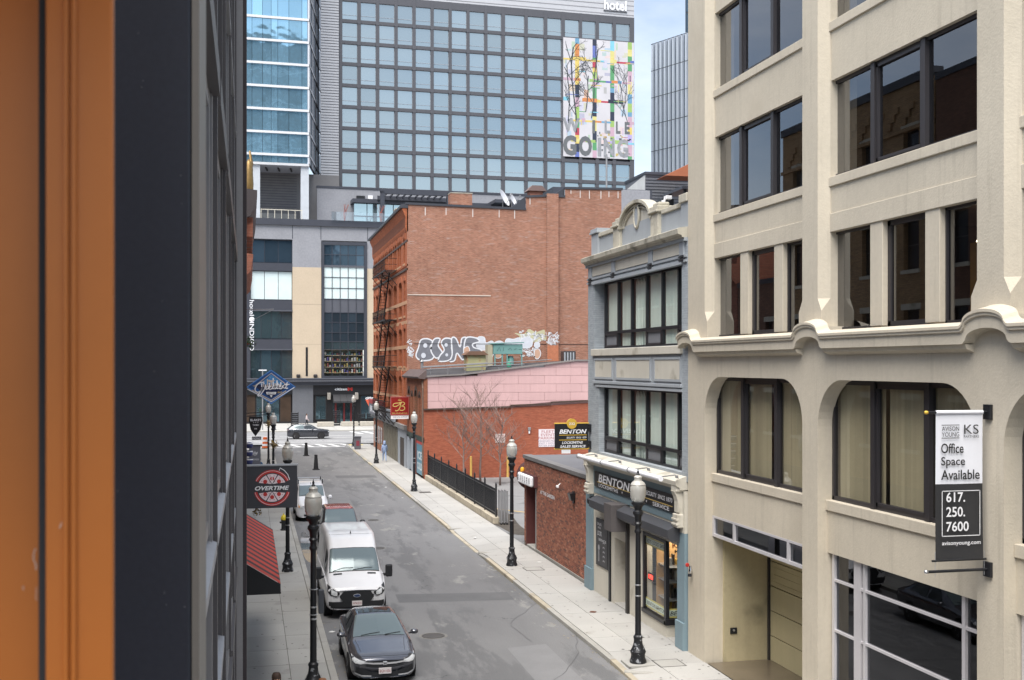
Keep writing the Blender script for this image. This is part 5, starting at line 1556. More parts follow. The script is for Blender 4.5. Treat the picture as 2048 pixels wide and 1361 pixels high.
for i, l in enumerate(LET):
    pts = cr(l, 4, True)
    poly(pts, GK, gf, (O[0], O[1] - i * .003, O[2]), lift=.002, name='letter_fill')
    strokes([pts + [pts[0], pts[1]]], .11, GW, gf, (O[0], O[1] - i * .003, O[2]), name='letter_outline', lift=.004)
for (x, z, r) in ((1.15, .5, .2), (1.3, 1.3, .17), (3.0, 1.35, .14), (3.05, .55, .12), (5.5, .6, .18)):
    poly([(x + r * math.cos(a), z + r * 1.1 * math.sin(a)) for a in [k * .5236 for k in range(12)]], GG, gf, (O[0], O[1] - .02, O[2]), name='letter_counter')
random.seed(9)


def scribble(n, w, h):
    out = []
    for k in range(n):
        x, z = random.uniform(0, w), random.uniform(0, h)
        out.append(cr([(x + random.uniform(-.2, .2), z + random.uniform(-.16, .16)) for _ in range(4)], 4))
    return out


strokes(scribble(18, .35, 1.4), .05, GW, gf, (12.55, YB_ - .006, 8.9), name='tag_scribble')
gf2 = thing('graffiti', 'bubble-letter graffiti in pale grey and peach behind the teal roof housing', 'graffiti', (19, YB_, 8.8))
O = (17.4, YB_ - .006, 8.5)
for i, (l, m_) in enumerate((([(.5, .2), (.1, 1.0), (.3, 1.9), (.8, 2.0), (1.2, 1.7), (1.1, .6), (1.5, .1), (1.0, -.1)], GK), ([(.75, 1.05), (.8, 2.0), (1.35, 2.05), (1.5, 1.6), (2.0, 1.75), (2.2, 1.35), (1.9, .9), (1.2, .85)], GG), ([(1.0, .3), (.85, .8), (1.3, 1.0), (1.9, .85), (2.05, .45), (1.6, .15)], GO), ([(2.0, .7), (2.1, 1.5), (2.7, 1.75), (3.2, 1.35), (3.0, .9), (2.6, .6)], GG), ([(2.3, .4), (2.2, .75), (2.6, .9), (2.85, .6), (2.6, .35)], GO), ([(3.1, 1.2), (3.2, 1.9), (3.8, 1.9), (4.3, 2.0), (4.4, 1.4), (3.9, 1.2)], GG), ([(4.5, 1.2), (4.4, 1.8), (4.9, 2.1), (5.35, 1.9), (5.3, 1.3)], GG), ([(5.6, .4), (5.6, 1.0), (5.95, 1.1), (6.1, .7), (5.9, .3)], GO), ([(5.6, 1.2), (5.6, 1.6), (5.95, 1.65), (6.0, 1.3)], GG), ([(-.3, .6), (-.35, 1.1), (.0, 1.3), (.15, .9), (0, .5)], GO))):
    pts = cr(l, 4, True)
    poly(pts, m_, gf2, (O[0], O[1] - i * .003, O[2]), lift=.002, name='letter_fill')
    strokes([pts + [pts[0], pts[1]]], .06, GW, gf2, (O[0], O[1] - i * .003, O[2]), name='letter_outline', lift=.004)
gf3 = thing('graffiti', 'white graffiti tag with pale yellow glow higher on the brick wall', 'graffiti', (23, YB_, 10.2))
poly(cr([(0, .1), (.1, .5), (-.3, .75), (.5, .7), (.9, 1.1), (1.5, .85), (2.2, 1.05), (2.3, .6), (2.7, .3), (2.0, .15), (1.2, .0)], 4, True), GY, gf3, (21.6, YB_ - .006, 10.15), lift=.001, name='glow')
strokes(scribble(40, 2.0, .7), .06, GW, gf3, (21.85, YB_ - .008, 10.3), name='tag_scribble')
gf4 = thing('graffiti', 'small white scribbled tags on the chimney breast and below it', 'graffiti', (24, YB_, 10))
strokes(scribble(34, .85, 1.0), .045, GW, gf4, (24.05, YB_ - .305, 10.0), name='tag_scribble')
strokes(scribble(40, 1.6, .7), .05, GW, gf4, (21.75, YB_ - .006, 8.95), name='tag_scribble')

# ================================================================== railings, gate and trees of the lot
rl = thing('iron_railing', 'black iron picket railing on a low stone kerb along the parking lot', 'fence', (12.66, 70, 0))
RX = 12.66
y = 58.8
while y < 82.6:
    MB().box(RX - .2, RX + .17, y + .008, min(y + 2.3, 82.7) - .008, -.05, .34 - random.uniform(0, .03)).build('kerb_block', GRANY, rl, bev=.025)
    y += 2.3
NP = 8
for k in range(NP + 1):
    yy = 59.0 + k * (82.4 - 59.0) / NP
    p = MB().box(RX - .04, RX + .04, yy - .04, yy + .04, .3, 2.05).build('post', BLACK, rl)
    MB().lathe([(.05, 0), (.03, .04), (.0, .12)], (RX, yy, 2.05), 6).build('finial', BLACK, p)
for z in (.52, 1.66): MB().box(RX - .02, RX + .02, 59, 82.4, z - .022, z + .022).build('rail', BLACK, rl)
pk_ = MB().box(-.011, .011, -.011, .011, 0, 1.42).mesh('picket', BLACK)
for k in range(190):
    yy = 59.08 + k * 23.25 / 189
    place('picket', pk_, rl, (RX, yy, .38))
t = thing('rolling_gate', 'folded grey metal rolling gate at the end of the railing', 'gate', (12.9, 58.4, 0))
for k in range(3):
    x = 12.78 + k * .16
    f_ = MB().tube([(x, 58.2, .1), (x, 58.2, 1.75), (x, 58.9, 1.75), (x, 58.9, .1), (x, 58.2, .1)], .035, 6).build('leaf_frame', GREYM, t)
    for j in range(4): MB().tube([(x, 58.3 + j * .15, .12), (x, 58.3 + j * .15, 1.72)], .012, 5).build('bar', GREYM, f_)
    MB().lathe([(0, -.03), (.07, -.03), (.07, .03), (0, .03)], (x, 58.3, .07), 10, 'X').build('wheel', RUBBER, t)
BARK = mat('bare_branch_bark', (.21, .15, .13), .9, var=.25, vs=4)


def tree(x, y, h, seed, label):
    rnd_ = random.Random(seed)
    t = thing('bare_tree', label, 'tree', (x, y, 0), 'young bare trees in the lot')
    trunk = MB(); crown = MB()
    pts = [(x + rnd_.uniform(-.1, .1) * k * .3, y + rnd_.uniform(-.1, .1) * k * .3, h * .82 * k / 6) for k in range(7)]
    trunk.tube(pts, [.085, .075, .062, .05, .038, .026, .012], 6)

    def grow(p, d, L_, r, lv):
        q = [Vector(p)]
        dd = Vector(d)
        n = 4
        for k in range(n):
            dd = (dd + Vector((rnd_.uniform(-.18, .18), rnd_.uniform(-.18, .18), rnd_.uniform(-.05, .16)))).normalized()
            q.append(q[-1] + dd * L_ / n)
        crown.tube(q, [r * (1 - .75 * k / n) for k in range(n + 1)], 3, False)
        if lv < 3:
            for k in range(1, n + 1):
                for _ in range(2 if lv < 2 else 1):
                    a = rnd_.uniform(0, 6.28)
                    s = Vector((math.cos(a), math.sin(a), rnd_.uniform(.1, .7)))
                    grow(q[k], (dd * .8 + s * .8).normalized(), L_ * rnd_.uniform(.42, .62), r * .5, lv + 1)
    for k in range(15):
        zf = .25 + .6 * k / 15
        i = min(int(zf / .82 * 6), 5)
        a = k * 2.4 + rnd_.uniform(-.4, .4)
        base = Vector(pts[i]).lerp(Vector(pts[i + 1]), .5)
        base.z = h * zf
        grow(base, Vector((math.cos(a), math.sin(a), .75)).normalized(), h * rnd_.uniform(.28, .40) * (1.05 - .5 * zf), .030, 1)
    trunk.build('trunk', BARK, t, smooth=True)
    crown.build('crown', BARK, t, clean=False)


tree(14.55, 78.6, 6.1, 1, 'bare tree nearest the street behind the railing')
tree(15.95, 79.6, 7.1, 2, 'tallest bare tree, middle of the three behind the railing')
tree(16.9, 77.4, 5.5, 3, 'bare tree farthest from the street, nearest the wall notice')
t = thing('pothole_debris', 'heap of grey rubble and scraps on the lot by the railing', 'rubble', (15, 57, 0))
random.seed(4)
for k in range(16):
    x, y = 13.7 + random.uniform(0, 1.2), 55.2 + random.uniform(0, 1.6)
    s = random.uniform(.05, .16)
    MB().add([(x + s * math.cos(a) * random.uniform(.7, 1.2), y + s * math.sin(a), z) for z in (-.02, s * .6) for a in (0, 1.3, 2.5, 3.8, 5)], [(0, 1, 2, 3, 4), (5, 6, 7, 8, 9), (0, 1, 6, 5), (1, 2, 7, 6), (2, 3, 8, 7), (3, 4, 9, 8), (4, 0, 5, 9)]).build('scrap', GREYM if k % 3 else GRAN, t)

# ================================================================== hotel block across the side street
ANG = 2.4                                    # the block is turned slightly against the street grid
CA, SA = math.cos(R(ANG)), math.sin(R(ANG))


def hroot(name, label, cat, y):
    t = thing(name, label, cat, (0, y, 0))
    t.rotation_euler = (0, 0, R(ANG))
    return t


SLATE = mat('slate_grey_brick', (.27, .275, .30), .85, var=.12, vs=.5, fine=.14, fs=4, coord='obj', bump=.3, bs=8)
SLATD = mat('dark_slate_brick', (.12, .125, .14), .85, var=.15, vs=.6, fine=.12, fs=5, coord='obj')
TANB = mat('pale_tan_brick', (.50, .41, .305), .85, var=.06, vs=.6, fine=.08, fs=5, coord='obj', bump=.3, bs=8)
GUN = mat('gunmetal_panel', (.062, .066, .082), .45, .3, var=.1, coord='obj')
GUNL = mat('gunmetal_panel_light', (.105, .11, .13), .5, .25, var=.08, coord='obj')
DGL = mirror('podium_dark_glass', (.10, .16, .19), .05, .25, wave=.15, ws=.6, metal=.75)
PGL = mat('backlit_white_glass', (.62, .72, .72), .25, var=.06, coord='obj', rnd=.05)
BGL = mirror('podium_blue_glass', (.07, .11, .15), .05, .3, wave=.2, ws=.5, metal=.7)
hp = hroot('hotel_podium', 'grey and tan brick hotel podium with large gridded windows and dark shopfronts', 'building', 166)


def hb(name, m, u0, u1, d0, d1, z0, z1, parent=None, bev=0):
    return MB().box(u0, u1, d0, d1, z0, z1).build(name, m, parent or hp, local=True, bev=bev)


# upper brick band and roof edge
hb('brick_band', SLATE, -14, 45, 0, 1, 26.1, 28.1)
hb('roof_edge', GUN, -14, 45, -.3, 1, 28.1, 29.0)
hb('podium_roof', GUNL, -14, 70, 1, 40, 28.7, 28.9)
for u in (6.1, 10.1, 16.8, 24): hb('control_joint', GUN, u - .05, u + .05, -.01, .1, 26.2, 28.1)
# tan pier with grey head
hb('grey_pier', SLATE, 6.1, 10.15, 0, 1, 22.2, 26.1)
hb('tan_pier', TANB, 6.1, 10.15, -.02, 1, 6.4, 22.2)
hb('tan_pier', TANB, 16.7, 18.6, -.02, 1, 6.4, 22.2)
hb('grey_pier', SLATE, 16.7, 45, 0, 1, 22.2, 26.1)
hb('brick_wall', SLATE, 18.6, 45, .05, 1, 5.4, 22.2)
for z in (11.2, 16.9): hb('control_joint', mat('tan_joint', (.34, .28, .22), .9) if z < 12 else bpy.data.materials['tan_joint'], 6.1, 10.15, -.026, 0, z, z + .05)
hb('slot_window', BLACK, 7.95, 8.25, -.06, .1, 6.7, 10.8)
for u in (6.9, 9.3):
    hb('uplight', DARKM, u - .28, u + .28, -.5, -.02, 6.5, 6.95, bev=.1)
# left-hand window bay: four storeys of glass between dark spandrels
hb('bay_back', GUN, -14, 6.1, .5, 1, 5.4, 26.1)
for (z0, z1) in ((22.72, 21.6), (17.45, 16.0), (11.9, 10.5), (26.1, 26.0)): hb('spandrel', GUN, -.0, 6.1, .05, .5, min(z0, z1), max(z0, z1))
for z in (15.98, 10.48): hb('ledge', GUNL, .2, 6.1, -.12, .5, z - .1, z + .06)
hb('column', GUN, -1.0, .25, -.05, .5, 5.4, 26.1)
hb('column', GUNL, -1.2, -.55, -.12, .5, 16, 26.1)
for (z0, z1, m_, k) in ((22.75, 25.95, BGL, 3), (17.5, 21.55, PGL, 3), (11.95, 15.9, DGL, 4), (6.4, 10.4, DGL, 4)):
    w = hb('window_bay', GUN, .25, 6.1, .42, .48, z0, z1)
    for i in range(k):
        a, b = .3 + i * 5.75 / k, .3 + (i + 1) * 5.75 / k
        hb('pane', m_, a + .04, b - .04, .36, .42, z0 + .08, z1 - .05, w)
    w2 = hb('window_bay', GUN, -13, -1.2, .42, .48, z0, z1)
    for i in range(6):
        hb('pane', m_, -13 + i * 1.97 + .04, -13 + (i + 1) * 1.97 - .04, .36, .42, z0 + .08, z1 - .05, w2)
# right-hand tall gridded window
fr = MB()
U0, U1, ZB, ZT = 10.55, 16.3, 6.7, 25.5
fr.box(10.2, U0, -.15, .5, 6.4, 25.95); fr.box(U1, 16.7, -.15, .5, 6.4, 25.95); fr.box(U0, U1, -.15, .5, ZT, 25.95); fr.box(U0, U1, -.15, .5, 6.4, ZB)
gw = fr.build('gridded_window', GUN, hp, local=True)
rows = [25.5, 24.1, 22.45, 20.85, 19.3, 17.75, 15.8, 14.4, 12.95, 11.65, 10.5, 9.7, 8.85, 8.0, 6.7]
kind = [BGL, BGL, PGL, PGL, PGL, GUNL, BGL, BGL, BGL, DGL, None, None, None, None]
for i in range(5):
    a, b = U0 + i * (U1 - U0) / 5, U0 + (i + 1) * (U1 - U0) / 5
    for j in range(14):
        if kind[j] is not None:
            hb('pane', kind[j], a + .035, b - .035, .1, .16, rows[j + 1] + .035, rows[j] - .035, gw)
for i in range(6):
    u = U0 + i * (U1 - U0) / 5
    hb('mullion', GUN, u - .04, u + .04, .02, .2, ZB, ZT, gw)
for z in rows[1:-1]: hb('glazing_bar', GUN, U0, U1, .03, .2, z - .04, z + .04, gw)
hb('slab_edge', GUNL, U0, U1, -.03, .2, 22.3, 22.6, gw)
# shop shelves with goods behind the lowest panes
SHELF = mat('lit_shelf', (.50, .40, .22), .6, coord='obj')
hb('shop_back', mat('shop_back_grey', (.16, .18, .17), .8, var=.2, coord='obj'), U0, U1, 1.4, 1.5, 6.5, 11.4, gw)
random.seed(21)
GOODS = [mat('goods_%d' % i, c, .6, coord='obj') for i, c in enumerate(((.5, .5, .5), (.12, .10, .30), (.45, .35, .12), (.30, .10, .08), (.10, .22, .2), (.6, .58, .5)))]
for z in (10.5, 9.7, 8.85, 8.0, 7.2):
    hb('shelf', SHELF, U0 + .05, U1 - .05, .5, 1.4, z - .08, z - .02, gw)
    for k in range(16):
        u = U0 + .15 + k * .35
        hb('goods', random.choice(GOODS), u, u + random.uniform(.12, .26), .6, .9, z - .02, z + random.uniform(.15, .55), gw)
# canopy ledge above the ground floor
for (z0, z1, d) in ((5.85, 6.38, .9), (5.4, 5.85, .55)): hb('canopy_ledge', GUN, -14, 19, -d, .5, z0, z1)
hb('canopy_lip', GUNL, -14, 19, -.96, -.9, 6.26, 6.42)
hb('canopy_lip', SILVER, -14, 19, -.93, -.9, 5.98, 6.02)
# ground floor
hb('shop_wall_back', INTD, -14, 45, 1.5, 1.6, 0, 5.4)
hb('grey_brick_pier', SLATD, 6.1, 9.0, -.05, .6, 0, 5.4)
hb('dark_fascia', BLACK, 9.0, 19, -.08, .5, 4.0, 5.4)
hb('dark_front', mat('black_tile', (.014, .014, .016), .35, coord='obj'), 9.0, 19, .3, .5, 0, 4.0)
for (u0, u1) in ((9.3, 10.9), (15.8, 18.4)):
    w = hb('shop_window', DARKM, u0, u1, .2, .3, .4, 3.9); hb('pane', DGL, u0 + .1, u1 - .1, .16, .2, .5, 3.8, w)
for u in (11.25, 15.2): hb('wall_lamp', mat('lamp_metal', (.40, .37, .33), .4, .5, coord='obj'), u - .25, u + .25, -.25, .3, 3.3, 4.3, bev=.08)
mb = MB()
for (u0, u1) in ((11.8, 12.75), (12.78, 13.72), (13.75, 14.7)):
    mb = MB().prism([(.25, 4.35), (-1.1, 3.1), (-1.1, 2.85), (.25, 2.9)], 'X', u0, u1)
    mb.build('awning_panel', mat('awning_black', (.03, .03, .034), .7, coord='obj') if u0 < 12 else bpy.data.materials['awning_black'], hp, local=True)
REDC = mat('red_drape', (.14, .018, .02), .7, coord='obj')
for u in (12.1, 14.3, 13.3): hb('entrance_drape', REDC, u, u + .25, .1, .25, .05, 2.9)
hb('entrance_glass', DGL, 11.8, 14.7, .26, .3, 0, 2.9)
text('citizen', SWH, hp, (12.95, -.11, 4.80), .34, 1.75, (CA * 0 + 1, 0, 0), bold=.02, local=True)
text('M', RED, hp, (14.25, -.11, 4.80), .50, .70, bold=.04, local=True)
for (u0, u1, z0, z1) in ((-2, 6.1, 4.1, 5.4),): hb('dark_fascia', BLACK, u0 - 12, u1, -.05, .5, z0, z1)
for i in range(7):
    u = -5.6 + i * 1.66
    w = hb('shopfront_window', DARKM, u, u + 1.6, .3, .36, 0, 4.1); hb('pane', DGL if i % 3 else mat('warm_shop_interior', (.05, .032, .022), .3, var=.6, vs=.8, coord='obj') if i == 0 else bpy.data.materials.get('warm_shop_interior') or DGL, u + .06, u + 1.54, .26, .3, .25, 4.0, w)
# vertical hotel lettering on the dark column
for s, m_, z, h, w_ in (('hotel', SWH, 16.3, .62, 2.2), ('INDIGO', SWH, 12.3, .62, 4.0)):
    text(s, m_, hp, (.45, -.16, z), h, w_, (0, 0, -1), (1, 0, 0), bold=.01, local=True)
MB().lathe([(0, 0), (.36, 0), (.36, .02), (0, .02)], (.45, -.17, 14.7), 18, 'Y').build('shell_emblem', SWH, hp, local=True)
# roof terrace behind the parapet: glazed pavilion with slatted pergola
tv = hroot('roof_pavilion', 'dark steel roof terrace pavilion with slatted pergola above the brick building', 'pavilion', 172)


def tb(name, m, u0, u1, d0, d1, z0, z1, parent=None):
    return MB().box(u0, u1, d0, d1, z0, z1).build(name, m, parent or tv, local=True)


tb('brick_wall', SLATE, 10.2, 62, 3, 3.4, 28.7, 35.0)
tb('parapet_cap', GUN, 10.1, 62, 2.9, 3.4, 35.0, 35.3)
tb('glazing', mirror('pavilion_glass', (.45, .58, .62), .05, metal=.8), 15.4, 42, 1.0, 1.1, 28.8, 32.6)
for i in range(14): tb('mullion', GUN, 15.4 + i * 2.0, 15.5 + i * 2.0, .9, 1.0, 28.8, 32.6)
tb('pavilion_roof', GUN, 15.2, 42, .3, 3, 32.6, 33.2)
tb('glazing_rail', GUN, 15.4, 42, .88, 1.0, 30.6, 30.72)
for (u0, u1) in ((19.2, 29.2),):
    for u in (u0, u1): tb('pergola_post', GUN, u - .3, u + .3, -3.0, -2.4, 28.8, 34.0)
    tb('pergola_beam', GUN, u0 - .3, u1 + .3, -3.0, -2.5, 33.6, 34.3)
    tb('pergola_beam', GUN, u0 - .3, u1 + .3, .0, .3, 33.1, 33.7)
    for i in range(10):
        u = u0 + .6 + i * .95
        MB().box(u, u + .1, -2.5, .1, 33.5, 33.75).build('slat', GUN, tv, local=True)
for (u0, u1) in ((36.5, 41.5),):
    tb('stair_hood', GUN, u0, u1, -2.5, 2.5, 33.0, 33.5); tb('stair_hood_post', GUN, u0 + 2.6, u0 + 3.2, -2.5, -2.0, 28.8, 33.0)
tb('air_unit', BLACK, 16.1, 17.4, 2.8, 3.0, 33.3, 34.0)
tb('air_unit', WHITE, 17.9, 18.6, 2.8, 3.0, 33.4, 34.1)
gl = glass('terrace_balustrade_glass', (.9, .94, .95), .12, .8)
for i in range(8): tb('balustrade_panel', gl, 11.3 + i * 1.5, 12.75 + i * 1.5, -6.6, -6.56, 28.95, 30.2)
RT = mat('red_shrub_twig', (.30, .10, .08), .8)
for i, u in enumerate((13.6, 18.9)):
    b = thing('terrace_shrub', ('small bare reddish shrub at the left of the roof terrace', 'small bare reddish shrub beside the terrace door')[i], 'shrub', (u * CA - 4.5 * 0, 168 + u * SA, 29), 'bare shrubs on the roof terrace')
    rr_ = random.Random(i)
    for k in range(9):
        MB().tube([(u * CA, 168, 28.9), (u * CA + rr_.uniform(-.3, .3), 168 + rr_.uniform(-.3, .3), 30.2), (u * CA + rr_.uniform(-.8, .8), 168 + rr_.uniform(-.4, .4), 31.6)], [.05, .03, .012], 4).build('twig', RT, b)

# ================================================================== gridded hotel tower
ht = hroot('hotel_tower', 'dark gridded hotel tower with pale blue windows, louvred edge and painted mural', 'building', 180)
TGL = mirror('tower_sky_glass', (.40, .465, .485), .06, .09, metal=.9)
TCURT = mat('tower_rail', (.33, .36, .40), .5, coord='obj')
TGR = mat('tower_grid', (.095, .097, .11), .5, .2, var=.07, coord='obj')
LOU = mat('louvre_grey', (.50, .505, .53), .5, .2, var=.06, coord='obj')
LOUD = mat('louvre_shadow_gap', (.22, .22, .24), .6, coord='obj')
cols = [(14.24, 16.61), (17.13, 19.52), (20.04, 22.46), (22.96, 25.33), (25.84, 28.26), (28.75, 31.19), (31.68, 34.12), (34.61, 37.04), (37.56, 39.88), (40.49, 43.77), (44.33, 47.06), (47.65, 50.06), (50.66, 53.12), (53.64, 56.0), (56.58, 58.99), (59.58, 62.04)]
nrow = 9
rw = [(65.03 - 3.345 * i, 62.2 - 3.345 * i) for i in range(nrow)]
rw[8] = (38.23, 35.4)


def ob(name, m, u0, u1, d0, d1, z0, z1, parent=None):
    return MB().box(u0, u1, d0, d1, z0, z1).build(name, m, parent or ht, local=True)


ob('core', GUN, 13.8, 62.75, .45, 20, 28, 78)
ob('top_band', LOU, 10.9, 62.8, -.05, 1, 66.2, 78)
for i in range(14): ob('top_band_gap', LOUD, 10.95, 62.75, -.07, -.05, 66.5 + i * .8, 66.62 + i * .8)
edges = [13.78] + [(cols[i][1] + cols[i + 1][0]) / 2 for i in range(15)] + [62.45]
mull = [(13.8, 14.24)] + [(cols[i][1], cols[i + 1][0]) for i in range(15)] + [(62.04, 62.8)]
for (a, b) in mull: ob('column', TGR, a, b, -.12, .5, 35, 66.2)
zb = [(65.03, 66.2)] + [(rw[i + 1][0], rw[i][1]) for i in range(nrow - 1)]
for (a, b) in zb: ob('beam', TGR, 13.79, 62.79, -.09, .5, a, b)
jn = MB().prism([(-.34, -.2), (-.2, -.34), (.2, -.34), (.34, -.2), (.34, .2), (.2, .34), (-.2, .34), (-.34, .2)], 'Y', -.16, 0).mesh('grid_node', TGR)
for (a, b) in mull[1:-1]:
    for (c, d) in zb[1:]:
        o = bpy.data.objects.new('grid_node', jn); C.objects.link(o); o.parent = ht; o.location = ((a + b) / 2, 0, (c + d) / 2)
wm = {}
for ci, (a, b) in enumerate(cols):
    for ri, (zt, z0) in enumerate(rw):
        if ci >= 12 and 1 <= ri <= 6: continue
        key = round(b - a, 2)
        if key not in wm:
            w_ = b - a
            fr = MB()
            fr.box(0, w_, .10, .3, .68, .74)
            fr.box(0, .05, .08, .3, 0, 2.83); fr.box(w_ - .05, w_, .08, .3, 0, 2.83); fr.box(0, w_, .08, .3, 0, .05); fr.box(0, w_, .08, .3, 2.78, 2.83)
            pn = MB().box(.02, w_ - .02, .16, .2, .02, 2.81).mesh('pane', TGL)
            wm[key] = (fr.mesh('window', TCURT), pn)
        wo = bpy.data.objects.new('window', wm[key][0]); C.objects.link(wo); wo.parent = ht; wo.location = (a, 0, z0)
        po = bpy.data.objects.new('pane', wm[key][1]); C.objects.link(po); po.parent = wo
        if key > 3: ob('window_bar', TCURT, a + .9, a + .97, .05, .2, z0, zt, wo) if False else None
# louvred strip on the left edge
ob('louvre_backing', LOUD, 10.9, 13.75, .0, .5, 28, 66.2)
lv = MB().box(10.92, 13.72, -.08, .02, 0, .30).mesh('louvre', LOU)
for i in range(74):
    o = bpy.data.objects.new('louvre', lv); C.objects.link(o); o.parent = ht; o.location = (0, 0, 34.2 + i * .43)
text('hotel', SWH, ht, (59.4, -.25, 68.0), 1.7, 4.0, bold=.03, local=True)
ob('sign_shadow_board', GUN, 57.4, 61.5, -.2, -.08, 66.95, 67.05)
# mural of coloured bands, branches and letters
mu = thing('mural', 'painted mural of coloured bands, bare branches and grey letters on the hotel tower', 'mural', (50 * CA, 180, 42))
mu.rotation_euler = (0, 0, R(ANG))
WL[mu.name] = Vector((0, 0, 0))
MUW = mat('mural_white', (.55, .54, .57), .7, var=.10, vs=.35, coord='obj')
MX0, MX1, MZ0, MZ1 = 50.35 - 50.0, 62.72 - 50.0, 42.5, 62.0
mu.location = (50 * CA, 180 + 50 * SA, 0)


def mbx(name, c, u0, u1, d, z0, z1):
    key = 'mural_' + '_'.join('%d' % (q * 255) for q in c)
    m_ = bpy.data.materials.get(key) or mat(key, c, .7, var=.15, vs=.8, coord='obj')
    return MB().box(u0, u1, -.23 - d, -.22, z0, z1).build(name, m_, mu, local=True)


MB().box(MX0, MX1, -.23, -.1, MZ0, MZ1).build('field', MUW, mu, local=True)
cb = [(.42, .36, .62), (.10, .30, .14), (.12, .16, .42), (.20, .50, .62), (.62, .48, .14), (.42, .06, .09), (.30, .45, .14), (.50, .34, .42), (.55, .22, .08), (.60, .55, .22), (.03, .04, .07), (.14, .3, .45)]
random.seed(14)
vu = [2.38, 5.4, 8.5, 11.6]
for k, u in enumerate(vu):
    z = MZ1
    while z > MZ0 + .3:
        h = random.uniform(.7, 2.6)
        z2 = max(z - h, MZ0)
        mbx('colour_band', random.choice(cb), u, u + (.72 if k < 3 else .75), .004, z2, z)
        z = z2
for k, z in enumerate([rw[i][1] - .5 for i in range(1, 6)]):
    u = MX0
    while u < MX1 - .1:
        w_ = random.uniform(.6, 2.6)
        u2 = min(u + w_, MX1)
        if random.random() < .8: mbx('colour_band', random.choice(cb), u, u2, .008, z, z + random.choice((.3, .45, .6)))
        u = u2
for k in range(70):
    u, z = random.uniform(MX0, MX1 - 1.2), random.uniform(MZ0, MZ1 - 1.5)
    c_ = random.choice(cb); q = random.uniform(.55, .8)
    c_ = tuple(round(.55 * q + v_ * (1 - q), 1) for v_ in c_)
    mbx('pastel_wash', c_, u, u + random.uniform(.3, 1.1), .001 + k * .00003, z, z + random.uniform(.3, 1.4))
for k in range(26):
    u, z = random.uniform(MX0, MX1 - .6), random.uniform(MZ0 + 3, MZ1 - 1.5)
    if k % 2: mbx('thin_line', random.choice(cb), u, u + random.uniform(.08, .16), .0095 + k * .00002, z, z + random.uniform(.6, 1.5))
    else: mbx('thin_line', random.choice(cb), u, min(u + random.uniform(.8, 2.2), MX1), .0095 + k * .00002, z, z + random.uniform(.08, .16))
BR = mat('mural_branch', (.05, .06, .07), .8, coord='obj')


def mbranch(u, z, ang, L_, w_, lv, rr_, acc):
    p = [(u, z)]
    for k in range(5):
        ang += rr_.uniform(-.16, .16)
        p.append((p[-1][0] + math.cos(ang) * L_ / 5, p[-1][1] + math.sin(ang) * L_ / 5))
    p = [q for q in p if MX0 < q[0] < MX1 and MZ0 < q[1] < MZ1 - .1]
    if len(p) > 1: acc.append((p, w_))
    if lv < 3 and len(p) > 2:
        for k in range(1, len(p)):
            if rr_.random() < .75: mbranch(p[k][0], p[k][1], ang + rr_.choice((-1, 1)) * rr_.uniform(.35, .8), L_ * rr_.uniform(.35, .5), w_ * .55, lv + 1, rr_, acc)


rr_ = random.Random(6)
acc = []
for (u, z, a, L_, w_) in ((2.6, 46.5, 1.5, 14, .38), (1.2, 48, 1.62, 9.5, .28), (5.2, 49, 1.5, 11.5, .30), (4.2, 50.0, 1.25, 6, .28), (10.6, 49.5, 1.3, 6.5, .2), (6.2, 55, 1.5, 6, .2), (11.6, 48.5, 1.9, 7, .2)):
    mbranch(u, z, a, L_, w_, 0, rr_, acc)
for p, w_ in acc:
    strokes([p], w_ * .55, BR, mu, (0, -.256, 0), name='branch', local=True)
GL2 = mat('mural_letter_pale', (.27, .28, .30), .8, var=.4, vs=1.5, coord='obj')
GL_ = mat('mural_letter_grey', (.13, .14, .15), .8, coord='obj')
for chx, u, z, w_, h in (('G', 1.45, 44.35, 2.3, 3.3), ('O', 4.15, 44.35, 2.3, 3.3)):
    text(chx, GL_, mu, (u, -.262, z), h, w_, bold=.05, local=True)
for chx, u, z, w_, h, m_ in (('W', 1.7, 47.7, 3.0, 2.3, GL2), ('I', 6.6, 44.3, .6, 3.0, GL2), ('N', 8.3, 44.3, 1.9, 3.0, GL2), ('G', 10.7, 44.3, 2.0, 3.0, GL2), ('I', 5.6, 47.6, .5, 2.2, GL_), ('L', 8.0, 47.7, 1.0, 2.1, GL2), ('L', 9.9, 47.7, .8, 2.0, GL_), ('E', 11.5, 47.7, .9, 2.0, GL_)):
    text(chx, m_, mu, (u, -.263, z), h, w_, bold=.04, local=True)
for k in range(40):
    u, z = random.uniform(6.2, 12.2), random.uniform(42.7, 46.6)
    mbx('leaf_patch', random.choice(((.05, .06, .07), (.45, .36, .14), (.12, .13, .14), (.3, .2, .1))), u, u + random.uniform(.15, .5), .012 + k * .0004, z, z + random.uniform(.08, .4))

# ================================================================== blue glass tower on the left
bt = hroot('glass_tower', 'blue glass apartment tower with white floor bands standing on columns', 'building', 172)
TB = mirror('wavy_blue_glass', (.36, .60, .74), .04, .20, wave=.4, ws=.35, metal=.8, dist=.06)
TBs = mirror('side_blue_glass', (.42, .50, .58), .05, .2, metal=.8)
BAND = mat('white_band', (.66, .67, .70), .45, .1, var=.05, coord='obj')


def gb(name, m, u0, u1, d0, d1, z0, z1, parent=None):
    return MB().box(u0, u1, d0, d1, z0, z1).build(name, m, parent or bt, local=True)


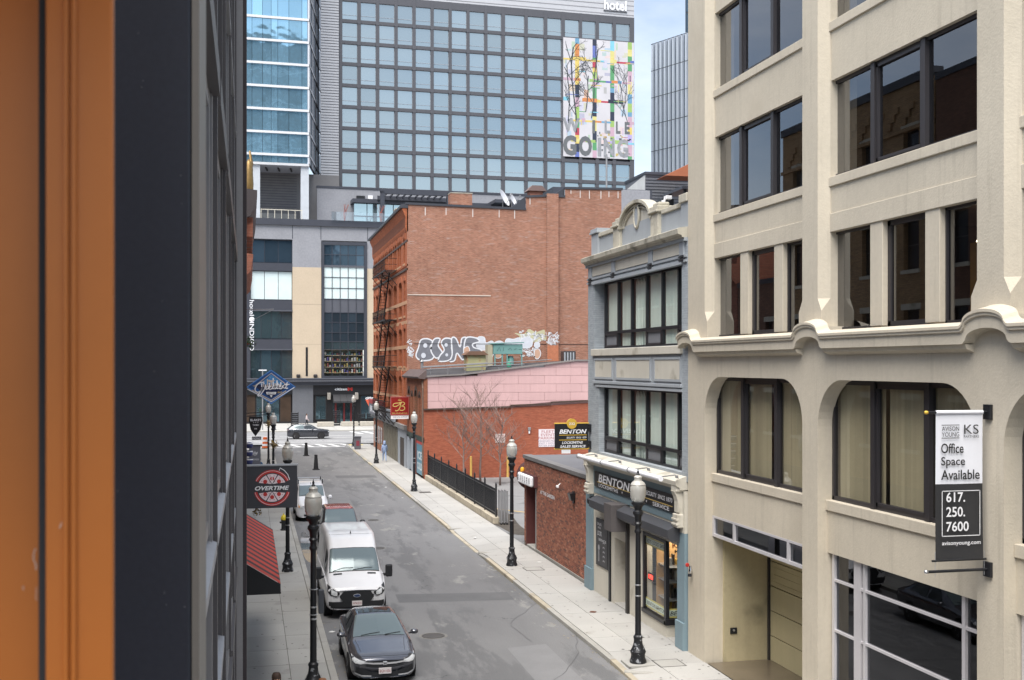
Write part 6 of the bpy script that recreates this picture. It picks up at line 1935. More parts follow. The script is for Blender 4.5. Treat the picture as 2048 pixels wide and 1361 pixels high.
gb('core', GUN, -20, 8.55, .4, 14, 38.3, 80)
levels = [37.8 + 0] + [39.0 + 3.36 * i for i in range(12)]
for i in range(12):
    z0, z1 = (38.0, 38.95) if i == 0 else (39.3 + 3.36 * (i - 1), 39.3 + 3.36 * i - .42)
    u = -6.0
    k = 0
    while u < 8.6:
        w_ = (1.25, .95, 1.6, 1.9, .8, 1.5)[k % 6]
        u2 = min(u + w_, 8.66)
        if u2 - u > .2: gb('pane', TB, u + .025, u2 - .025, .1, .16, z0, z1)
        u = u2; k += 1
    gb('floor_band', BAND, -20, 8.75, -.12, .3, z1 + .02, z1 + .36)
    gb('corner_trim', BAND, 8.62, 8.78, -.05, .3, z0, z1)
gb('soffit', mat('white_soffit', (.55, .56, .58), .6, coord='obj'), -20, 8.75, -.1, 14, 37.6, 37.95)
for u in (.5, 7.56): gb('pilotis', mat('pale_column', (.50, .53, .57), .5, coord='obj') if u < 1 else bpy.data.materials['pale_column'], u, u + 1.16, .2, 1.4, 28.9, 37.6)
gb('recess_wall', mat('louvred_grey_wall', (.20, .195, .20), .7, coord='obj'), -20, 14, 7.0, 7.3, 28.9, 37.6)
for i in range(14): gb('recess_slat', GUNL, 1.7, 7.5, 6.94, 7.0, 32.0 + i * .4, 32.08 + i * .4)
gb('recess_base', mat('pale_recess', (.38, .37, .35), .7, coord='obj'), 1.7, 7.5, 6.9, 6.98, 28.9, 31.4)
for u in (2.6, 4.4, 6.2):
    for s in range(3): MB().tube([(u + .12 * s, 2 + .9 * s, 37.5), (u + .12 * s + .1, 2.7 + .9 * s, 37.5)], .14, 6).build('soffit_lamp', DARKM, bt, local=True)
RAILW = mat('cream_rail', (.62, .58, .48), .5, coord='obj')
gb('rail', RAILW, 1.6, 7.6, -2.0, -1.92, 30.75, 30.85)
for i in range(7): gb('rail_post', RAILW, 1.65 + i * .97, 1.72 + i * .97, -2.0, -1.92, 28.9, 30.8)
gb('rail', RAILW, 1.6, 7.6, -2.0, -1.92, 29.1, 29.18)
# slanting side face running back from the corner
d_ = Vector((math.sin(R(8.6 + ANG)), math.cos(R(8.6 + ANG)), 0))
n_ = Vector((d_.y, -d_.x, 0))
base = Vector((8.78, -.05, 0))
LEN = 17
for i in range(12):
    z0, z1 = (38.0, 38.95) if i == 0 else (39.3 + 3.36 * (i - 1), 39.3 + 3.36 * i - .42)
    for k in range(8):
        a, b = base + d_ * (LEN * k / 8 + .08), base + d_ * (LEN * (k + 1) / 8 - .08)
        MB().quad((a.x, a.y, z0), (b.x, b.y, z0), (b.x, b.y, z1), (a.x, a.y, z1)).build('side_pane', TBs if k % 2 else LOU, bt, local=True)
    a, b = base + n_ * .1, base + d_ * LEN + n_ * .1
    MB().quad((a.x, a.y, z1), (b.x, b.y, z1), (b.x, b.y, z1 + .38), (a.x, a.y, z1 + .38)).build('floor_band', BAND if i % 1 == 0 else GUN, bt, local=True)
a, b = base - n_ * .1, base + d_ * LEN - n_ * .1
MB().quad((a.x, a.y, 37.6), (b.x, b.y, 37.6), (b.x, b.y, 80), (a.x, a.y, 80)).build('side_core', GUN, bt, local=True)

# ================================================================== finned office tower on the right and low plant block
dt = thing('finned_tower', 'tall office tower with vertical silver fins behind the beige building', 'building', (74, 203, 0))
FING = mirror('fin_tower_glass', (.05, .08, .13), .06, .1, metal=.7)
FIN = mat('silver_fin', (.52, .58, .66), .4, .1, var=.05)
p0, p1 = Vector((73.7, 203.6, 0)), Vector((85.0, 177.1, 0))      # facade slants towards the street
du = (p1 - p0).normalized(); dn = Vector((du.y, -du.x, 0))
L0 = (p1 - p0).length
ZF = 68.2


def fq(name, m, a, b, z0, z1, off, parent=dt):
    A, B = p0 + du * a + dn * off, p0 + du * b + dn * off
    return MB().quad((A.x, A.y, z0), (B.x, B.y, z0), (B.x, B.y, z1), (A.x, A.y, z1)).build(name, m, parent)


fq('glass_face', FING, 0, L0, 20, ZF - .1, 0)
bk = [p0 - dn * .3, p1 - dn * .3, p1 + Vector((30, 20, 0)), p0 + Vector((14, 27, 0))]
MB().prism([(q.x, q.y) for q in bk], 'Z', 0, ZF - .3).build('core', GUN, dt)
nf = 26
for i in range(nf):
    a = L0 * i / nf
    P = p0 + du * a; Q = p0 + du * (a + .42); O2 = dn * .5
    MB().prism([(P.x, P.y), (Q.x, Q.y), (Q.x + O2.x, Q.y + O2.y), (P.x + O2.x, P.y + O2.y)], 'Z', 20, ZF).build('fin', FIN, dt)
for i in range(9): fq('floor_line', GUN, 0, L0, 28 + i * 5, 28.12 + i * 5, .52)
up = [(84.2, 214), (108, 214), (114, 236), (93, 236)]
MB().prism(up, 'Z', 60, 130).build('upper_core', GUN, dt)
for i in range(10):
    for k in range(5): MB().quad((84.3 + k * 4.7, 213.9, 68.5 + i * 4.8), (88.8 + k * 4.7, 213.9, 68.5 + i * 4.8), (88.8 + k * 4.7, 213.9, 73 + i * 4.8), (84.3 + k * 4.7, 213.9, 73 + i * 4.8)).build('upper_pane', BGL if (i + k) % 3 else TBs, dt)
pbk = thing('plant_block', 'dark clad rooftop block with orange soffit behind the shop parapet', 'building', (46, 120, 20))
CLAD = mat('ribbed_dark_cladding', (.16, .165, .185), .6, .2, var=.06)
MB().box(42.9, 60, 121, 128, 10, 29.4).build('block', CLAD, pbk)
for i in range(22): MB().box(42.88, 47.9, 120.93, 121.0, 22.0 + i * .34, 22.05 + i * .34).build('rib', GUN, pbk)
MB().box(42.8, 60, 120.8, 128, 29.4, 29.7).build('parapet', GUN, pbk)
MB().quad((42.88, 121, 22), (42.88, 130, 22), (42.88, 130, 28.4), (42.88, 121, 29.4)).build('white_flank', mat('white_cladding', (.56, .56, .55), .6), pbk)
MB().prism([(43.59, 28.6), (47.4, 30.5), (47.4, 28.6)], 'Y', 116.5, 119.5).build('orange_soffit', mat('orange_soffit', (.32, .105, .05), .7, var=.1), pbk)
MB().box(47.9, 60, 120.7, 121, 10, 27.5).build('dark_recess', BLACK, pbk)
t = thing('roof_mast', 'thin lattice antenna mast rising beside the hotel tower', 'mast', (48, 150, 26))
MB().tube([(47.6, 150, 24), (47.6, 150, 37.0)], .13, 6).build('pole', GREYM, t)
for z in (36.6, 35.4): MB().tube([(47.2, 150, z), (48.0, 150, z)], .05, 5).build('cross_arm', GREYM, t)
t = thing('low_block', 'low grey roof parapet and glass screen between the towers', 'building', (37, 110, 15))
MB().box(31.5, 40.2, 112, 120, 10, 26.2).build('block', SLATE, t)
MB().box(31.5, 42.6, 118, 124, 10, 27.2).build('rear_block', GUN, t)
MB().box(38.0, 43.0, 130, 131, 20, 29.0).build('glass_screen', mirror('screen_glass', (.25, .34, .42), .08), t)
rt = thing('rooftop_terrace_frame', 'black steel roof frame with a mint green screen behind the shop parapet', 'pergola', (15, 38, 12.4))
for (x, y) in ((14.75, 37.6), (16.4, 37.6), (14.75, 39), (16.4, 39)): MB().box(x, x + .08, y, y + .08, 12.4, 14.38).build('post', GUN, rt)
MB().box(14.6, 16.8, 37.4, 39.2, 14.38, 14.48).build('roof_slab', GUN, rt)
for z in (13.6, 14.0): MB().box(14.75, 16.4, 37.6, 37.64, z, z + .05).build('rail', GREYM, rt)
MB().box(14.3, 14.75, 38.6, 39.4, 12.4, 14.2).build('machine', BLACK, rt)
MB().box(15.15, 15.9, 38.4, 39.2, 12.4, 13.7).build('machine', BLACK, rt)
MB().box(15.02, 15.3, 37.5, 37.56, 12.4, 14.1).build('screen', mat('mint_screen', (.36, .60, .42), .6), rt)
t = thing('roof_camera', 'white floodlight camera on the parapet post', 'camera', (12.9, 34.2, 13.4))
MB().box(12.78, 12.98, 34.1, 34.34, 13.5, 13.62).build('head', WHITE, t, bev=.02); MB().box(12.72, 12.8, 34.2, 34.4, 13.4, 13.5).build('lens', WHITE, t, bev=.02); MB().tube([(12.85, 34.2, 13.38), (12.85, 34.2, 13.52)], .02, 6).build('stem', BLACK, t)

# ================================================================== office slab down the street behind the viewpoint (seen only mirrored in glass)
rb = thing('distant_office_slab', 'tall dark office slab with pale floor bands seen mirrored in the blue tower', 'building', (36, -160, 0))
MB().box(8, 64, -185, -160, 0, 150).build('core', mat('slab_glass', (.22, .29, .34), .2, .3, var=.3, vs=.05), rb)
for i in range(36): MB().box(7.9, 64.1, -160.0, -159.7, 4 + i * 4.1, 4.9 + i * 4.1).build('floor_band', GUNL if i % 4 else BAND, rb)
for i in range(12): MB().box(8 + i * 5, 8.6 + i * 5, -159.9, -159.5, 0, 150).build('pier', GUN if i % 3 else BAND, rb)

# ================================================================== near left: the facade the camera looks along
ORANGE = mat('orange_metal', (.43, .128, .018), .36, .2, var=.06, vs=1.5, fine=.02, fs=60, spec=.5)
NAVY = mat('blue_black_metal', (.027, .030, .041), .5, .2, var=.1, vs=3, fine=.15, fs=120)
PEWTER = mat('pewter_trim', (.21, .195, .175), .45, .4, var=.12, vs=2)
GRYF = mat('grey_window_frame', (.26, .25, .25), .4, .4, var=.12, vs=3)
DKF = mat('dark_brown_frame', (.095, .088, .09), .42, .3, var=.1)
ZINC = mat('zinc_sill', (.36, .365, .385), .45, .5, var=.15, vs=3, fine=.1, fs=40)
BROWN = mat('worn_brown_column', (.042, .033, .035), .5, .2, var=.12, vs=2, fine=.05, fs=60, stain=(5.5, .70, .735, (.5, .5, .5)))
lf = thing('near_facade', 'dark metal window bays of the near building with zinc sills and brown end column', 'building', (-.6, 6, 0))
# orange jamb lining, close to the lens
ol = thing('orange_jamb', 'out-of-focus orange metal window jamb close to the camera at far left', 'window jamb', (-.2, .95, 6))
MB().box(-.151, -.1452, .905, .93, 5, 12).build('gap_shade_strip', RUBBER, ol)  # black strip paints in the shade of the gap between the panels
MB().box(-.60, -.135, .93, 1.10, 5, 12).build('recessed_panel', ORANGE, ol)
MB().box(-.1455, -.098, .90, .908, 5, 12).build('front_panel', ORANGE, ol, bev=.002)
for x in (-.131, -.1255): MB().tube([(x, .899, 5), (x, .899, 12)], .0022, 8, False).build('seam_rib', ORANGE, ol, smooth=True)
MB().box(-.62, -.085, .45, 1.12, 8.70, 9.3).build('window_head', ORANGE, ol)  # added out of view, height set so it shades the top of the jamb
SCR = mat('scratch_bare_metal', (.55, .50, .45), .5)
CHIP = mat('dull_chip', (.16, .16, .17), .7)
rs = random.Random(2)
for (x, z, L_) in ((-.1575, 8.145, .016), (-.1565, 8.122, .010), (-.135, 8.18, .004), (-.165, 8.13, .003)):
    strokes([[(x + rs.uniform(-.001, .001), z + L_ * q / 4) for q in range(5)]], rs.uniform(.0003, .0007), SCR, ol, (0, .9285 if x < -.15 else .8985, 0), name='scratch', lift=.0006)
dk = thing('dark_post', 'blurred blue-black metal post beside the orange jamb', 'post', (-.2, 1.55, 6))
MB().box(-.62, -.070, 1.50, 1.72, 4.5, 12.5).build('post', NAVY, dk, bev=.004)
MB().box(-.0695, -.0605, 1.50, 1.74, 4.5, 12.5).build('edge_trim', PEWTER, dk)
MB().box(-.135, -.105, 1.46, 1.497, 4.5, 7.865).build('latch', ZINC, dk, bev=.004)
for k in range(11):
    x, z = rs.uniform(-.16, -.075), rs.uniform(7.85, 8.75)
    strokes([[(x, z), (x + rs.uniform(-.0006, .0006), z + rs.uniform(.0008, .003))]], rs.uniform(.0004, .0010), CHIP, dk, (0, 1.499, 0), name='chip', lift=.0006)
# facade skin and three bays
XFc = -.15
MB().box(-3, XFc - .25, 1.8, 10.7, 0, 14).build('back_wall', DKF, lf)
GNF = glass('near_window_glass', (.45, .47, .48), .12, 1.1)
bays = [(1.9, 4.02), (4.25, 5.55), (5.78, 7.25), (7.5, 8.9), (9.1, 10.5)]
for bi, (a, b) in enumerate(bays):
    for (z0, z1) in ((7.73, 9.22), (4.4, 6.4), (10.4, 12.4)):
        fr = MB()
        for (p, q) in ((a, a + .07), (b - .07, b)): fr.box(XFc - .06, XFc + .022, p, q, z0, z1)
        fr.box(XFc - .06, XFc + .02, a, b, z0, z0 + .05); fr.box(XFc - .06, XFc + .02, a, b, z1 - .06, z1)
        w = fr.build('window', GRYF, lf)
        MB().quad((XFc - .035, a + .05, z0 + .04), (XFc - .035, b - .05, z0 + .04), (XFc - .035, b - .05, z1 - .05), (XFc - .035, a + .05, z1 - .05)).build('pane', GNF, w)
        MB().prism([(XFc - .06, z0), (XFc + .045, z0 - .035), (XFc + .045, z0 - .075), (XFc - .06, z0 - .075)], 'Y', a - .03, b + .03).build('sill', ZINC, w)
        MB().box(XFc - .06, XFc + .055, a - .05, b + .05, z1 + .0, z1 + .10).build('head_trim', DKF, w)
        MB().box(XFc - .06, XFc + .035, a - .04, b + .04, z1 + .10, z1 + .15).build('head_flashing', GRYF, w)
    MB().box(XFc - .1, XFc + .0, a, b, 7.05, 7.65).build('apron_panel', DKF, lf)
    MB().prism([(XFc - .06, 7.05), (XFc + .04, 7.03), (XFc + .04, 6.98), (XFc - .06, 6.98)], 'Y', a, b).build('apron_sill', ZINC, lf)
    MB().box(XFc - .1, XFc + .0, a, b, 9.37, 10.3).build('upper_panel', DKF, lf)
for k, yy in enumerate((4.135, 5.665, 7.375, 9.0, 10.6)):
    MB().box(XFc - .1, XFc + .03, yy - .115, yy + .115, 3.5, 13).build('mullion_fin', DKF if k % 2 else GRYF, lf)
    MB().box(XFc - .1, XFc + .045, yy - .03, yy + .03, 3.5, 13).build('mullion_rib', DKF, lf)
MB().box(-.5, -.016, 10.72, 11.5, 0, 13.5).build('end_column', BROWN, lf, bev=.004)
MB().box(-.5, -.05, 10.66, 10.72, 0, 13.5).build('column_flange', GRYF, lf)
MB().box(-4, -.20, 11.5, 27.5, 0, 12.8).build('facade_beyond', mat('dark_cladding', (.05, .045, .045), .6, var=.15), lf)

# ================================================================== left-hand row of buildings (edge-on, and mirrored in the windows opposite)
def lrow(name, label, y0, y1, zt, brick, corn, xf=-.2):
    t = thing(name, label, 'building', (-6, (y0 + y1) / 2, 0))
    ho = []
    n = max(2, int((y1 - y0) / 2.6))
    for fl in range(int((zt - 5) / 3.6)):
        for k in range(n):
            yc = y0 + (k + .5) * (y1 - y0) / n
            ho.append((yc - .55, yc + .55, 4.9 + fl * 3.6, 6.9 + fl * 3.6))
    ho = [h for h in ho if h[3] < zt - 1.5]
    wallmb('X', xf, -.3, y0, y1, 3.4, zt, ho).build('front_wall', brick, t)
    for h in ho:
        w = MB().box(xf - .25, xf - .2, *h).build('window', DARKM, t)
        MB().box(xf - .2, xf - .19, h[0] + .06, h[1] - .06, h[2] + .06, (h[2] + h[3]) / 2 - .03).build('pane', DKW, w)
        MB().box(xf - .2, xf - .19, h[0] + .06, h[1] - .06, (h[2] + h[3]) / 2 + .03, h[3] - .06).build('pane', DKW, w)
        MB().box(xf - .1, xf + .08, h[0] - .1, h[1] + .1, h[2] - .15, h[2]).build('sill', CST, w)
        MB().box(xf - .1, xf + .03, h[0] - .15, h[1] + .15, h[3], h[3] + .25).build('lintel', CST, w)
    MB().box(-12, xf - .31, y0 + .01, y1 - .01, 0, zt - .3).build('body', brick, t)
    MB().box(xf - .4, xf, y0 + .05, y1 - .05, 0, 3.4).build('shopfront', DARKM, t)
    if corn == 'corbel':
        for r in range(3):
            k = 0
            yy = y0 + .2
            while yy < y1 - .4:
                MB().box(xf - .1, xf + .09, yy + (r % 3) * .28, yy + .28 + (r % 3) * .28, zt - 1.1 - r * .28, zt - .82 - r * .28).build('corbel', brick, t)
                yy += 1.12
        MB().box(xf - .1, xf + .12, y0, y1, zt - 1.95, zt - 1.8).build('string_course', brick, t)
        MB().box(xf - .4, xf + .12, y0, y1, zt - .1, zt + .25).build('coping', CHAR, t)
    elif corn == 'plain':
        MB().box(xf - .4, xf + .06, y0, y1, zt - .05, zt + .2).build('coping', CHAR, t)
    return t


TANBR = brickmat('tan_facade_brick', (.36, .235, .13), (.30, .19, .10), (.22, .16, .10), 'X')
BRNBR = brickmat('brown_facade_brick', (.19, .10, .07), (.15, .08, .055), (.13, .09, .07), 'X')
REDBR = brickmat('red_facade_brick', (.30, .11, .07), (.25, .09, .06), (.2, .13, .1), 'X')
lrow('tan_brick_block', 'tan brick block with stepped corbel frieze on the left side of the street', 39.6, 52.5, 19.6, TANBR, 'corbel')
lrow('brown_brick_block', 'plain brown brick block on the left side of the street', 27.6, 39.5, 19.3, BRNBR, 'plain')
b3 = lrow('red_brick_block', 'red brick block with bracketed dark cornice at the left edge of the street', 58.0, 74.0, 16.0, REDBR, 'none')
lrow('low_brick_block', 'lower brick block between the taller left-hand buildings', 52.6, 57.9, 12.5, BRNBR, 'plain')
lrow('end_brick_block', 'red brick block at the far left corner of the street', 74.2, 112.0, 14.2, REDBR, 'plain', -.35)
MB().prism([(-.4, 15.5), (.05, 15.6), (.30, 16.0), (.42, 16.7), (.42, 16.9), (-.4, 17.0)], 'Y', 58.0, 74.0).build('cornice', mat('dark_brown_cornice', (.05, .042, .045), .6, var=.2), b3)
for k in range(8):
    MB().box(-.2, .22, 58.3 + k * 2.1, 58.6 + k * 2.1, 14.6, 15.6).build('bracket', REDBR, b3, bev=.05)
MB().prism([(-.2, 12.6), (.10, 12.9), (.22, 13.6), (.22, 13.75), (-.2, 13.8)], 'Y', 58.0, 74.0).build('belt_course', REDBR, b3)
gd_ = thing('gilded_ornament', 'gilded scrolled cornice ornament peeping out at the left building edge', 'ornament', (.1, 66, 17))
mb = MB()
GILT = mat('gilt', (.22, .14, .05), .4, .5, var=.25, vs=6)
for k in range(7): MB().tube([(-.1, 66, 17.2 + k * .0 + 0), (.14 + .012 * k, 66 + k * .12, 17.4 + k * .38), (.12 - .01 * k, 66 + k * .12, 19.8 + k * .1)], .06, 6).build('scroll', GILT, gd_, smooth=True)
MB().lathe([(.0, 0), (.2, .1), (.26, 1.2), (.2, 2.3), (.05, 2.6)], (.02, 66, 17.2), 10).build('pod', GILT, gd_, smooth=True)

# ---- pizza shop box sign
pz = thing('box_sign', 'dark grey projecting box sign with red and white pizza emblem', 'sign', (.0, 27.3, 4.97))
PZ = 27.3
SGR = mat('sign_slate', (.045, .046, .055), .5, var=.08)
MB().box(-.19, 1.11, PZ, PZ + .22, 4.97, 5.95).build('cabinet', SGR, pz, bev=.008)
MB().box(-.19, 1.13, PZ - .012, PZ + .23, 5.945, 5.975).build('top_trim', ZINC, pz)
PRD = mat('pizza_red', (.46, .035, .035), .5, var=.05)
PPK = mat('pizza_pale', (.72, .58, .62), .5, var=.04)
for side in (0, 1):
    fy = PZ - .003 if side == 0 else PZ + .223
    rt_ = (1, 0, 0) if side == 0 else (-1, 0, 0)
    oc = (.535, fy, 5.44)
    cx_ = [(.35 * math.cos(R(a)), .35 * math.sin(R(a))) for a in range(0, 360, 8)]
    ring = [[(.385 * math.cos(R(a)), .385 * math.sin(R(a))) for a in range(24, 158, 6)], [(.385 * math.cos(R(a)), .385 * math.sin(R(a))) for a in range(194, 348, 6)]]
    for rg in ring:
        strokes([rg], .07, PRD, pz, oc, rt_, name='crust', lift=.002)
        strokes([[(q[0] * 1.03, q[1] * 1.03) for q in rg]], .008, SWH, pz, oc, rt_, name='crust_highlight', lift=.004)
    for half in (1, -1):
        for k in range(3):
            a0, a1 = (20 + k * 46.7 + 2, 20 + (k + 1) * 46.7 - 2)
            pts = [(.02 * math.cos(R((a0 + a1) / 2)), .09)] + [(.325 * math.cos(R(a0 + (a1 - a0) * j / 6)), .325 * math.sin(R(a0 + (a1 - a0) * j / 6))) for j in range(7)]
            pts = [(px, half * max(pz_, .085)) for px, pz_ in pts]
            if half < 0: pts = pts[::-1]
            poly(pts, PPK, pz, oc, rt_, lift=.002, name='slice')
            am = R((a0 + a1) / 2)
            c_ = (.215 * math.cos(am), half * .215 * math.sin(am))
            poly([(c_[0] + .048 * math.cos(j * .5236), c_[1] + .048 * math.sin(j * .5236)) for j in range(12)], PRD, pz, oc, rt_, lift=.004, name='pepperoni')
            for j in range(5):
                r_, a_ = (.28 if j % 2 else .15), am + (j - 2) * .17
                poly([(r_ * math.cos(a_) + .009 * math.cos(q * 1.05), half * max(.1, r_ * math.sin(a_)) + .009 * math.sin(q * 1.05)) for q in range(6)], INK, pz, oc, rt_, lift=.004, name='olive')
    text('OVERTIME', SWH, pz, (oc[0], fy + (-.004 if side == 0 else .004), 5.435), .10, .78, rt_, shear=.25, bold=.03)
    strokes([[(.16, .40), (.18, .46), (.28, .40), (.36, .30), (.40, .18)], [(0, .10), (0, .30)], [(.03, .1), (.1, .14)]], .016, SWH, pz, oc, rt_, name='clock_hand', lift=.005)
MB().box(-.2, -.12, PZ + .05, PZ + .17, 5.1, 5.8).build('wall_bracket', BLACK, pz)

# ---- striped awning
aw = thing('striped_awning', 'red and dark striped awning with black end panel over the left pavement', 'awning', (.3, 33, 2.7))
AR = mat('awning_red', (.50, .055, .035), .7, var=.08); AD = mat('awning_dark_stripe', (.05, .03, .032), .7, var=.1)
XW_, ZW, XO, ZO = -.18, 3.62, .75, 3.02
NS = 13
for k in range(NS):
    ya, yb = 28.3 + k * 9.4 / NS, 28.3 + (k + 1) * 9.4 / NS
    ym = ya + (yb - ya) * .56
    MB().quad((XW_, ya, ZW), (XO, ya, ZO), (XO, ym, ZO), (XW_, ym, ZW)).build('red_stripe', AR, aw)
    MB().quad((XW_, ym, ZW), (XO, ym, ZO), (XO, yb, ZO), (XW_, yb, ZW)).build('dark_stripe', AD, aw)
MB().prism([(XW_, 2.78), (XO, 2.78), (XO, ZO - .01), (XW_, ZW - .01)], 'Y', 28.26, 28.295).build('end_panel', BLACK, aw)
MB().prism([(XW_, 2.78), (XO, 2.78), (XO, ZO - .01), (XW_, ZW - .01)], 'Y', 37.705, 37.74).build('end_panel', BLACK, aw)
MB().box(XO - .02, XO + .005, 28.29, 37.71, 2.78, ZO).build('valance', AD, aw)
MB().tube([(XO, 28.27, 2.8), (XO, 37.73, 2.8)], .02, 6).build('front_bar', BLACK, aw)

# ---- diamond bar sign
gs = thing('diamond_sign', 'large blue diamond bar sign with white script and skyline', 'sign', (1.1, 60, 6.3))
GY_ = 60.0
DC = (1.13, GY_, 7.17)
BLU = mat('sign_blue', (.02, .085, .26), .4, var=.1); BLD = mat('sign_navy', (.015, .022, .07), .4, var=.1); BLL = mat('sign_sky_blue', (.06, .22, .46), .4, var=.15, vs=3); NEO = mat('sign_edge_blue', (.10, .26, .62), .3, var=.04); BGE = mat('sign_beige', (.50, .43, .38), .5, var=.05)


def dia(w, h, lift, m, name, c=DC):
    poly([(-w, 0), (0, -h), (w, 0), (0, h)], m, gs, c, lift=lift, name=name)


MB().prism([(DC[0] - 1.24, DC[2]), (DC[0], DC[2] - .88), (DC[0] + 1.24, DC[2]), (DC[0], DC[2] + .88)], 'Y', GY_ - .0, GY_ + .25).build('cabinet', BLU, gs)
strokes([[(-1.2, 0), (0, -.85), (1.2, 0), (0, .85), (-1.2, 0)]], .045, NEO, gs, DC, name='edge_light', lift=.006)
dia(.80, .62, .003, BLD, 'navy_field', (DC[0], GY_, DC[2] + .02))
poly([(-.62, .12), (.68, .12), (.0, .64)], BLL, gs, DC, lift=.005, name='sky_field')
strokes([[(-.85, .03), (0, .70), (.83, .06), (.66, -.08)]], .045, BGE, gs, DC, name='inner_frame', lift=.008)
strokes([[(-1.18, -.1), (0, -.92 + .16), (1.16, -.03)]], .035, SWH, gs, DC, name='white_line', lift=.008)
strokes([[(-.95, -.16), (0, -.68), (.75, -.20)]], .05, BGE, gs, DC, name='inner_frame', lift=.009)
for k in range(11):
    w_ = .06; h_ = (.18, .3, .12, .4, .2, .28, .45, .2, .33, .16, .24)[k]
    poly([(-.5 + k * .095, .0), (-.5 + k * .095 + w_, .0), (-.5 + k * .095 + w_, h_), (-.5 + k * .095, h_)], BGE if k % 2 else SWH, gs, DC, lift=.007, name='skyline_block')
poly([(-.22, .34), (.22, .34), (0, .2)], BGE, gs, DC, lift=.009, name='martini_glass')
random.seed(8)
for k in range(14):
    u, v_ = random.uniform(-.35, .35), random.uniform(.34, .58)
    if abs(u) / .68 + v_ / .66 < 1: poly([(u - .014, v_), (u, v_ - .014), (u + .014, v_), (u, v_ + .014)], SWH, gs, DC, lift=.009, name='star')
GRE = [cr(q, 5) for q in (
    [(-.30, .14), (-.42, .2), (-.62, .1), (-.72, -.1), (-.62, -.22), (-.45, -.15), (-.38, .0), (-.48, -.2), (-.60, -.36), (-.5, -.36), (-.3, -.1)],
    [(-.3, -.1), (-.26, .02), (-.22, .0), (-.24, -.1), (-.1, -.06)],
    [(-.1, -.06), (-.04, .03), (-.10, .04), (-.12, -.06), (-.04, -.1), (.06, -.04)],
    [(.16, .03), (.08, .03), (.06, -.07), (.14, -.05), (.17, .04), (.16, -.08), (.24, -.04)],
    [(.30, .18), (.25, -.05), (.33, -.06)], [(.2, .08), (.38, .09)],
    [(.36, -.04), (.43, .04), (.38, .05), (.36, -.06), (.45, -.08), (.5, .0)],
    [(.58, .05), (.5, .03), (.56, -.06), (.48, -.08), (.62, -.05)],
    [(.72, .2), (.65, -.05), (.75, -.05)], [(.58, .10), (.82, .11)])]
GRE = [[(q[0] * 1.12, q[1] * 1.2) for q in g] for g in GRE]
strokes(GRE, .05, SWH, gs, DC, name='script', lift=.014)
text('THE', SGD, gs, (DC[0] - .82, GY_ - .012, DC[2] + .04), .08, .2)
text('BAR', SGD, gs, (DC[0] + .44, GY_ - .012, DC[2] - .28), .09, .22)
poly([(-.26, -.26), (.26, -.26), (.22, -.38), (-.22, -.38)], SWH, gs, DC, lift=.01, name='ribbon')
text('BOSTON', INK, gs, (DC[0], GY_ - .016, DC[2] - .32), .06, .34)
poly([(-.07, -.42), (.07, -.42), (0, -.54)], SWH, gs, DC, lift=.01, name='small_diamond')
MB().tube([(-.3, GY_ + .12, 7.17), (0, GY_ + .12, 7.17)], .05, 6).build('bracket', BLACK, gs)

# ---- shield sign, grey panel sign, blue festoon, wreaths
bs = thing('shield_sign', 'black shield-shaped bar sign with white lettering hung from a bracket arm', 'sign', (.4, 70, 3.9))
SYB = 70.0
MB().prism([(.05, 5.22), (.80, 5.22), (.82, 4.95), (.70, 4.45), (.40, 4.05), (.12, 4.45), (.02, 4.95)], 'Y', SYB, SYB + .1).build('board', SBK, bs)
for s, z, h, w_ in (("BLAKE'S", 5.02, .14, .62), ('TAVERN', 4.72, .09, .36), ('BAR', 4.5, .08, .16)):
    text(s, SWH, bs, (.42, SYB - .004, z), h, w_, bold=.02)
for k in range(3): poly([(.3 + k * .12 + .025 * math.cos(q), 4.87 + .025 * math.sin(q)) for q in (0, 1.57, 3.14, 4.71)], SWH, bs, (0, SYB, 0), lift=.004, name='star')
MB().box(.2, .74, SYB, SYB + .06, 3.84, 4.03).build('lower_plate', SBK, bs)
text('INDIGO', SWH, bs, (.47, SYB - .004, 3.935), .11, .46, bold=.02)
for z in (5.45, 5.28): MB().tube([(-.3, SYB + .05, z - .05), (1.05, SYB + .05, z + .05)], .025, 6).build('bracket_arm', BLACK, bs)
gp = thing('grey_panel_sign', 'grey hanging panel sign with white three-petal emblem', 'sign', (.3, 62, 3.0))
MB().box(.03, .62, 62, 62.1, 2.9, 4.0).build('panel', mat('panel_grey', (.17, .175, .20), .6), gp)
for a in (-.55, 0, .55):
    c_ = (.33, 3.5)
    poly(cr([(0, 0), (-.05, .12), (0, .26), (.05, .12)], 4, True) if a == 0 else [(px * math.cos(a) + pz_ * math.sin(a), -px * math.sin(a) + pz_ * math.cos(a)) for px, pz_ in cr([(0, 0), (-.05, .12), (0, .26), (.05, .12)], 4, True)], SWH, gp, (c_[0], 62, c_[1]), lift=.004, name='petal')
text('INDIGO', SWH, gp, (.33, 61.995, 3.32), .09, .4, bold=.02)
MB().tube([(-.3, 62.05, 4.05), (.6, 62.05, 4.05)], .02, 6).build('bracket', BLACK, gp)
fb = thing('scalloped_awning', 'dark blue scalloped awning edge below the shield sign', 'awning', (.1, 58, 2))
BLUE = mat('awning_blue', (.03, .04, .14), .6, var=.1)
for k in range(5):
    z = 4.35 - k * .40
    MB().lathe([(0, -.16), (.16, -.14), (.2, 0), (.15, .12), (0, .15)], (.02, 58 + k * .05, z), 10).build('scallop', BLUE, fb, smooth=True)
    MB().lathe([(.17, .06), (.2, .07), (.2, .10), (.16, .11)], (.02, 58 + k * .05, z), 10).build('white_edge', SWH, fb)
NEED = [mat('wreath_green', (.05, .085, .04), .8, var=.3), mat('wreath_tan', (.22, .15, .06), .8, var=.3)]


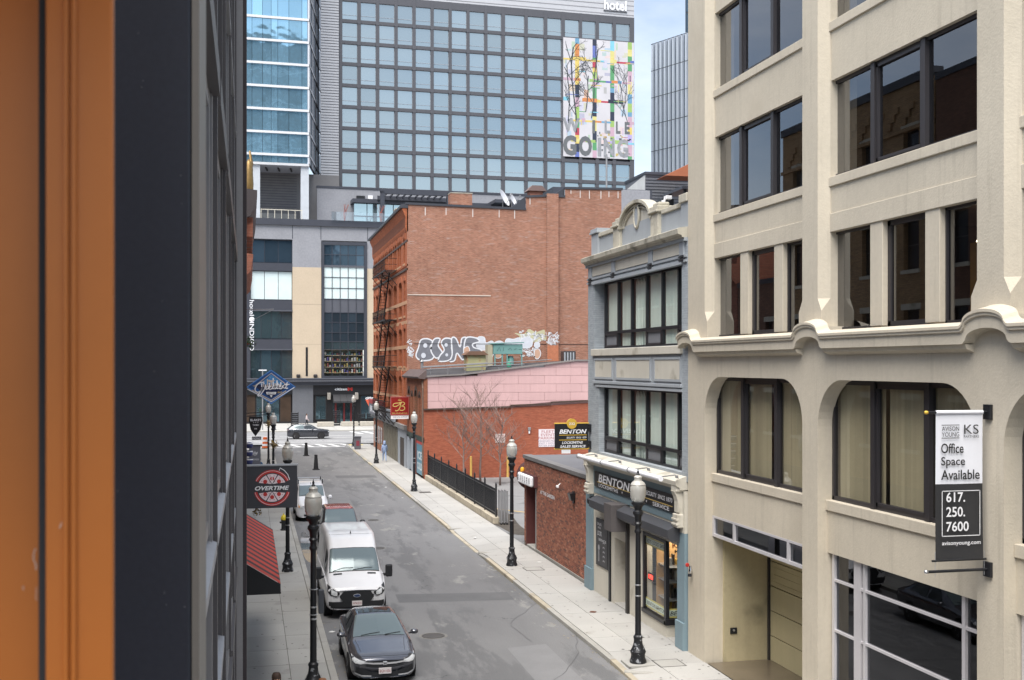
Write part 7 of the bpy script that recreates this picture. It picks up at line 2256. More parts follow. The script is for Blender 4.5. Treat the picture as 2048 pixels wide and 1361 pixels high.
def sprig(name, label, c, r, col, n=60, group=None):
    t = thing(name, label, 'plant', c, group)
    rn = random.Random(int(c[1]))
    mb = MB(); m2 = MB()
    for k in range(n):
        d = Vector((rn.gauss(0, 1), rn.gauss(0, 1), rn.gauss(0, 1))).normalized()
        q = Vector(c) + d * r * rn.uniform(.35, 1)
        e = d.orthogonal().normalized() * r * .16
        f_ = d.cross(e).normalized() * r * .16
        mb.add([q - e, q + f_, q + e, q - f_], [(0, 1, 2, 3)])
        if k % 6 == 0: m2.add([q + d * .02 - e * .5, q + d * .02 + f_ * .5, q + d * .02 + e * .5, q + d * .02 - f_ * .5], [(0, 1, 2, 3)])
    o = mb.build('foliage', NEED[col], t, clean=False); o['kind'] = 'stuff'
    o = m2.build('berries', RED if col == 0 else GOLD, t, clean=False); o['kind'] = 'stuff'
    return t


sprig('garland', 'green garland with red and white lights hanging at the left building edge', (.02, 54, 9.3), .35, 0, 90)
sprig('garland', 'dry tan sprig below the pizza box sign', (.2, 27.6, 4.85), .16, 1, 50)
fp = thing('flag_pole', 'thin grey flag pole slanting out from the left buildings', 'flagpole', (.0, 64, 10))
MB().tube([(-.2, 64, 11.3), (1.35, 64, 11.32)], .03, 6).build('pole', GREYM, fp); MB().tube([(.2, 64, 10.7), (1.3, 64, 11.3)], .015, 5).build('stay', GREYM, fp)

# ================================================================== vehicles
def crv(a, b, c, d, t):
    return .5 * (2 * b + (c - a) * t + (2 * a - 5 * b + 4 * c - d) * t * t + (3 * b - a - 3 * c + d) * t ** 3)


class Body:
    """half cross-sections lofted along the length; local frame: nose at y=0 pointing to -y"""

    def __init__(s, st, bow=.10, wmax=.9):
        s.y = [q[0] for q in st]
        s.bow, s.wm = bow, wmax
        s.sec = []
        for (y, w, zb, zs, x5, x6, z6, z8) in st:
            zm = zb + (zs - zb) * .48
            s.sec.append([(0, zb), (w * .82, zb), (w * .965, zb + .10), (w, zm), (w * .985, zs - .05), (x5, zs), (x6, z6), (x6 * .62, z8 - .012), (0, z8)])
        s.n = len(st)

    def raw(s, t, k):
        t = min(max(t, 0), s.n - 1); k = min(max(k, 0), 8)
        i = min(int(t), s.n - 2); f = t - i
        j = min(int(k), 7); g = k - j
        I = [max(i - 1, 0), i, i + 1, min(i + 2, s.n - 1)]
        J = [max(j - 1, 0), j, j + 1, min(j + 2, 8)]

        def row(ii):
            p = [s.sec[ii][q] for q in J]
            lin = .35
            cx = crv(p[0][0], p[1][0], p[2][0], p[3][0], g); cz = crv(p[0][1], p[1][1], p[2][1], p[3][1], g)
            lx = p[1][0] + (p[2][0] - p[1][0]) * g; lz = p[1][1] + (p[2][1] - p[1][1]) * g
            return (cx * (1 - lin) + lx * lin, cz * (1 - lin) + lz * lin)
        r = [row(q) for q in I]
        yy = [s.y[q] for q in I]
        lin = .4
        out = []
        for c in (0, 1):
            a = crv(r[0][c], r[1][c], r[2][c], r[3][c], f); b = r[1][c] + (r[2][c] - r[1][c]) * f
            out.append(a * (1 - lin) + b * lin)
        y = yy[1] + (yy[2] - yy[1]) * f
        return Vector((out[0], s.dy(out[0], y), out[1]))

    def dy(s, x, y):
        return y + s.bow * (x / s.wm) ** 2 * max(0, 1 - y / 1.1)

    def pt(s, t, k, off=0, mir=1):
        p = s.raw(t, k)
        if off:
            e = .03
            du = s.raw(t + e, k) - s.raw(t - e, k); dv = s.raw(t, k + e) - s.raw(t, k - e)
            n = du.cross(dv)
            if n.length > 1e-9:
                n.normalize()
                if n.z * 1 < -.2 or (abs(n.z) < .5 and n.x < 0): n = -n
                p = p + n * off
        return (p.x * mir, p.y, p.z)

    def shell(s, name, m, parent):
        nt, nk = (s.n - 1) * 5 + 1, 33
        mb = MB()
        for mir in (1, -1):
            vs = [s.pt(i / 5, 8 * k / (nk - 1), 0, mir) for i in range(nt) for k in range(nk)]
            fs = [(i * nk + k, i * nk + k + 1, (i + 1) * nk + k + 1, (i + 1) * nk + k) for i in range(nt - 1) for k in range(nk - 1)]
            mb.add(vs, fs)
        for i in (0, (s.n - 1)):
            for k in range(nk - 1):
                a, b = s.pt(i, 8 * k / (nk - 1)), s.pt(i, 8 * (k + 1) / (nk - 1))
                mb.quad(a, b, (-b[0], b[1], b[2]), (-a[0], a[1], a[2]))
        return mb.build(name, m, parent, smooth=50, local=True)

    def patch(s, name, m, parent, c, off=.008, sides=(1,), n=8, both=False):
        """c: four (t,k) corners; both=True spans the centre line"""
        for sd in sides:
            mb = MB()
            for mir in ((1, -1) if both else (sd,)):
                vs, fs = [], []
                for i in range(n + 1):
                    for j in range(n + 1):
                        u, v = i / n, j / n
                        t = (c[0][0] * (1 - u) + c[1][0] * u) * (1 - v) + (c[3][0] * (1 - u) + c[2][0] * u) * v
                        k = (c[0][1] * (1 - u) + c[1][1] * u) * (1 - v) + (c[3][1] * (1 - u) + c[2][1] * u) * v
                        vs.append(s.pt(t, k, off, mir))
                fs = [(i * (n + 1) + j, (i + 1) * (n + 1) + j, (i + 1) * (n + 1) + j + 1, i * (n + 1) + j + 1) for i in range(n) for j in range(n)]
                mb.add(vs, fs)
            o = mb.build(name, m, parent, smooth=True, local=True)
        return o

    def front(s, name, m, parent, strip, off=.012, mir=False, z0=None):
        """panel on the nose: strip of (x, ztop, zbottom) columns"""
        cols = []
        for i in range(len(strip) - 1):
            for k in range(4):
                f = k / 4
                cols.append([strip[i][q] * (1 - f) + strip[i + 1][q] * f for q in range(3)])
        cols.append(list(strip[-1]))
        for sg in ((1, -1) if mir else (1,)):
            vs, fs = [], []
            nz = 4
            for (x, zt, zb) in cols:
                for j in range(nz + 1):
                    z = zb + (zt - zb) * j / nz
                    vs.append((x * sg, s.fy(abs(x), z) - off, z))
            n = nz + 1
            for i in range(len(cols) - 1):
                for j in range(nz): fs.append((i * n + j, (i + 1) * n + j, (i + 1) * n + j + 1, i * n + j + 1))
            o = MB().add(vs, fs).build(name, m, parent, smooth=True, local=True)
        return o

    def fy(s, x, z):
        """depth of the nose surface at (x, z): first y whose section contains the point"""
        y = 0.0
        lo = 0.0
        t = 0.0
        while t < 4:
            if s.inside(t, x, z): break
            t += .04
        i = min(int(t), s.n - 2)
        yy = s.y[i] + (s.y[i + 1] - s.y[i]) * (t - i)
        return s.dy(x, yy)

    def inside(s, t, x, z):
        prev = None
        for k in range(0, 33):
            p = s.raw(t, k / 4)
            if prev is not None:
                if (prev.z - z) * (p.z - z) <= 0 and abs(p.z - prev.z) > 1e-6:
                    f = (z - prev.z) / (p.z - prev.z)
                    xx = prev.x + (p.x - prev.x) * f
                    if z > s.raw(t, 0).z + .001 and x <= xx + 1e-4: return True
            prev = p
        return False


def paint(name, col, rough=.28, metal=.0, coat=1.0, dirt=.08):
    return mat(name, col, rough, metal, var=dirt, vs=2.5, fine=.03, fs=50, coat=coat, coord='obj')


CGL = mirror('car_glass', (.15, .19, .20), .16, 0, metal=.25)
CGS = mirror('car_side_glass', (.05, .06, .065), .04, 0, metal=.3)
BRT = mat('bright_trim', (.62, .63, .65), .25, .35, var=.05, coord='obj')
LENS = mat('headlamp_lens', (.66, .68, .70), .12, .1, var=.25, vs=14, fine=0, coord='obj', coat=1)
PLAS = mat('black_plastic', (.02, .021, .024), .5, var=.1, coord='obj')
PLATE = mat('number_plate', (.68, .64, .64), .5, var=.04, coord='obj')
PLTX = mat('number_plate_red', (.35, .07, .08), .5, coord='obj')
RIM = mat('alloy_rim', (.36, .37, .39), .3, .8, coord='obj')
UNDER = mat('wheel_arch_black', (.008, .008, .009), .9, coord='obj')


def wheel(parent, x, y, r, wd, side, tw=.2):
    w = thing('wheel', loc=(0, 0, 0)); w.parent = parent; w.location = (x, y, r)
    MB().lathe([(r * .64, -tw / 2), (r * .9, -tw / 2), (r, -tw * .32), (r, tw * .32), (r * .9, tw / 2), (r * .64, tw / 2)], (0, 0, 0), 28, 'X').build('tyre', RUBBER, w, smooth=40, local=True)
    mb = MB().lathe([(r * .66, tw * .45 * side), (r * .62, tw * .30 * side), (.05, tw * .30 * side)], (0, 0, 0), 28, 'X')
    mb.build('rim_barrel', PLAS, w, smooth=True, local=True)
    sp = MB()
    for k in range(5):
        a = k * 2 * math.pi / 5
        for da in (-.11, .11):
            c1, c2 = (math.cos(a + da * .6), math.sin(a + da * .6)), (math.cos(a + da * 1.6), math.sin(a + da * 1.6))
            sp.tube([(tw * .40 * side, .05 * c1[0], .05 * c1[1]), (tw * .42 * side, r * .64 * c2[0], r * .64 * c2[1])], .022, 5)
    sp.lathe([(r * .66, tw * .40 * side), (r * .69, tw * .47 * side), (r * .63, tw * .47 * side)], (0, 0, 0), 28, 'X')
    sp.lathe([(0, tw * .44 * side), (.06, tw * .42 * side), (.06, tw * .3 * side)], (0, 0, 0), 12, 'X')
    o = sp.build('rim', RIM, w, smooth=40, local=True)
    return w


def wheels(t, B, ys, r, tw=.2, hw=.9):
    for y in ys:
        for sd in (1, -1):
            MB().lathe([(0, sd * (hw + .006)), (r * 1.14, sd * (hw + .006)), (r * 1.14, sd * (hw - .26))], (0, y, r * 1.02), 26, 'X').build('wheel_arch', UNDER, t, local=True)
            wheel(t, sd * (hw - tw * .42), y, r, hw, sd, tw)


def door_mirror(t, x, y, z, m, sz=(.11, .09, .07)):
    for sd in (1, -1):
        o = MB().lathe([(0, -1), (.6, -.92), (.95, -.5), (1, 0), (.95, .5), (.6, .92), (0, 1)], (0, 0, 0), 12, 'X')
        o.v = [(sd * (x + .06) + p[0] * sz[0], y + p[1] * sz[1], z + p[2] * sz[2]) for p in o.v]
        q = o.build('door_mirror', m, t, smooth=True, local=True)
        MB().tube([(sd * (x - .10), y + .02, z - .05), (sd * x, y, z - .02)], .022, 6).build('mirror_arm', PLAS, q, local=True)


def wiper(t, B, pts):
    for p in pts:
        MB().tube([B.pt(*q[:2], .02, q[2]) for q in p], .009, 4).build('wiper', PLAS, t, local=True)


# ---- grey sedan
cv = thing('sedan', 'dark grey sedan with sunroof parked nearest on the left kerb', 'car', (3.5, 30.25, RZ))
GRP = paint('sedan_grey', (.105, .108, .125), .22, .55)
B = Body([(0, .66, .20, .60, .60, .50, .64, .66), (.07, .78, .19, .65, .70, .58, .69, .71), (.28, .86, .18, .71, .78, .66, .76, .785), (.9, .895, .17, .79, .82, .70, .85, .88), (1.38, .90, .17, .86, .84, .74, .93, .965),
          (1.95, .90, .17, .90, .83, .66, 1.17, 1.21), (2.42, .90, .17, .91, .82, .575, 1.345, 1.39), (3.1, .90, .17, .92, .82, .56, 1.37, 1.42), (3.7, .895, .18, .93, .82, .555, 1.28, 1.33), (4.2, .88, .19, .94, .80, .60, 1.06, 1.10), (4.5, .84, .22, .93, .76, .62, .97, .99), (4.63, .76, .28, .88, .68, .55, .91, .925)], .14)
B.shell('body', GRP, cv)
B.patch('windscreen', CGL, cv, [(4.12, 6.12), (5.93, 6.08), (5.93, 8), (4.12, 8)], .009, both=True, n=12)
B.patch('sunroof', CGS, cv, [(6.12, 6.5), (6.75, 6.5), (6.75, 8), (6.12, 8)], .008, both=True)
B.patch('rear_window', CGS, cv, [(7.7, 6.2), (8.9, 6.2), (8.9, 8), (7.7, 8)], .008, both=True)
for a, b in (((4.9, 5.2), (6.55, 5.12)), ((6.65, 5.12), (8.2, 5.25))):
    B.patch('side_window', CGS, cv, [a, b, (b[0] - .12, 5.86), (max(a[0] + .75, 5.7) if a[0] < 5 else a[0], 5.86)], .010, sides=(1, -1))
B.front('headlamp', LENS, cv, [(.50, .635, .585), (.64, .665, .575), (.76, .70, .585), (.835, .735, .63)], .014, True)
B.front('headlamp_trim', BRT, cv, [(.48, .60, .585), (.64, .582, .565), (.76, .59, .572), (.84, .64, .622)], .020, True)
B.front('chrome_bar', BRT, cv, [(-.52, .625, .585), (-.3, .605, .56), (0, .60, .555), (.3, .605, .56), (.52, .625, .585)], .020)
B.front('upper_grille', PLAS, cv, [(-.46, .65, .625), (0, .642, .605), (.46, .65, .625)], .014)
B.front('lower_grille', PLAS, cv, [(-.50, .545, .50), (-.3, .545, .46), (0, .545, .45), (.3, .545, .46), (.50, .545, .50)], .014)
B.front('bumper_bar', GRP, cv, [(-.5, .50, .46), (0, .45, .43), (.5, .50, .46)], .024)
B.front('air_intake', PLAS, cv, [(.36, .36, .27), (.5, .42, .27), (.66, .48, .29), (.76, .50, .34)], .014, True)
B.front('centre_intake', PLAS, cv, [(-.34, .36, .24), (0, .34, .23), (.34, .36, .24)], .014)
B.front('chrome_lip', BRT, cv, [(.36, .275, .245), (.6, .285, .25), (.78, .35, .30)], .026, True)
fy = B.fy(0, .57) - .04
MB().box(-.055, .055, fy, fy + .03, .535, .635).build('emblem', BRT, cv, local=True, bev=.012)
for bx_ in ((-.034, -.02), (.02, .034)): MB().box(bx_[0], bx_[1], fy - .004, fy, .55, .62).build('emblem_bar', PLAS, cv, local=True)
MB().box(-.02, .02, fy - .004, fy, .578, .592).build('emblem_bar', PLAS, cv, local=True)
fy = B.fy(0, .38) - .045
p = MB().box(-.165, .165, fy, fy + .02, .31, .47).build('number_plate', PLATE, cv, local=True, bev=.005)
text('8GH 456', PLTX, p, (0, fy - .002, .385), .075, .28, local=True)
SEAM = mat('panel_gap', (.012, .012, .014), .7, coord='obj')
for sd in (1, -1):
    B.patch('bonnet_gap', SEAM, cv, [(1.6, 5.32), (3.95, 5.25), (3.95, 5.28), (1.6, 5.36)], .004, sides=(sd,), n=6)
    for t_ in (4.55, 6.6, 8.3): B.patch('door_gap', SEAM, cv, [(t_, 2.2), (t_ + .02, 2.2), (t_ + .02, 5.0), (t_, 5.0)], .004, sides=(sd,), n=6)
    for t_ in (6.3, 7.9): B.patch('door_handle', GRP, cv, [(t_, 4.35), (t_ + .25, 4.35), (t_ + .25, 4.5), (t_, 4.5)], .02, sides=(sd,), n=3)
B.patch('bonnet_shut_line', SEAM, cv, [(1.45, 5.4), (1.5, 5.4), (1.4, 8), (1.35, 8)], .004, both=True, n=8)
wheels(cv, B, (.93, 3.63), .32, .2, .895)
door_mirror(cv, .96, 1.72, .98, GRP)
wiper(cv, B, [[(4.15, 6.9, -1), (4.25, 7.6, -1), (4.3, 7.9, 1)], [(4.12, 7.6, 1), (4.25, 6.9, 1), (4.3, 6.5, 1)]])
for sd in (1, -1): B.patch('hood_crease', mat('hood_crease', (.05, .052, .06), .4, coord='obj') if sd == 1 else bpy.data.materials['hood_crease'], cv, [(2.3, 6.35), (3.9, 6.28), (3.9, 6.33), (2.3, 6.40)], .004, sides=(sd,), n=5)
MB().tube([(.0, 2.05, 1.17), (.0, 2.1, 1.12)], .05, 6).build('rear_view_mirror', PLAS, cv, local=True)

# ---- tall white van
vn = thing('cargo_van', 'tall white cargo van with black grille parked behind the grey sedan', 'van', (3.5, 38.25, RZ))
VWH = paint('van_white', (.70, .70, .72), .3, 0, .6, .05)
B = Body([(0, .80, .34, .90, .76, .66, .95, .98), (.10, .94, .32, .98, .88, .78, 1.04, 1.06), (.45, 1.0, .30, 1.12, .93, .84, 1.20, 1.235), (.92, 1.02, .30, 1.24, .95, .86, 1.38, 1.43), (1.32, 1.03, .30, 1.30, .95, .83, 1.76, 1.82),
          (1.72, 1.03, .30, 1.32, .95, .79, 2.06, 2.13), (2.15, 1.03, .30, 1.34, .96, .80, 2.33, 2.40), (2.75, 1.03, .30, 1.36, .97, .84, 2.46, 2.52), (4.0, 1.03, .30, 1.36, .97, .85, 2.46, 2.53), (5.35, 1.03, .32, 1.36, .97, .85, 2.45, 2.52), (5.55, 1.0, .36, 1.34, .94, .82, 2.40, 2.47)], .12, 1.03)
B.shell('body', VWH, vn)
B.patch('windscreen', CGL, vn, [(3.10, 6.10), (4.92, 6.12), (4.92, 8), (3.10, 8)], .010, both=True, n=12)
B.patch('windscreen_seal', PLAS, vn, [(3.03, 6.04), (4.98, 6.05), (4.98, 8), (3.03, 8)], .005, both=True, n=12)
B.patch('side_window', CGS, vn, [(3.7, 5.12), (5.9, 5.12), (5.7, 5.78), (4.6, 5.82)], .012, sides=(1, -1))
B.front('bumper', PLAS, vn, [(-.98, .60, .34), (-.7, .60, .32), (0, .60, .32), (.7, .60, .32), (.98, .60, .34)], .018)
B.front('grille', PLAS, vn, [(-.56, .80, .74), (-.44, .94, .58), (0, .95, .57), (.44, .94, .58), (.56, .80, .74)], .026)
B.front('headlamp_housing', PLAS, vn, [(.56, .90, .84), (.68, .96, .76), (.86, 1.08, .80), (.95, 1.12, .92)], .014, True)
B.front('headlamp', LENS, vn, [(.64, .92, .80), (.74, .96, .80), (.84, 1.0, .84)], .022, True)
fy = B.fy(0, .8) - .05
o = MB().lathe([(0, 0), (1, 0), (1, .02), (0, .02)], (0, 0, 0), 24, 'Y'); o.v = [(q[0] * .12, fy + q[1], .80 + q[2] * .055) for q in o.v]
em = o.build('oval_emblem', BRT, vn, local=True)
o = MB().lathe([(0, 0), (1, 0), (1, .003), (0, .003)], (0, 0, 0), 24, 'Y'); o.v = [(q[0] * .105, fy - .004 + q[1], .80 + q[2] * .042) for q in o.v]
o.build('emblem_field', mat('emblem_blue', (.03, .06, .16), .3, coord='obj'), em, local=True)
text('Ford', CHROME, em, (0, fy - .006, .80), .045, .12, shear=.3, local=True)
fy = B.fy(0, .5) - .05
p = MB().box(-.165, .165, fy, fy + .02, .47, .63).build('number_plate', PLATE, vn, local=True, bev=.005)
text('W94 E15', PLTX, p, (0, fy - .002, .55), .075, .28, local=True)
for sd in (1, -1): B.patch('bonnet_vent', PLAS, vn, [(2.72, 6.5), (2.88, 6.5), (2.88, 7.2), (2.72, 7.2)], .01, sides=(sd,), n=4)
for sd in (1, -1):
    B.patch('bonnet_gap', SEAM, vn, [(.9, 5.45), (2.95, 5.3), (2.95, 5.33), (.9, 5.5)], .004, sides=(sd,), n=6)
    for t_ in (3.4, 5.95, 7.3): B.patch('door_gap', SEAM, vn, [(t_, 1.8), (t_ + .02, 1.8), (t_ + .02, 5.8), (t_, 5.8)], .004, sides=(sd,), n=8)
B.patch('roof_seam', SEAM, vn, [(6.55, 5.95), (6.58, 5.95), (6.58, 8), (6.55, 8)], .003, both=True, n=6)
wheels(vn, B, (.98, 4.35), .35, .22, 1.02)
for sd in (1, -1):
    q = MB().box(sd * 1.2 - .12, sd * 1.2 + .12, 1.14, 1.28, 1.16, 1.58).build('door_mirror', PLAS, vn, local=True, bev=.045)
    MB().box(sd * 1.08 - .10, sd * 1.08 + .10, 1.18, 1.25, 1.20, 1.28).build('mirror_arm', PLAS, q, local=True)
wiper(vn, B, [[(3.12, 6.5, -1), (3.3, 7.3, -1), (3.28, 7.9, -1)], [(3.12, 7.9, -1), (3.25, 7.4, 1), (3.3, 6.8, 1)]])
for k in range(6):
    x = -.65 + k * .26
    MB().tube([(x, 2.9, 2.50 - abs(x) * .03), (x, 5.3, 2.505 - abs(x) * .03)], .022, 5).build('roof_rib', VWH, vn, local=True)
MB().prism([(-.02, 2.50), (.02, 2.50), (.0, 2.60)], 'Y', 2.45, 2.55).build('aerial', PLAS, vn, local=True)
MB().box(-.12, .14, 1.12, 1.14, 1.55, 1.60).build('dash_paper', WHITE, vn, local=True)

# ---- compact dark crossover with red roof
jp = thing('crossover_car', 'dark grey compact car with red roof parked between the two white vans', 'car', (4.12, 52.0, RZ))
JG = paint('crossover_grey', (.055, .055, .062), .3, .4)
B = Body([(0, .70, .24, .78, .66, .58, .84, .86), (.08, .82, .23, .84, .76, .66, .90, .92), (.35, .88, .22, .92, .82, .72, .98, 1.0), (1.15, .90, .21, 1.0, .84, .74, 1.08, 1.11), (1.55, .90, .21, 1.03, .84, .70, 1.38, 1.42),
          (1.9, .90, .21, 1.05, .84, .66, 1.60, 1.64), (2.6, .90, .21, 1.06, .84, .66, 1.64, 1.68), (3.6, .90, .22, 1.07, .84, .66, 1.60, 1.65), (4.1, .88, .24, 1.08, .82, .66, 1.56, 1.61), (4.3, .82, .3, 1.0, .76, .62, 1.1, 1.12)], .1)
B.shell('body', JG, jp)
B.patch('windscreen', CGL, jp, [(3.1, 6.1), (4.93, 6.1), (4.93, 8), (3.1, 8)], .009, both=True)
B.patch('red_roof', paint('roof_red', (.50, .07, .045), .2), jp, [(5.05, 6.2), (7.95, 6.2), (7.95, 8), (5.05, 8)], .007, both=True)
B.patch('side_window', CGS, jp, [(4.0, 5.15), (7.4, 5.15), (7.2, 5.85), (4.7, 5.85)], .010, sides=(1, -1))
B.front('headlamp', LENS, jp, [(.50, .74, .62), (.64, .77, .62), (.76, .78, .64)], .012, True)
B.front('grille', PLAS, jp, [(-.45, .72, .60), (0, .72, .59), (.45, .72, .60)], .012)
wheels(jp, B, (.85, 3.4), .34, .21, .895)
door_mirror(jp, .98, 1.6, 1.10, PLAS, (.12, .09, .08))
jp.scale = (1, 1, 1.06)

# ---- small white van with roof bars
nv = thing('compact_van', 'small white panel van with roof bars, farthest of the parked vehicles', 'van', (3.35, 62.6, RZ))
B = Body([(0, .68, .24, .78, .64, .54, .84, .87), (.08, .80, .23, .84, .74, .62, .92, .95), (.4, .85, .22, .95, .79, .68, 1.06, 1.10), (.95, .865, .22, 1.06, .80, .70, 1.22, 1.26), (1.4, .865, .22, 1.1, .80, .68, 1.55, 1.60),
          (1.8, .865, .22, 1.12, .80, .66, 1.74, 1.79), (2.6, .865, .22, 1.14, .80, .68, 1.82, 1.86), (4.4, .865, .23, 1.14, .80, .69, 1.82, 1.86), (4.7, .84, .3, 1.1, .76, .65, 1.74, 1.78)], .12, .87)
B.shell('body', VWH, nv)
B.patch('windscreen', CGL, nv, [(3.1, 6.1), (4.93, 6.12), (4.93, 8), (3.1, 8)], .009, both=True)
B.patch('side_window', CGS, nv, [(3.9, 5.15), (5.9, 5.15), (5.8, 5.85), (4.7, 5.85)], .010, sides=(1, -1))
B.front('headlamp', LENS, nv, [(.52, .80, .68), (.64, .88, .70), (.76, .98, .80)], .012, True)
B.front('indicator', mat('amber_indicator', (.6, .3, .1), .3, coord='obj'), nv, [(.66, .84, .74), (.74, .9, .78)], .02, True)
B.front('grille', PLAS, nv, [(-.4, .62, .54), (0, .62, .53), (.4, .62, .54)], .012)
B.front('lower_intake', PLAS, nv, [(-.45, .40, .30), (0, .40, .29), (.45, .40, .30)], .012)
wheels(nv, B, (.85, 3.85), .31, .19, .86)
door_mirror(nv, .97, 1.35, 1.16, VWH, (.10, .08, .12))
for y in (2.3, 3.9):
    b_ = MB().tube([(-.72, y, 2.0), (.72, y, 2.0)], .022, 6).build('roof_bar', SILVER, nv, local=True)
    for x in (-.66, .66): MB().box(x - .03, x + .03, y - .04, y + .04, 1.80, 2.05).build('bar_foot', PLAS, b_, local=True)
MB().tube([(0, 1.95, 1.80), (0, 1.98, 1.92)], .012, 5).build('aerial', PLAS, nv, local=True)
wiper(nv, B, [[(3.12, 6.6, -1), (3.3, 7.5, -1)], [(3.12, 7.8, 1), (3.3, 6.9, 1)]])

# ---- dark SUV crossing at the junction, facing right
sv = thing('suv', 'dark blue-grey SUV driving to the right across the far junction', 'car', (9.0, 133.2, RZ))
SVP = paint('suv_dark', (.055, .06, .072), .25, .5)
B = Body([(0, .70, .28, .86, .66, .58, .92, .95), (.1, .84, .26, .92, .78, .68, .98, 1.0), (.45, .92, .24, .98, .85, .74, 1.04, 1.06), (1.25, .94, .23, 1.05, .87, .76, 1.13, 1.15), (1.85, .94, .23, 1.08, .86, .70, 1.45, 1.49),
          (2.3, .94, .23, 1.09, .85, .64, 1.60, 1.65), (3.2, .94, .23, 1.10, .85, .63, 1.63, 1.68), (4.0, .93, .24, 1.12, .84, .62, 1.57, 1.62), (4.5, .91, .28, 1.12, .82, .66, 1.28, 1.32), (4.75, .84, .36, 1.05, .76, .62, 1.12, 1.14)], .12, .94)
B.shell('body', SVP, sv)
B.patch('windscreen', CGL, sv, [(3.1, 6.1), (4.93, 6.1), (4.93, 8), (3.1, 8)], .009, both=True)
for a, b in (((3.75, 5.15), (5.55, 5.12)), ((5.65, 5.12), (7.2, 5.2))):
    B.patch('side_window', CGS if a[0] < 4 else CGL, sv, [a, b, (b[0] - .1, 5.88), (max(a[0], 4.55), 5.88)], .010, sides=(1, -1))
    B.patch('window_trim', CHROME, sv, [(a[0], 5.06), (b[0], 5.05), (b[0], 5.10), (a[0], 5.12)], .012, sides=(1, -1))
B.patch('tail_lamp', RED, sv, [(8.2, 4.4), (8.9, 4.4), (8.9, 5.0), (8.2, 5.0)], .012, sides=(1, -1))
B.front('headlamp', LENS, sv, [(.55, .86, .76), (.7, .88, .76), (.82, .90, .80)], .012, True)
B.front('grille', PLAS, sv, [(-.45, .84, .6), (0, .84, .58), (.45, .84, .6)], .012)
wheels(sv, B, (.95, 3.75), .37, .24, .935)
door_mirror(sv, 1.02, 1.95, 1.15, SVP)
sv.rotation_euler = (0, 0, R(90))

# ================================================================== street lamps
LAMPB = mat('lamp_black', (.014, .015, .018), .4, .2, var=.15, vs=5, fine=.1, fs=60, spec=.5)
LBASE = mat('lamp_base_worn', (.018, .019, .022), .45, .2, var=.2, vs=5, stain=(9, .58, .64, (.24, .25, .27)), fine=.1)
GLOBE, _n, _N, _L, _b = _nt('lamp_globe')
_b.inputs['Base Color'].default_value = (.62, .61, .57, 1); _b.inputs['Roughness'].default_value = .25
_b.inputs['Transmission Weight'].default_value = .45; _b.inputs['Coat Weight'].default_value = .8
CAPG = mat('lamp_cap_grey', (.44, .43, .40), .35, .1, var=.08)


def lamp_proto(loc):
    t = thing('street_lamp', 'x', 'street lamp', loc, 'acorn street lamps along the kerbs')
    x, y, z = loc

    def L_(name, prof, m, seg=18, sm=35): return MB().lathe(prof, loc, seg).build(name, m, t, smooth=sm)
    b = L_('base', [(.23, 0), (.235, .05), (.225, .09), (.20, .15), (.195, .24), (.215, .29), (.22, .33), (.19, .38), (.15, .45), (.125, .56), (.115, .66), (.13, .70), (.13, .74), (.10, .78)], LBASE)
    for k in range(8):
        a = k * math.pi / 4
        MB().tube([(x + .15 * math.cos(a), y + .15 * math.sin(a), z + .45), (x + .215 * math.cos(a), y + .215 * math.sin(a), z + .31)], .016, 4).build('base_rib', LBASE, b)
    L_('pole', [(.085, .76), (.079, 2.2), (.068, 3.62)], LAMPB, 14)
    c = L_('capital', [(.075, 3.6), (.10, 3.64), (.10, 3.68), (.08, 3.72), (.08, 3.82), (.115, 3.88), (.085, 3.93), (.10, 4.08), (.15, 4.16), (.14, 4.22), (.10, 4.26), (.12, 4.34), (.19, 4.42), (.19, 4.47), (.16, 4.48)], LAMPB)
    L_('globe', [(.14, 4.48), (.185, 4.54), (.215, 4.66), (.226, 4.80), (.22, 4.90), (.195, 4.95)], GLOBE, 20)
    k = L_('globe_cap', [(.205, 4.94), (.21, 4.965), (.17, 5.03), (.115, 5.07), (.10, 5.12), (.115, 5.17), (.085, 5.21), (.03, 5.23), (0, 5.23)], CAPG)
    MB().lathe([(.045, 5.22), (.05, 5.25), (.025, 5.28), (.035, 5.31), (.015, 5.36), (0, 5.43)], loc, 10).build('finial', LAMPB, k, smooth=40)
    for z0 in (1.85, 2.15):
        L_('band', [(.08, z0), (.087, z0 + .005), (.087, z0 + .035), (.08, z0 + .04)], SILVER, 14)
    return t


def copy_tree(o, parent=None):
    c = o.copy()
    C.objects.link(c)
    if parent is not None:
        c.parent = parent
    for ch in list(o.children): copy_tree(ch, c)
    return c


lamps = [((10.58, 30.45, 0), 'black acorn street lamp nearest on the right pavement before the locksmith'), ((10.6, 46.3, 0), 'black acorn street lamp before the low brick garage'), ((10.6, 75.0, 0), 'black acorn street lamp before the red wall end and the shop'),
         ((10.5, 97.0, 0), 'black acorn street lamp beside the walker in pale blue'), ((10.42, 117.4, 0), 'black acorn street lamp at the far right street corner by the bin'), ((1.6, 29.5, 0), 'black acorn street lamp nearest on the left pavement beside the sedan'),
         ((1.53, 47.0, 0), 'black acorn street lamp behind the pizza sign on the left pavement'), ((1.55, 75.2, 0), 'black acorn street lamp with dry wreath below the diamond sign, nearer of two'), ((1.55, 93.6, 0), 'black acorn street lamp with wreath below the diamond sign, farther of two')]
lp = lamp_proto((0, 0, 0))
for i, (loc, lab) in enumerate(lamps):
    o = lp if i == 0 else copy_tree(lp)
    o.location = loc
    o.rotation_euler = (0, 0, i * .7)
    o['label'] = lab
    MB().box(loc[0] - .38, loc[0] + .38, loc[1] - .38, loc[1] + .38, -.05, .009).build('footing_slab', CONC, None).parent = None
for o in [q for q in C.objects if q.name.startswith('footing_slab')]: struct(o)
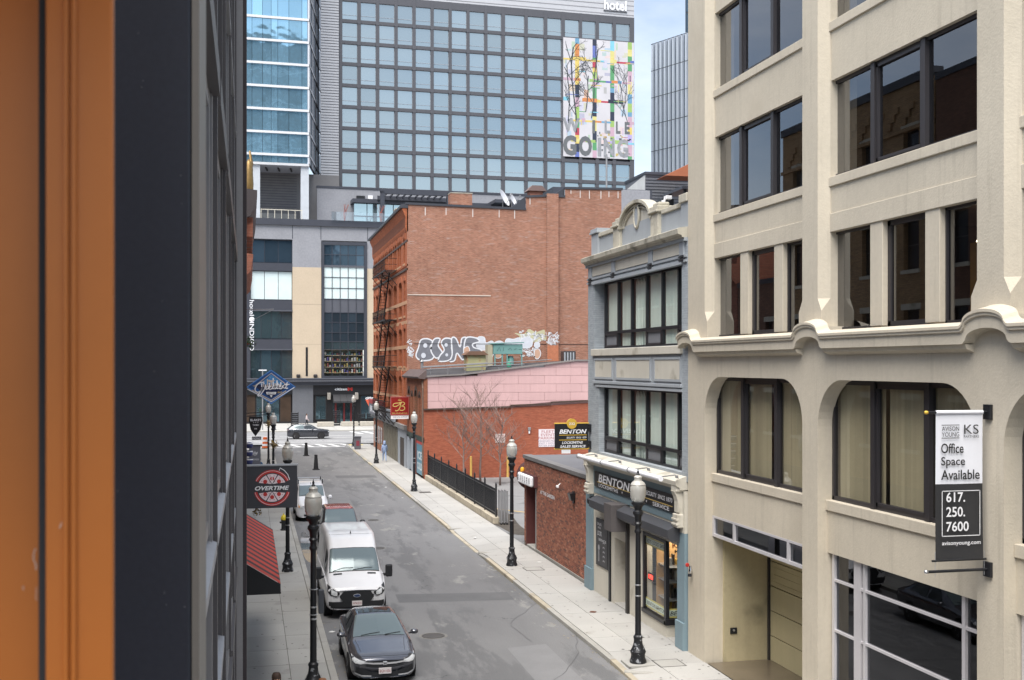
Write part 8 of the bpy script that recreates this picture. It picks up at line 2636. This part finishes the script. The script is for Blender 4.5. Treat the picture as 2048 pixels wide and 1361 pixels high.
t = thing('parking_meter_box', 'grey box strapped to the near left lamp post', 'box', (1.75, 29.4, 2.0))
MB().box(1.72, 1.86, 29.34, 29.46, 2.02, 2.62).build('housing', mat('dark_meter', (.05, .055, .065), .5), t, bev=.02)
for z in (2.0, 2.64): MB().tube([(1.6 + .1 * math.cos(a), 29.42 + .1 * math.sin(a), z) for a in [k * .6 for k in range(11)]], .012, 5).build('strap', SILVER, t)
sprig('wreath', 'dry orange-brown wreath tied to the nearer lamp post', (1.55, 75.0, 3.2), .38, 1, 80, 'wreaths on lamp posts')
sprig('wreath', 'dry olive wreath tied to the farther lamp post', (1.55, 93.4, 3.6), .38, 1, 80, 'wreaths on lamp posts')

# ================================================================== street furniture
for i, (x, y) in enumerate(((5.2, 108.0), (5.28, 93.5))):
    t = thing('channelizer_post', ('tapered black traffic post in the road, farther of two', 'tapered black traffic post in the road, nearer of two')[i], 'traffic post', (x, y, RZ), 'black traffic posts in the road')
    MB().box(x - .28, x + .28, y - .28, y + .28, RZ, RZ + .06).build('foot', RUBBER, t, bev=.02)
    MB().lathe([(.20, .06), (.19, .12), (.12, 1.12), (.13, 1.15), (.13, 1.2), (.05, 1.22), (0, 1.22)], (x, y, RZ), 8).build('post', RUBBER, t)
t = thing('litter_bin', 'grey street litter bin with red sticker at the far right corner', 'bin', (10.45, 113.6, 0))
MB().box(10.15, 10.75, 113.3, 113.9, .04, 1.15).build('body', mat('bin_grey', (.115, .115, .135), .55, var=.15), t, bev=.03)
MB().box(10.1, 10.8, 113.25, 113.95, 1.15, 1.27).build('lid', GUNL, t, bev=.03)
MB().box(10.3, 10.6, 113.285, 113.3, .35, .85).build('sticker', mat('bin_sticker', (.22, .04, .06), .6, var=.4, vs=12), t)
MB().box(10.18, 10.72, 113.33, 113.87, 0, .05).build('plinth', BLACK, t)
t = thing('traffic_drum', 'orange and white striped traffic drum on the far left pavement', 'traffic drum', (1.6, 116.5, 0))
for k in range(5): MB().lathe([(.31 - k * .022, .06 + k * .21), (.295 - k * .022, .06 + (k + 1) * .21)], (1.6, 116.5, 0), 16).build('orange_band' if k % 2 == 0 else 'white_band', mat('drum_orange', (.62, .13, .03), .6) if k == 0 else bpy.data.materials['drum_orange'] if k % 2 == 0 else SWH, t)
MB().lathe([(.36, 0), (.36, .05), (.3, .07)], (1.6, 116.5, 0), 16).build('base', RUBBER, t)
MB().lathe([(.2, 1.11), (.1, 1.14), (0, 1.14)], (1.6, 116.5, 0), 16).build('top', bpy.data.materials['drum_orange'], t)
t = thing('fire_hydrant', 'black fire hydrant with yellow top on the left pavement', 'hydrant', (1.72, 58.8, 0))
MB().lathe([(.17, 0), (.17, .05), (.12, .08), (.11, .45), (.13, .48), (.13, .52)], (1.72, 58.8, 0), 14).build('barrel', BLACK, t, smooth=40)
MB().lathe([(.14, .52), (.15, .58), (.13, .68), (.07, .76), (.03, .78), (.03, .84), (0, .85)], (1.72, 58.8, 0), 14).build('bonnet', mat('hydrant_yellow', (.62, .48, .03), .5, var=.1), t, smooth=40)
for sx in (-1, 1): MB().lathe([(.055, 0), (.06, sx * .05), (.05, sx * .1), (0, sx * .1)], (1.72 + sx * .1, 58.8, .4), 10, 'X').build('outlet', BLACK, t, smooth=40)
for i, (u, w_) in enumerate(((9.0, 2.2), (12.2, 2.3), (14.7, 2.2))):
    o = MB().box(u, u + w_, 156.0, 157.0, 0, .62).build('stone_bench', mat('rough_bench_stone', (.40, .37, .32), .9, var=.2, vs=3, bump=.5, bs=15) if i == 0 else bpy.data.materials['rough_bench_stone'], None, bev=.06)
    tag(o, ('rough granite bench block left of the louvred planter', 'rough granite bench block before the hotel entrance', 'rough granite bench block right of the hotel entrance')[i], 'bench', 'granite benches on the forecourt')
for i, (u, h) in enumerate(((5.6, 1.9), (11.2, 2.1), (14.6, 1.7), (15.9, 1.7))):
    t = thing('louvred_planter', ('black louvred planter screen at the grey pier corner', 'black louvred planter screen left of the hotel entrance', 'low black louvred planter right of the entrance, nearer the doors', 'low black louvred planter at the right of the forecourt')[i], 'planter', (u, 156, 0), 'black louvred planters')
    for k in range(int(h / .26)): MB().box(u, u + 1.0, 158.0, 158.6, .05 + k * .26, .22 + k * .26).build('louvre', BLACK, t)
    for x in (u, u + .92): MB().box(x, x + .08, 158.02, 158.58, 0, h).build('upright', DARKM, t)
t = thing('forecourt_umbrella', 'orange and blue folded parasol and banner by the hotel forecourt', 'parasol', (17.0, 156, 0))
MB().prism([(15.4, 3.6), (17.2, 3.7), (16.6, 2.7), (15.9, 2.6)], 'Y', 155.8, 156.0).build('banner', mat('banner_orange', (.55, .09, .04), .6), t)
text('citizen', SWH, t, (16.2, 155.78, 3.8), .36, 1.6, bold=.03)
for k in range(6): MB().tube([(17.4 + k * .18, 156, .2), (17.0 + k * .3, 156, 2.2), (17.2 + k * .22, 156, 3.6)], .07, 5).build('folded_cloth', mat('cloth_blue', (.10, .14, .26), .7) if k == 0 else bpy.data.materials['cloth_blue'], t)
t = thing('street_sign_post', 'thin pole with white T-shaped lamp arms before the hotel', 'pole', (1.6, 150, 0))
MB().tube([(1.75, 150, 0), (1.75, 150, 7.6)], .08, 8).build('pole', GREYM, t); MB().tube([(1.25, 150, 7.6), (2.25, 150, 7.6)], .06, 6).build('arm', WHITE, t)
t = thing('corner_tactile_pad', 'yellow tactile paving pad at the far right street corner', 'paving pad', (10.4, 119.6, 0))
MB().box(10.15, 11.6, 119.2, 120.5, -.02, .012).build('pad', mat('pad_yellow', (.55, .45, .20), .8, var=.15), t)
dome = MB().lathe([(.03, 0), (.02, .01), (0, .012)], (0, 0, 0), 6).mesh('dome', bpy.data.materials['pad_yellow'])
for i in range(8):
    for j in range(6): place('dome', dome, t, (10.25 + i * .18, 119.3 + j * .2, .012))
# small covers set in the pavement
for i, (x, y) in enumerate(((11.3, 45.4), (11.4, 30.2), (11.2, 74.2))):
    t = thing('pavement_hatch', ('square hatch in the pavement beside the garage lamp', 'square hatch in the pavement by the near right lamp', 'dark hatch in the pavement near the railing end')[i], 'hatch', (x, y, 0), 'hatches in the right pavement')
    MB().box(x - .35, x + .35, y - .35, y + .35, -.02, .008).build('lid', CONC if i < 2 else IRON, t)
    fr = MB()
    for (a, b, c, d) in ((-.38, .38, -.38, -.35), (-.38, .38, .35, .38), (-.38, -.35, -.35, .35), (.35, .38, -.35, .35)): fr.box(x + a, x + b, y + c, y + d, -.02, .010)
    fr.build('rim', IRON, t)
# litter
LIT = mat('paper_litter', (.62, .62, .60), .8)
random.seed(77)
for i, (x, y, lab) in enumerate(((2.55, 36.6, 'white scrap of litter in the gutter between sedan and van'), (9.2, 79.0, 'white scrap of litter in the right gutter beyond the railing'), (9.5, 72.5, 'pale litter scrap in the right gutter before the railing'), (10.6, 54.2, 'pale scrap on the dropped kerb of the lot'), (11.9, 46.8, 'white scrap at the foot of the garage wall'))):
    pts = [(x + random.uniform(.05, .14) * math.cos(a), y + random.uniform(.05, .14) * math.sin(a)) for a in (0, 1.2, 2.4, 3.6, 5)]
    zz = RZ + .02 if x < KR else .02
    o = MB().prism(pts, 'Z', zz - .012, zz).build('litter', LIT)
    tag(o, lab, 'litter')
o = MB().prism(cr([(11.15, 37.0), (11.3, 36.9), (11.4, 37.05), (11.25, 37.15)], 4, True), 'Z', .0, .012).build('leaf_litter', mat('dead_leaf', (.12, .05, .03), .9)); tag(o, 'brown dead leaf patch on the pavement before the locksmith', 'leaf')


# ================================================================== people
SKIN = mat('skin', (.45, .27, .19), .6, var=.06, coord='obj')
HAIRB = mat('hair_brown', (.06, .035, .025), .7, var=.3, vs=20, coord='obj')
HAIRA = mat('hair_auburn', (.22, .10, .05), .7, var=.3, vs=20, coord='obj')


def cloth(name, c): return bpy.data.materials.get(name) or mat(name, c, .85, var=.12, vs=6, fine=.06, coord='obj')


def person(label, loc, rz, top, legs, hair, stride=.0, arm=.2, hood=False, h=1.72, shoes=None):
    """one continuous body grown along a posed skeleton; hair is its only separate part"""
    s = h / 1.72
    V_ = []; E_ = []; Rr = []

    def v(p, r): V_.append(Vector(p) * s); Rr.append(r * s); return len(V_) - 1

    def ch(i, pts):
        for p, r in pts:
            j = v(p, r); E_.append((i, j)); i = j
        return i
    pel = v((0, 0, .93), (.15))
    chest = ch(pel, [((0, .0, 1.05), .135), ((0, -.01, 1.22), .155), ((0, 0, 1.36), .15)])
    neck = ch(chest, [((0, 0, 1.46), .065), ((0, -.01, 1.53), .06)])
    head = ch(neck, [((0, -.02, 1.60), .088), ((0, -.015, 1.665), .086)])
    ends = []
    for sd in (1, -1):
        f = stride * sd
        hip = ch(pel, [((.095 * sd, 0, .88), .095)])
        knee = ch(hip, [((.10 * sd, -f * .5 - .02, .50), .068)])
        ank = ch(knee, [((.10 * sd, -f * 1.0 + (.06 if f < 0 else 0), .10 + (.05 if f < 0 else 0)), .045)])
        ch(ank, [((.105 * sd, -f - .06, .045), .045), ((.11 * sd, -f - .16, .04), .038)])
        sh_ = ch(chest, [((.17 * sd, 0, 1.37), .065)])
        elb = ch(sh_, [((.225 * sd, f * .35 + .02, 1.11), .05)])
        wr = ch(elb, [((.235 * sd, f * .8 - arm * .5, .89), .033)])
        palm = ch(wr, [((.235 * sd, f * .86 - arm * .6, .82), .032)])
        for k in range(4):
            ch(palm, [((.235 * sd + .004 * sd, f * .9 - arm * .62 - .03 + k * .02, .775), .009), ((.228 * sd, f * .9 - arm * .64 - .032 + k * .02, .735 + .006 * abs(k - 1.4)), .008)])
        ch(palm, [((.215 * sd, f * .86 - arm * .6 - .04, .80), .010), ((.208 * sd, f * .86 - arm * .62 - .05, .77), .008)])
    me = bpy.data.meshes.new('person')
    me.from_pydata(V_, E_, [])
    o = bpy.data.objects.new('person', me)
    C.objects.link(o)
    md = o.modifiers.new('skin', 'SKIN')
    for i, sv_ in enumerate(me.skin_vertices[0].data):
        sv_.radius = (Rr[i] * (1.22 if i in (0, 1, 2, 3) else 1), Rr[i])
        sv_.use_root = (i == 0)
    sb = o.modifiers.new('subsurf', 'SUBSURF'); sb.levels = 1; sb.render_levels = 1
    dg = bpy.context.evaluated_depsgraph_get()
    m2 = bpy.data.meshes.new_from_object(o.evaluated_get(dg))
    bpy.data.objects.remove(o)
    o = bpy.data.objects.new('person', m2)
    C.objects.link(o)
    m2.materials.clear()
    for m_ in (SKIN, top, legs, shoes or BLACK): m2.materials.append(m_)
    for p in m2.polygons:
        z = p.center.z / s; x = abs(p.center.x) / s
        p.material_index = 3 if z < .11 else 2 if (z < .97 and x < .2) else 0 if z > 1.47 or (z < .87 and x >= .2) else 1
        p.use_smooth = True
    o.location = loc; o.rotation_euler = (0, 0, rz)
    tag(o, label, 'person')
    hm = MB()
    if hood:
        hm.lathe([(.13, 1.44), (.125, 1.55), (.115, 1.66), (.085, 1.75), (0, 1.785)], (0, .015, 0), 12)
        hm.v = [tuple(Vector(q) * s) for q in hm.v]
        hm.build('hood', top, o, smooth=True, local=True)
    else:
        hm.lathe([(.096, 1.585), (.101, 1.64), (.098, 1.70), (.07, 1.75), (0, 1.768)], (0, .012, 0), 14)
        hm.v = [tuple(Vector(q) * s) for q in hm.v]
        hm.build('hair', hair, o, smooth=True, local=True)
    f_ = MB()
    f_.lathe([(.014, 0), (.016, .02), (.006, .045), (0, .05)], (0, -.108, 1.60), 6); f_.v = [tuple(Vector(q) * s) for q in f_.v]
    f_.build('nose', SKIN, o, smooth=True, local=True)
    for sd in (1, -1):
        e = MB().lathe([(0, -.012), (.012, 0), (0, .012)], (.033 * sd, -.095, 1.645), 6); e.v = [tuple(Vector(q) * s) for q in e.v]; e.build('eye', INK, o, local=True)
        e = MB().lathe([(0, -.03), (.014, 0), (0, .03)], (.092 * sd, 0, 1.63), 6); e.v = [tuple(Vector(q) * s) for q in e.v]; e.build('ear', SKIN, o, local=True)
    return o


PB_ = cloth('pale_blue_tracksuit', (.27, .36, .55))
person('person in a pale blue hooded tracksuit walking away on the right pavement', (11.35, 98.4, 0), R(180), PB_, PB_, HAIRB, .22, .1, True, 1.75, SWH)
person('person with brown hair passing at the bottom of the left pavement', (.58, 24.95, 0), R(10), cloth('dark_coat', (.04, .04, .05)), cloth('jeans', (.06, .08, .14)), HAIRB, .15)
person('person with auburn hair at the bottom edge beside the lamp post', (1.52, 24.5, 0), R(-8), cloth('olive_coat', (.10, .09, .05)), cloth('jeans', (.06, .08, .14)), HAIRA, .15, h=1.66)
person('person in a pale top with red bag walking past the grey pier', (7.6, 156.5, 0), R(90), cloth('pale_top', (.50, .42, .42)), cloth('black_trousers', (.02, .02, .025)), HAIRB, .2)
person('person in a yellow high-visibility jacket beyond the left lamps', (3.2, 149.5, 0), R(60), cloth('hi_vis', (.55, .62, .08)), cloth('navy_trousers', (.02, .035, .06)), HAIRB, .1, .25)
person('person in a dark blue jacket on the left pavement behind the pizza sign', (.75, 83.0, 0), R(170), cloth('blue_jacket', (.03, .09, .18)), cloth('black_trousers', (.02, .02, .025)), HAIRB, .18)
